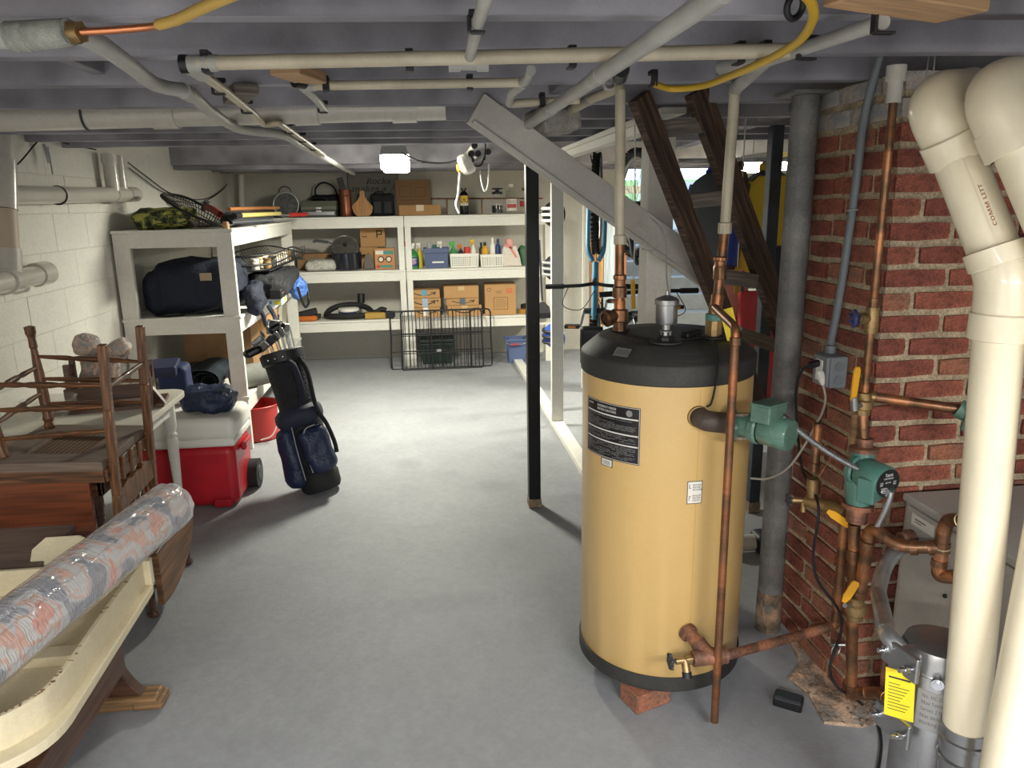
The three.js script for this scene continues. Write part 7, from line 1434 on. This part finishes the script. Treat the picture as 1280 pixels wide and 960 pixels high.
{
  const t = thing('hand_brush', 'black broom with short bristles hanging on the end of the rear shelving', 'broom');
  const a = [1.207, 1.287, -7.68], b = [1.236, 0.66, -7.68];
  mesh('handle', rod(a, b, 0.011, 0.011, 10), M.greyDark, t);
  mesh('head', extrude([[-0.07, 0], [0.085, 0], [0.07, 0.07], [0.02, 0.12], [-0.01, 0.12], [-0.06, 0.07]], 0.03, 0.004, [b[0] + 0.0, b[1] - 0.13, -7.7]), M.greyDark, t);
  mesh('bristles', box(0.17, 0.06, 0.03, [b[0] + 0.008, b[1] - 0.155, -7.685]), M.black, t);
}
// boards stood on end behind the bicycles
[['#8a5a33', 742, 0.05, 'orange-brown plank stood on end behind the bicycles'], ['#b98b55', 753, 0.06, 'pale pine plank stood on end behind the bicycles'], ['#aebcc6', 764, 0.1, 'pale blue-grey board stood on end behind the bicycles'], ['#7a4a28', 776, 0.13, 'wide reddish-brown board stood on end behind the bicycles']].forEach(([c, px, w, l], i) => {
  const x = [1.46, 1.53, 1.62, 1.72][i];
  one('stored_plank', box(w, 1.7, 0.025, [x, 0.852, -6.35 - i * 0.03], [-0.01, 0.1, 0], 0.003), mat(0xffffff, 0.65, { map: turned(grain('plank' + i, c, 22, 0.6)) }), l, 'plank');
});
one('board_rack', [span([1.38, 1.72, -6.32], [1.9, 1.78, -6.28]), span([1.4, 0, -6.5], [1.43, 1.8, -6.46])], M.white, 'white rail holding the planks on end', 'rail');
// steel post by the coats
{
  const t = thing('support_post', 'blue-grey steel post standing between the ladder stair and the jackets', 'post');
  const p = [1.762, 0, -3.609];
  mesh('column', span([p[0] - 0.06, 0, p[2] - 0.03], [p[0] + 0.0, 1.998, p[2] + 0.03], 0.006), mat(0xffffff, 0.5, { metalness: 0.3, map: mottle('bluesteel', '#3c424b', 14, 10, 0.4) }), t);
  mesh('base_sleeve', span([p[0] - 0.063, 0.001, p[2] - 0.033], [p[0] + 0.003, 0.06, p[2] + 0.033], 0.004), M.rust, t, 'rusty foot of the post');
}
// clothes rail with jackets
one('clothes_rail', [rod([1.85, 1.93, -5.35], [3.3, 1.93, -5.2], 0.017)], M.galv, 'steel clothes rail under the joists', 'rail');
function jacket(label, p, w, h, m, m2, ry, sd) {
  const t = thing('jacket', label, 'jacket', 'jackets on the clothes rail'), loc = (g) => place(g, p, [0, ry, 0]);
  const s = new THREE.Shape(); s.moveTo(-w * 0.42, -h); s.lineTo(w * 0.42, -h); s.lineTo(w * 0.4, -h * 0.45); s.lineTo(w * 0.5, -0.09); s.quadraticCurveTo(w * 0.4, -0.01, w * 0.14, 0.03); s.lineTo(-w * 0.14, 0.03); s.quadraticCurveTo(-w * 0.4, -0.01, -w * 0.5, -0.09); s.lineTo(-w * 0.4, -h * 0.45); s.lineTo(-w * 0.42, -h);
  const wrap = (g, k) => { const q = g.attributes.position; for (let i = 0; i < q.count; i++) q.setZ(i, q.getZ(i) + 0.03 * noise.noise(q.getX(i) * 9 + sd, q.getY(i) * 5, k)); return g; };
  mesh('body', loc(wrap(extrude(s, 0.09, 0.03, [0, 0, -0.045]), 1)), m, t);
  for (const k of [-1, 1]) mesh('sleeve', loc(tube([[k * w * 0.42, -0.06, 0], [k * w * 0.52, -0.25, 0.03], [k * w * 0.5, -0.5, 0.05], [k * w * 0.48, -h * 0.85, 0.06]], 0.06, 30, 12)), m2, t);
  mesh('collar', loc(tube([[-w * 0.13, 0.02, 0.02], [-w * 0.08, 0.07, -0.02], [w * 0.08, 0.07, -0.02], [w * 0.13, 0.02, 0.02]], 0.028, 20, 10)), m2, t);
  mesh('hanger_hook', loc(tube([[0, 0.04, 0], [0, 0.1, 0], [0.015, 0.125, 0], [0.03, 0.105, 0]], 0.004, 16, 6)), M.galv, t);
}
jacket('charcoal and royal blue jacket hanging in front of the bulkhead steps', [2.12, 1.818, -5.322], 0.36, 0.72, mat('#2a2d33', 0.8), mat('#1f3a8c', 0.7), -1.0, 1);
jacket('bright yellow and navy jacket hanging beside the steel post', [2.5, 1.818, -5.281], 0.42, 0.8, mat(0xffffff, 0.6, { map: dataTex('yjacket', 64, (i, x, y) => (y / 64 > 0.45 ? [206, 176, 40] : y / 64 > 0.38 ? [24, 28, 52] : [30, 34, 60]), 0.9) }), mat('#c9aa2c', 0.6), 0.05, 5);
jacket('yellow jacket half hidden behind the round steel column', [2.9, 1.818, -5.241], 0.34, 0.75, mat('#c7a62a', 0.6), mat('#262b46', 0.7), 0.9, 11);
jacket('olive brown jacket hanging between blue and yellow jackets', [2.27, 1.824, -5.307], 0.2, 0.85, mat('#4a4335', 0.8), mat('#3c2f2a', 0.8), -1.5, 8);
// beach things below the coats
{
  const t = thing('surf_board', 'coral and pale pink board stood on end below the jackets', 'board');
  const p = [2.048, 0.87, -4.749];
  mesh('board', extrude([[-0.09, -0.9], [0.09, -0.9], [0.11, 0.1], [0.06, 0.3], [-0.06, 0.3], [-0.11, 0.1]], 0.03, 0.006, [p[0], 0.905, p[2]]), mat(0xffffff, 0.5, { map: dataTex('coral', 64, (i, x, y) => ((x + y * 0.8) % 64 < 34 ? [226, 150, 132] : [214, 84, 84]), 0.5) }), t);
}
{
  const t = thing('folded_chair', 'coral red fabric folding chair leaning below the jackets', 'chair');
  const p = [2.195, 0.883, -4.631];
  mesh('fabric', cloth(0.26, 0.95, 0.05, [p[0], 0.6, p[2]], [-0.08, 0, 0.04], 0.02, 0.012, 6, 91), mat(0xffffff, 0.75, { map: mottle('coralcloth', '#c8484a', 10, 6, 0.3) }), t);
  for (const s of [-1, 1]) mesh('frame_tube', rod([p[0] + s * 0.14, 0.005, p[2] + 0.05], [p[0] + s * 0.12, 1.15, p[2] - 0.04], 0.011), M.greyDark, t);
}
{
  const t = thing('floor_vacuum', 'black and white hand vacuum lying on the floor behind the tank', 'vacuum');
  const p = [1.514, 0, -3.14];
  mesh('body', rod([p[0] - 0.12, 0.05, p[2]], [p[0] + 0.02, 0.05, p[2]], 0.04, 0.04), M.whiteGrey, t);
  mesh('motor', soft(0.14, 0.1, 0.12, [p[0] + 0.08, 0.052, p[2]], [0, 0, 0], 0.03, 3), M.black, t);
}
// pull cord with yellow tag and light string near the tank
{
  const t = thing('pull_cord', 'thin cord with yellow paddle hanging behind the water heater', 'cord');
  const p = [0.93, 1.331, -3.232];
  mesh('cord', tube([[p[0] - 0.01, 1.99, p[2]], [p[0], 1.6, p[2]], [p[0], 1.3, p[2]]], 0.003, 20, 5), M.white, t);
  mesh('paddle', box(0.02, 0.13, 0.006, [p[0], 1.25, p[2]], [0, 0, 0.05], 0.002), mat('#c79a2c', 0.5), t);
}
{
  const t = thing('pull_cord', 'thin cord with yellow paddle hanging behind the ladder stair', 'cord');
  const p = [1.404, 1.295, -3.219];
  mesh('cord', tube([[p[0], 1.99, p[2]], [p[0], 1.6, p[2]], [p[0], 1.35, p[2]]], 0.003, 20, 5), M.white, t);
  mesh('paddle', box(0.02, 0.12, 0.006, [p[0], 1.3, p[2]], [0, 0, 0], 0.002), mat('#c79a2c', 0.5), t);
}
{
  const t = thing('wire_loop', 'loose loop of thin white wire hung over the slanting board', 'wire');
  mesh('wire', tube([[0.854, 1.593, -2.77], [0.892, 1.554, -2.77], [0.9, 1.509, -2.77], [0.866, 1.474, -2.77], [0.826, 1.478, -2.77]], 0.0025, 40, 6), M.conduit, t);
  mesh('wire', tube([[0.866, 1.586, -2.78], [0.911, 1.544, -2.79], [0.94, 1.445, -2.82], [0.95, 1.366, -2.84], [0.974, 1.238, -2.85]], 0.003, 40, 6), M.conduit, t);
}
// rod bundle under the joists with cords
{
  const t = thing('rod_bundle', 'bundle of black-tipped rod tubes slung under the joists near the shop light', 'rods');
  const z = -5.6, pts = [[0.413, 2.063, -5.6], [0.388, 2.008, -5.6], [0.437, 2.007, -5.6], [0.387, 1.963, -5.6], [0.51, 2.018, -5.6]];
  pts.forEach((p, i) => { const c = mesh('rod_tube', rod([p[0], p[1], z - 1.2], p, 0.018, 0.018, 14), i === 4 ? M.grey : M.whiteGrey, t); mesh('black_cap', [rod([p[0], p[1], z - 0.03], [p[0], p[1], z + 0.02], 0.022, 0.022, 14)], M.black, c); });
  mesh('hanger', [tube([[0.397, 2.075, -5.62], [0.432, 2.092, -5.62], [0.49, 2.086, -5.62], [0.487, 1.964, -5.62]], 0.006, 30, 6), tube([[0.381, 1.931, -5.62], [0.451, 1.925, -5.62], [0.487, 1.986, -5.62]], 0.007, 24, 6)], M.black, t);
  mesh('rag', cloth(0.09, 0.14, 0.16, [0.345, 1.93, -5.6], [0, 0, 0.4], 0.04, 0.02, 16, 95, 10), M.whitePlastic, t, 'white and yellow cloth');
  mesh('yellow_end', cloth(0.05, 0.07, 0.06, [0.303, 1.913, -5.58], [0, 0, 0], 0.022, 0.01, 20, 97, 8), mat('#d8ad2e', 0.6), t);
}
{
  const t = thing('dangling_rope', 'white rope dangling from the rod bundle in front of the rear shelf', 'rope');
  mesh('rope', tube([[0.303, 1.897, -5.58], [0.288, 1.741, -5.62], [0.285, 1.708, -5.7], [0.274, 1.65, -5.75], [0.297, 1.591, -5.78]], 0.008, 40, 6), M.whitePlastic, t);
  mesh('loop', tube([[0.449, 1.89, -5.6], [0.458, 1.806, -5.6], [0.48, 1.744, -5.6], [0.505, 1.794, -5.6], [0.514, 1.934, -5.6]], 0.006, 40, 6), M.whitePlastic, t);
}
// switch wire along the joist to the shop light
one('light_cable', tube([[-0.1, 1.995, -5.3], [0.02, 1.95, -5.45], [0.2, 1.945, -5.6], [0.36, 1.99, -5.7]], 0.007, 30, 6), M.greyDark, 'dark cable sagging from the shop light along the joist', 'cable');

rebase();
renderer.render(scene, camera);
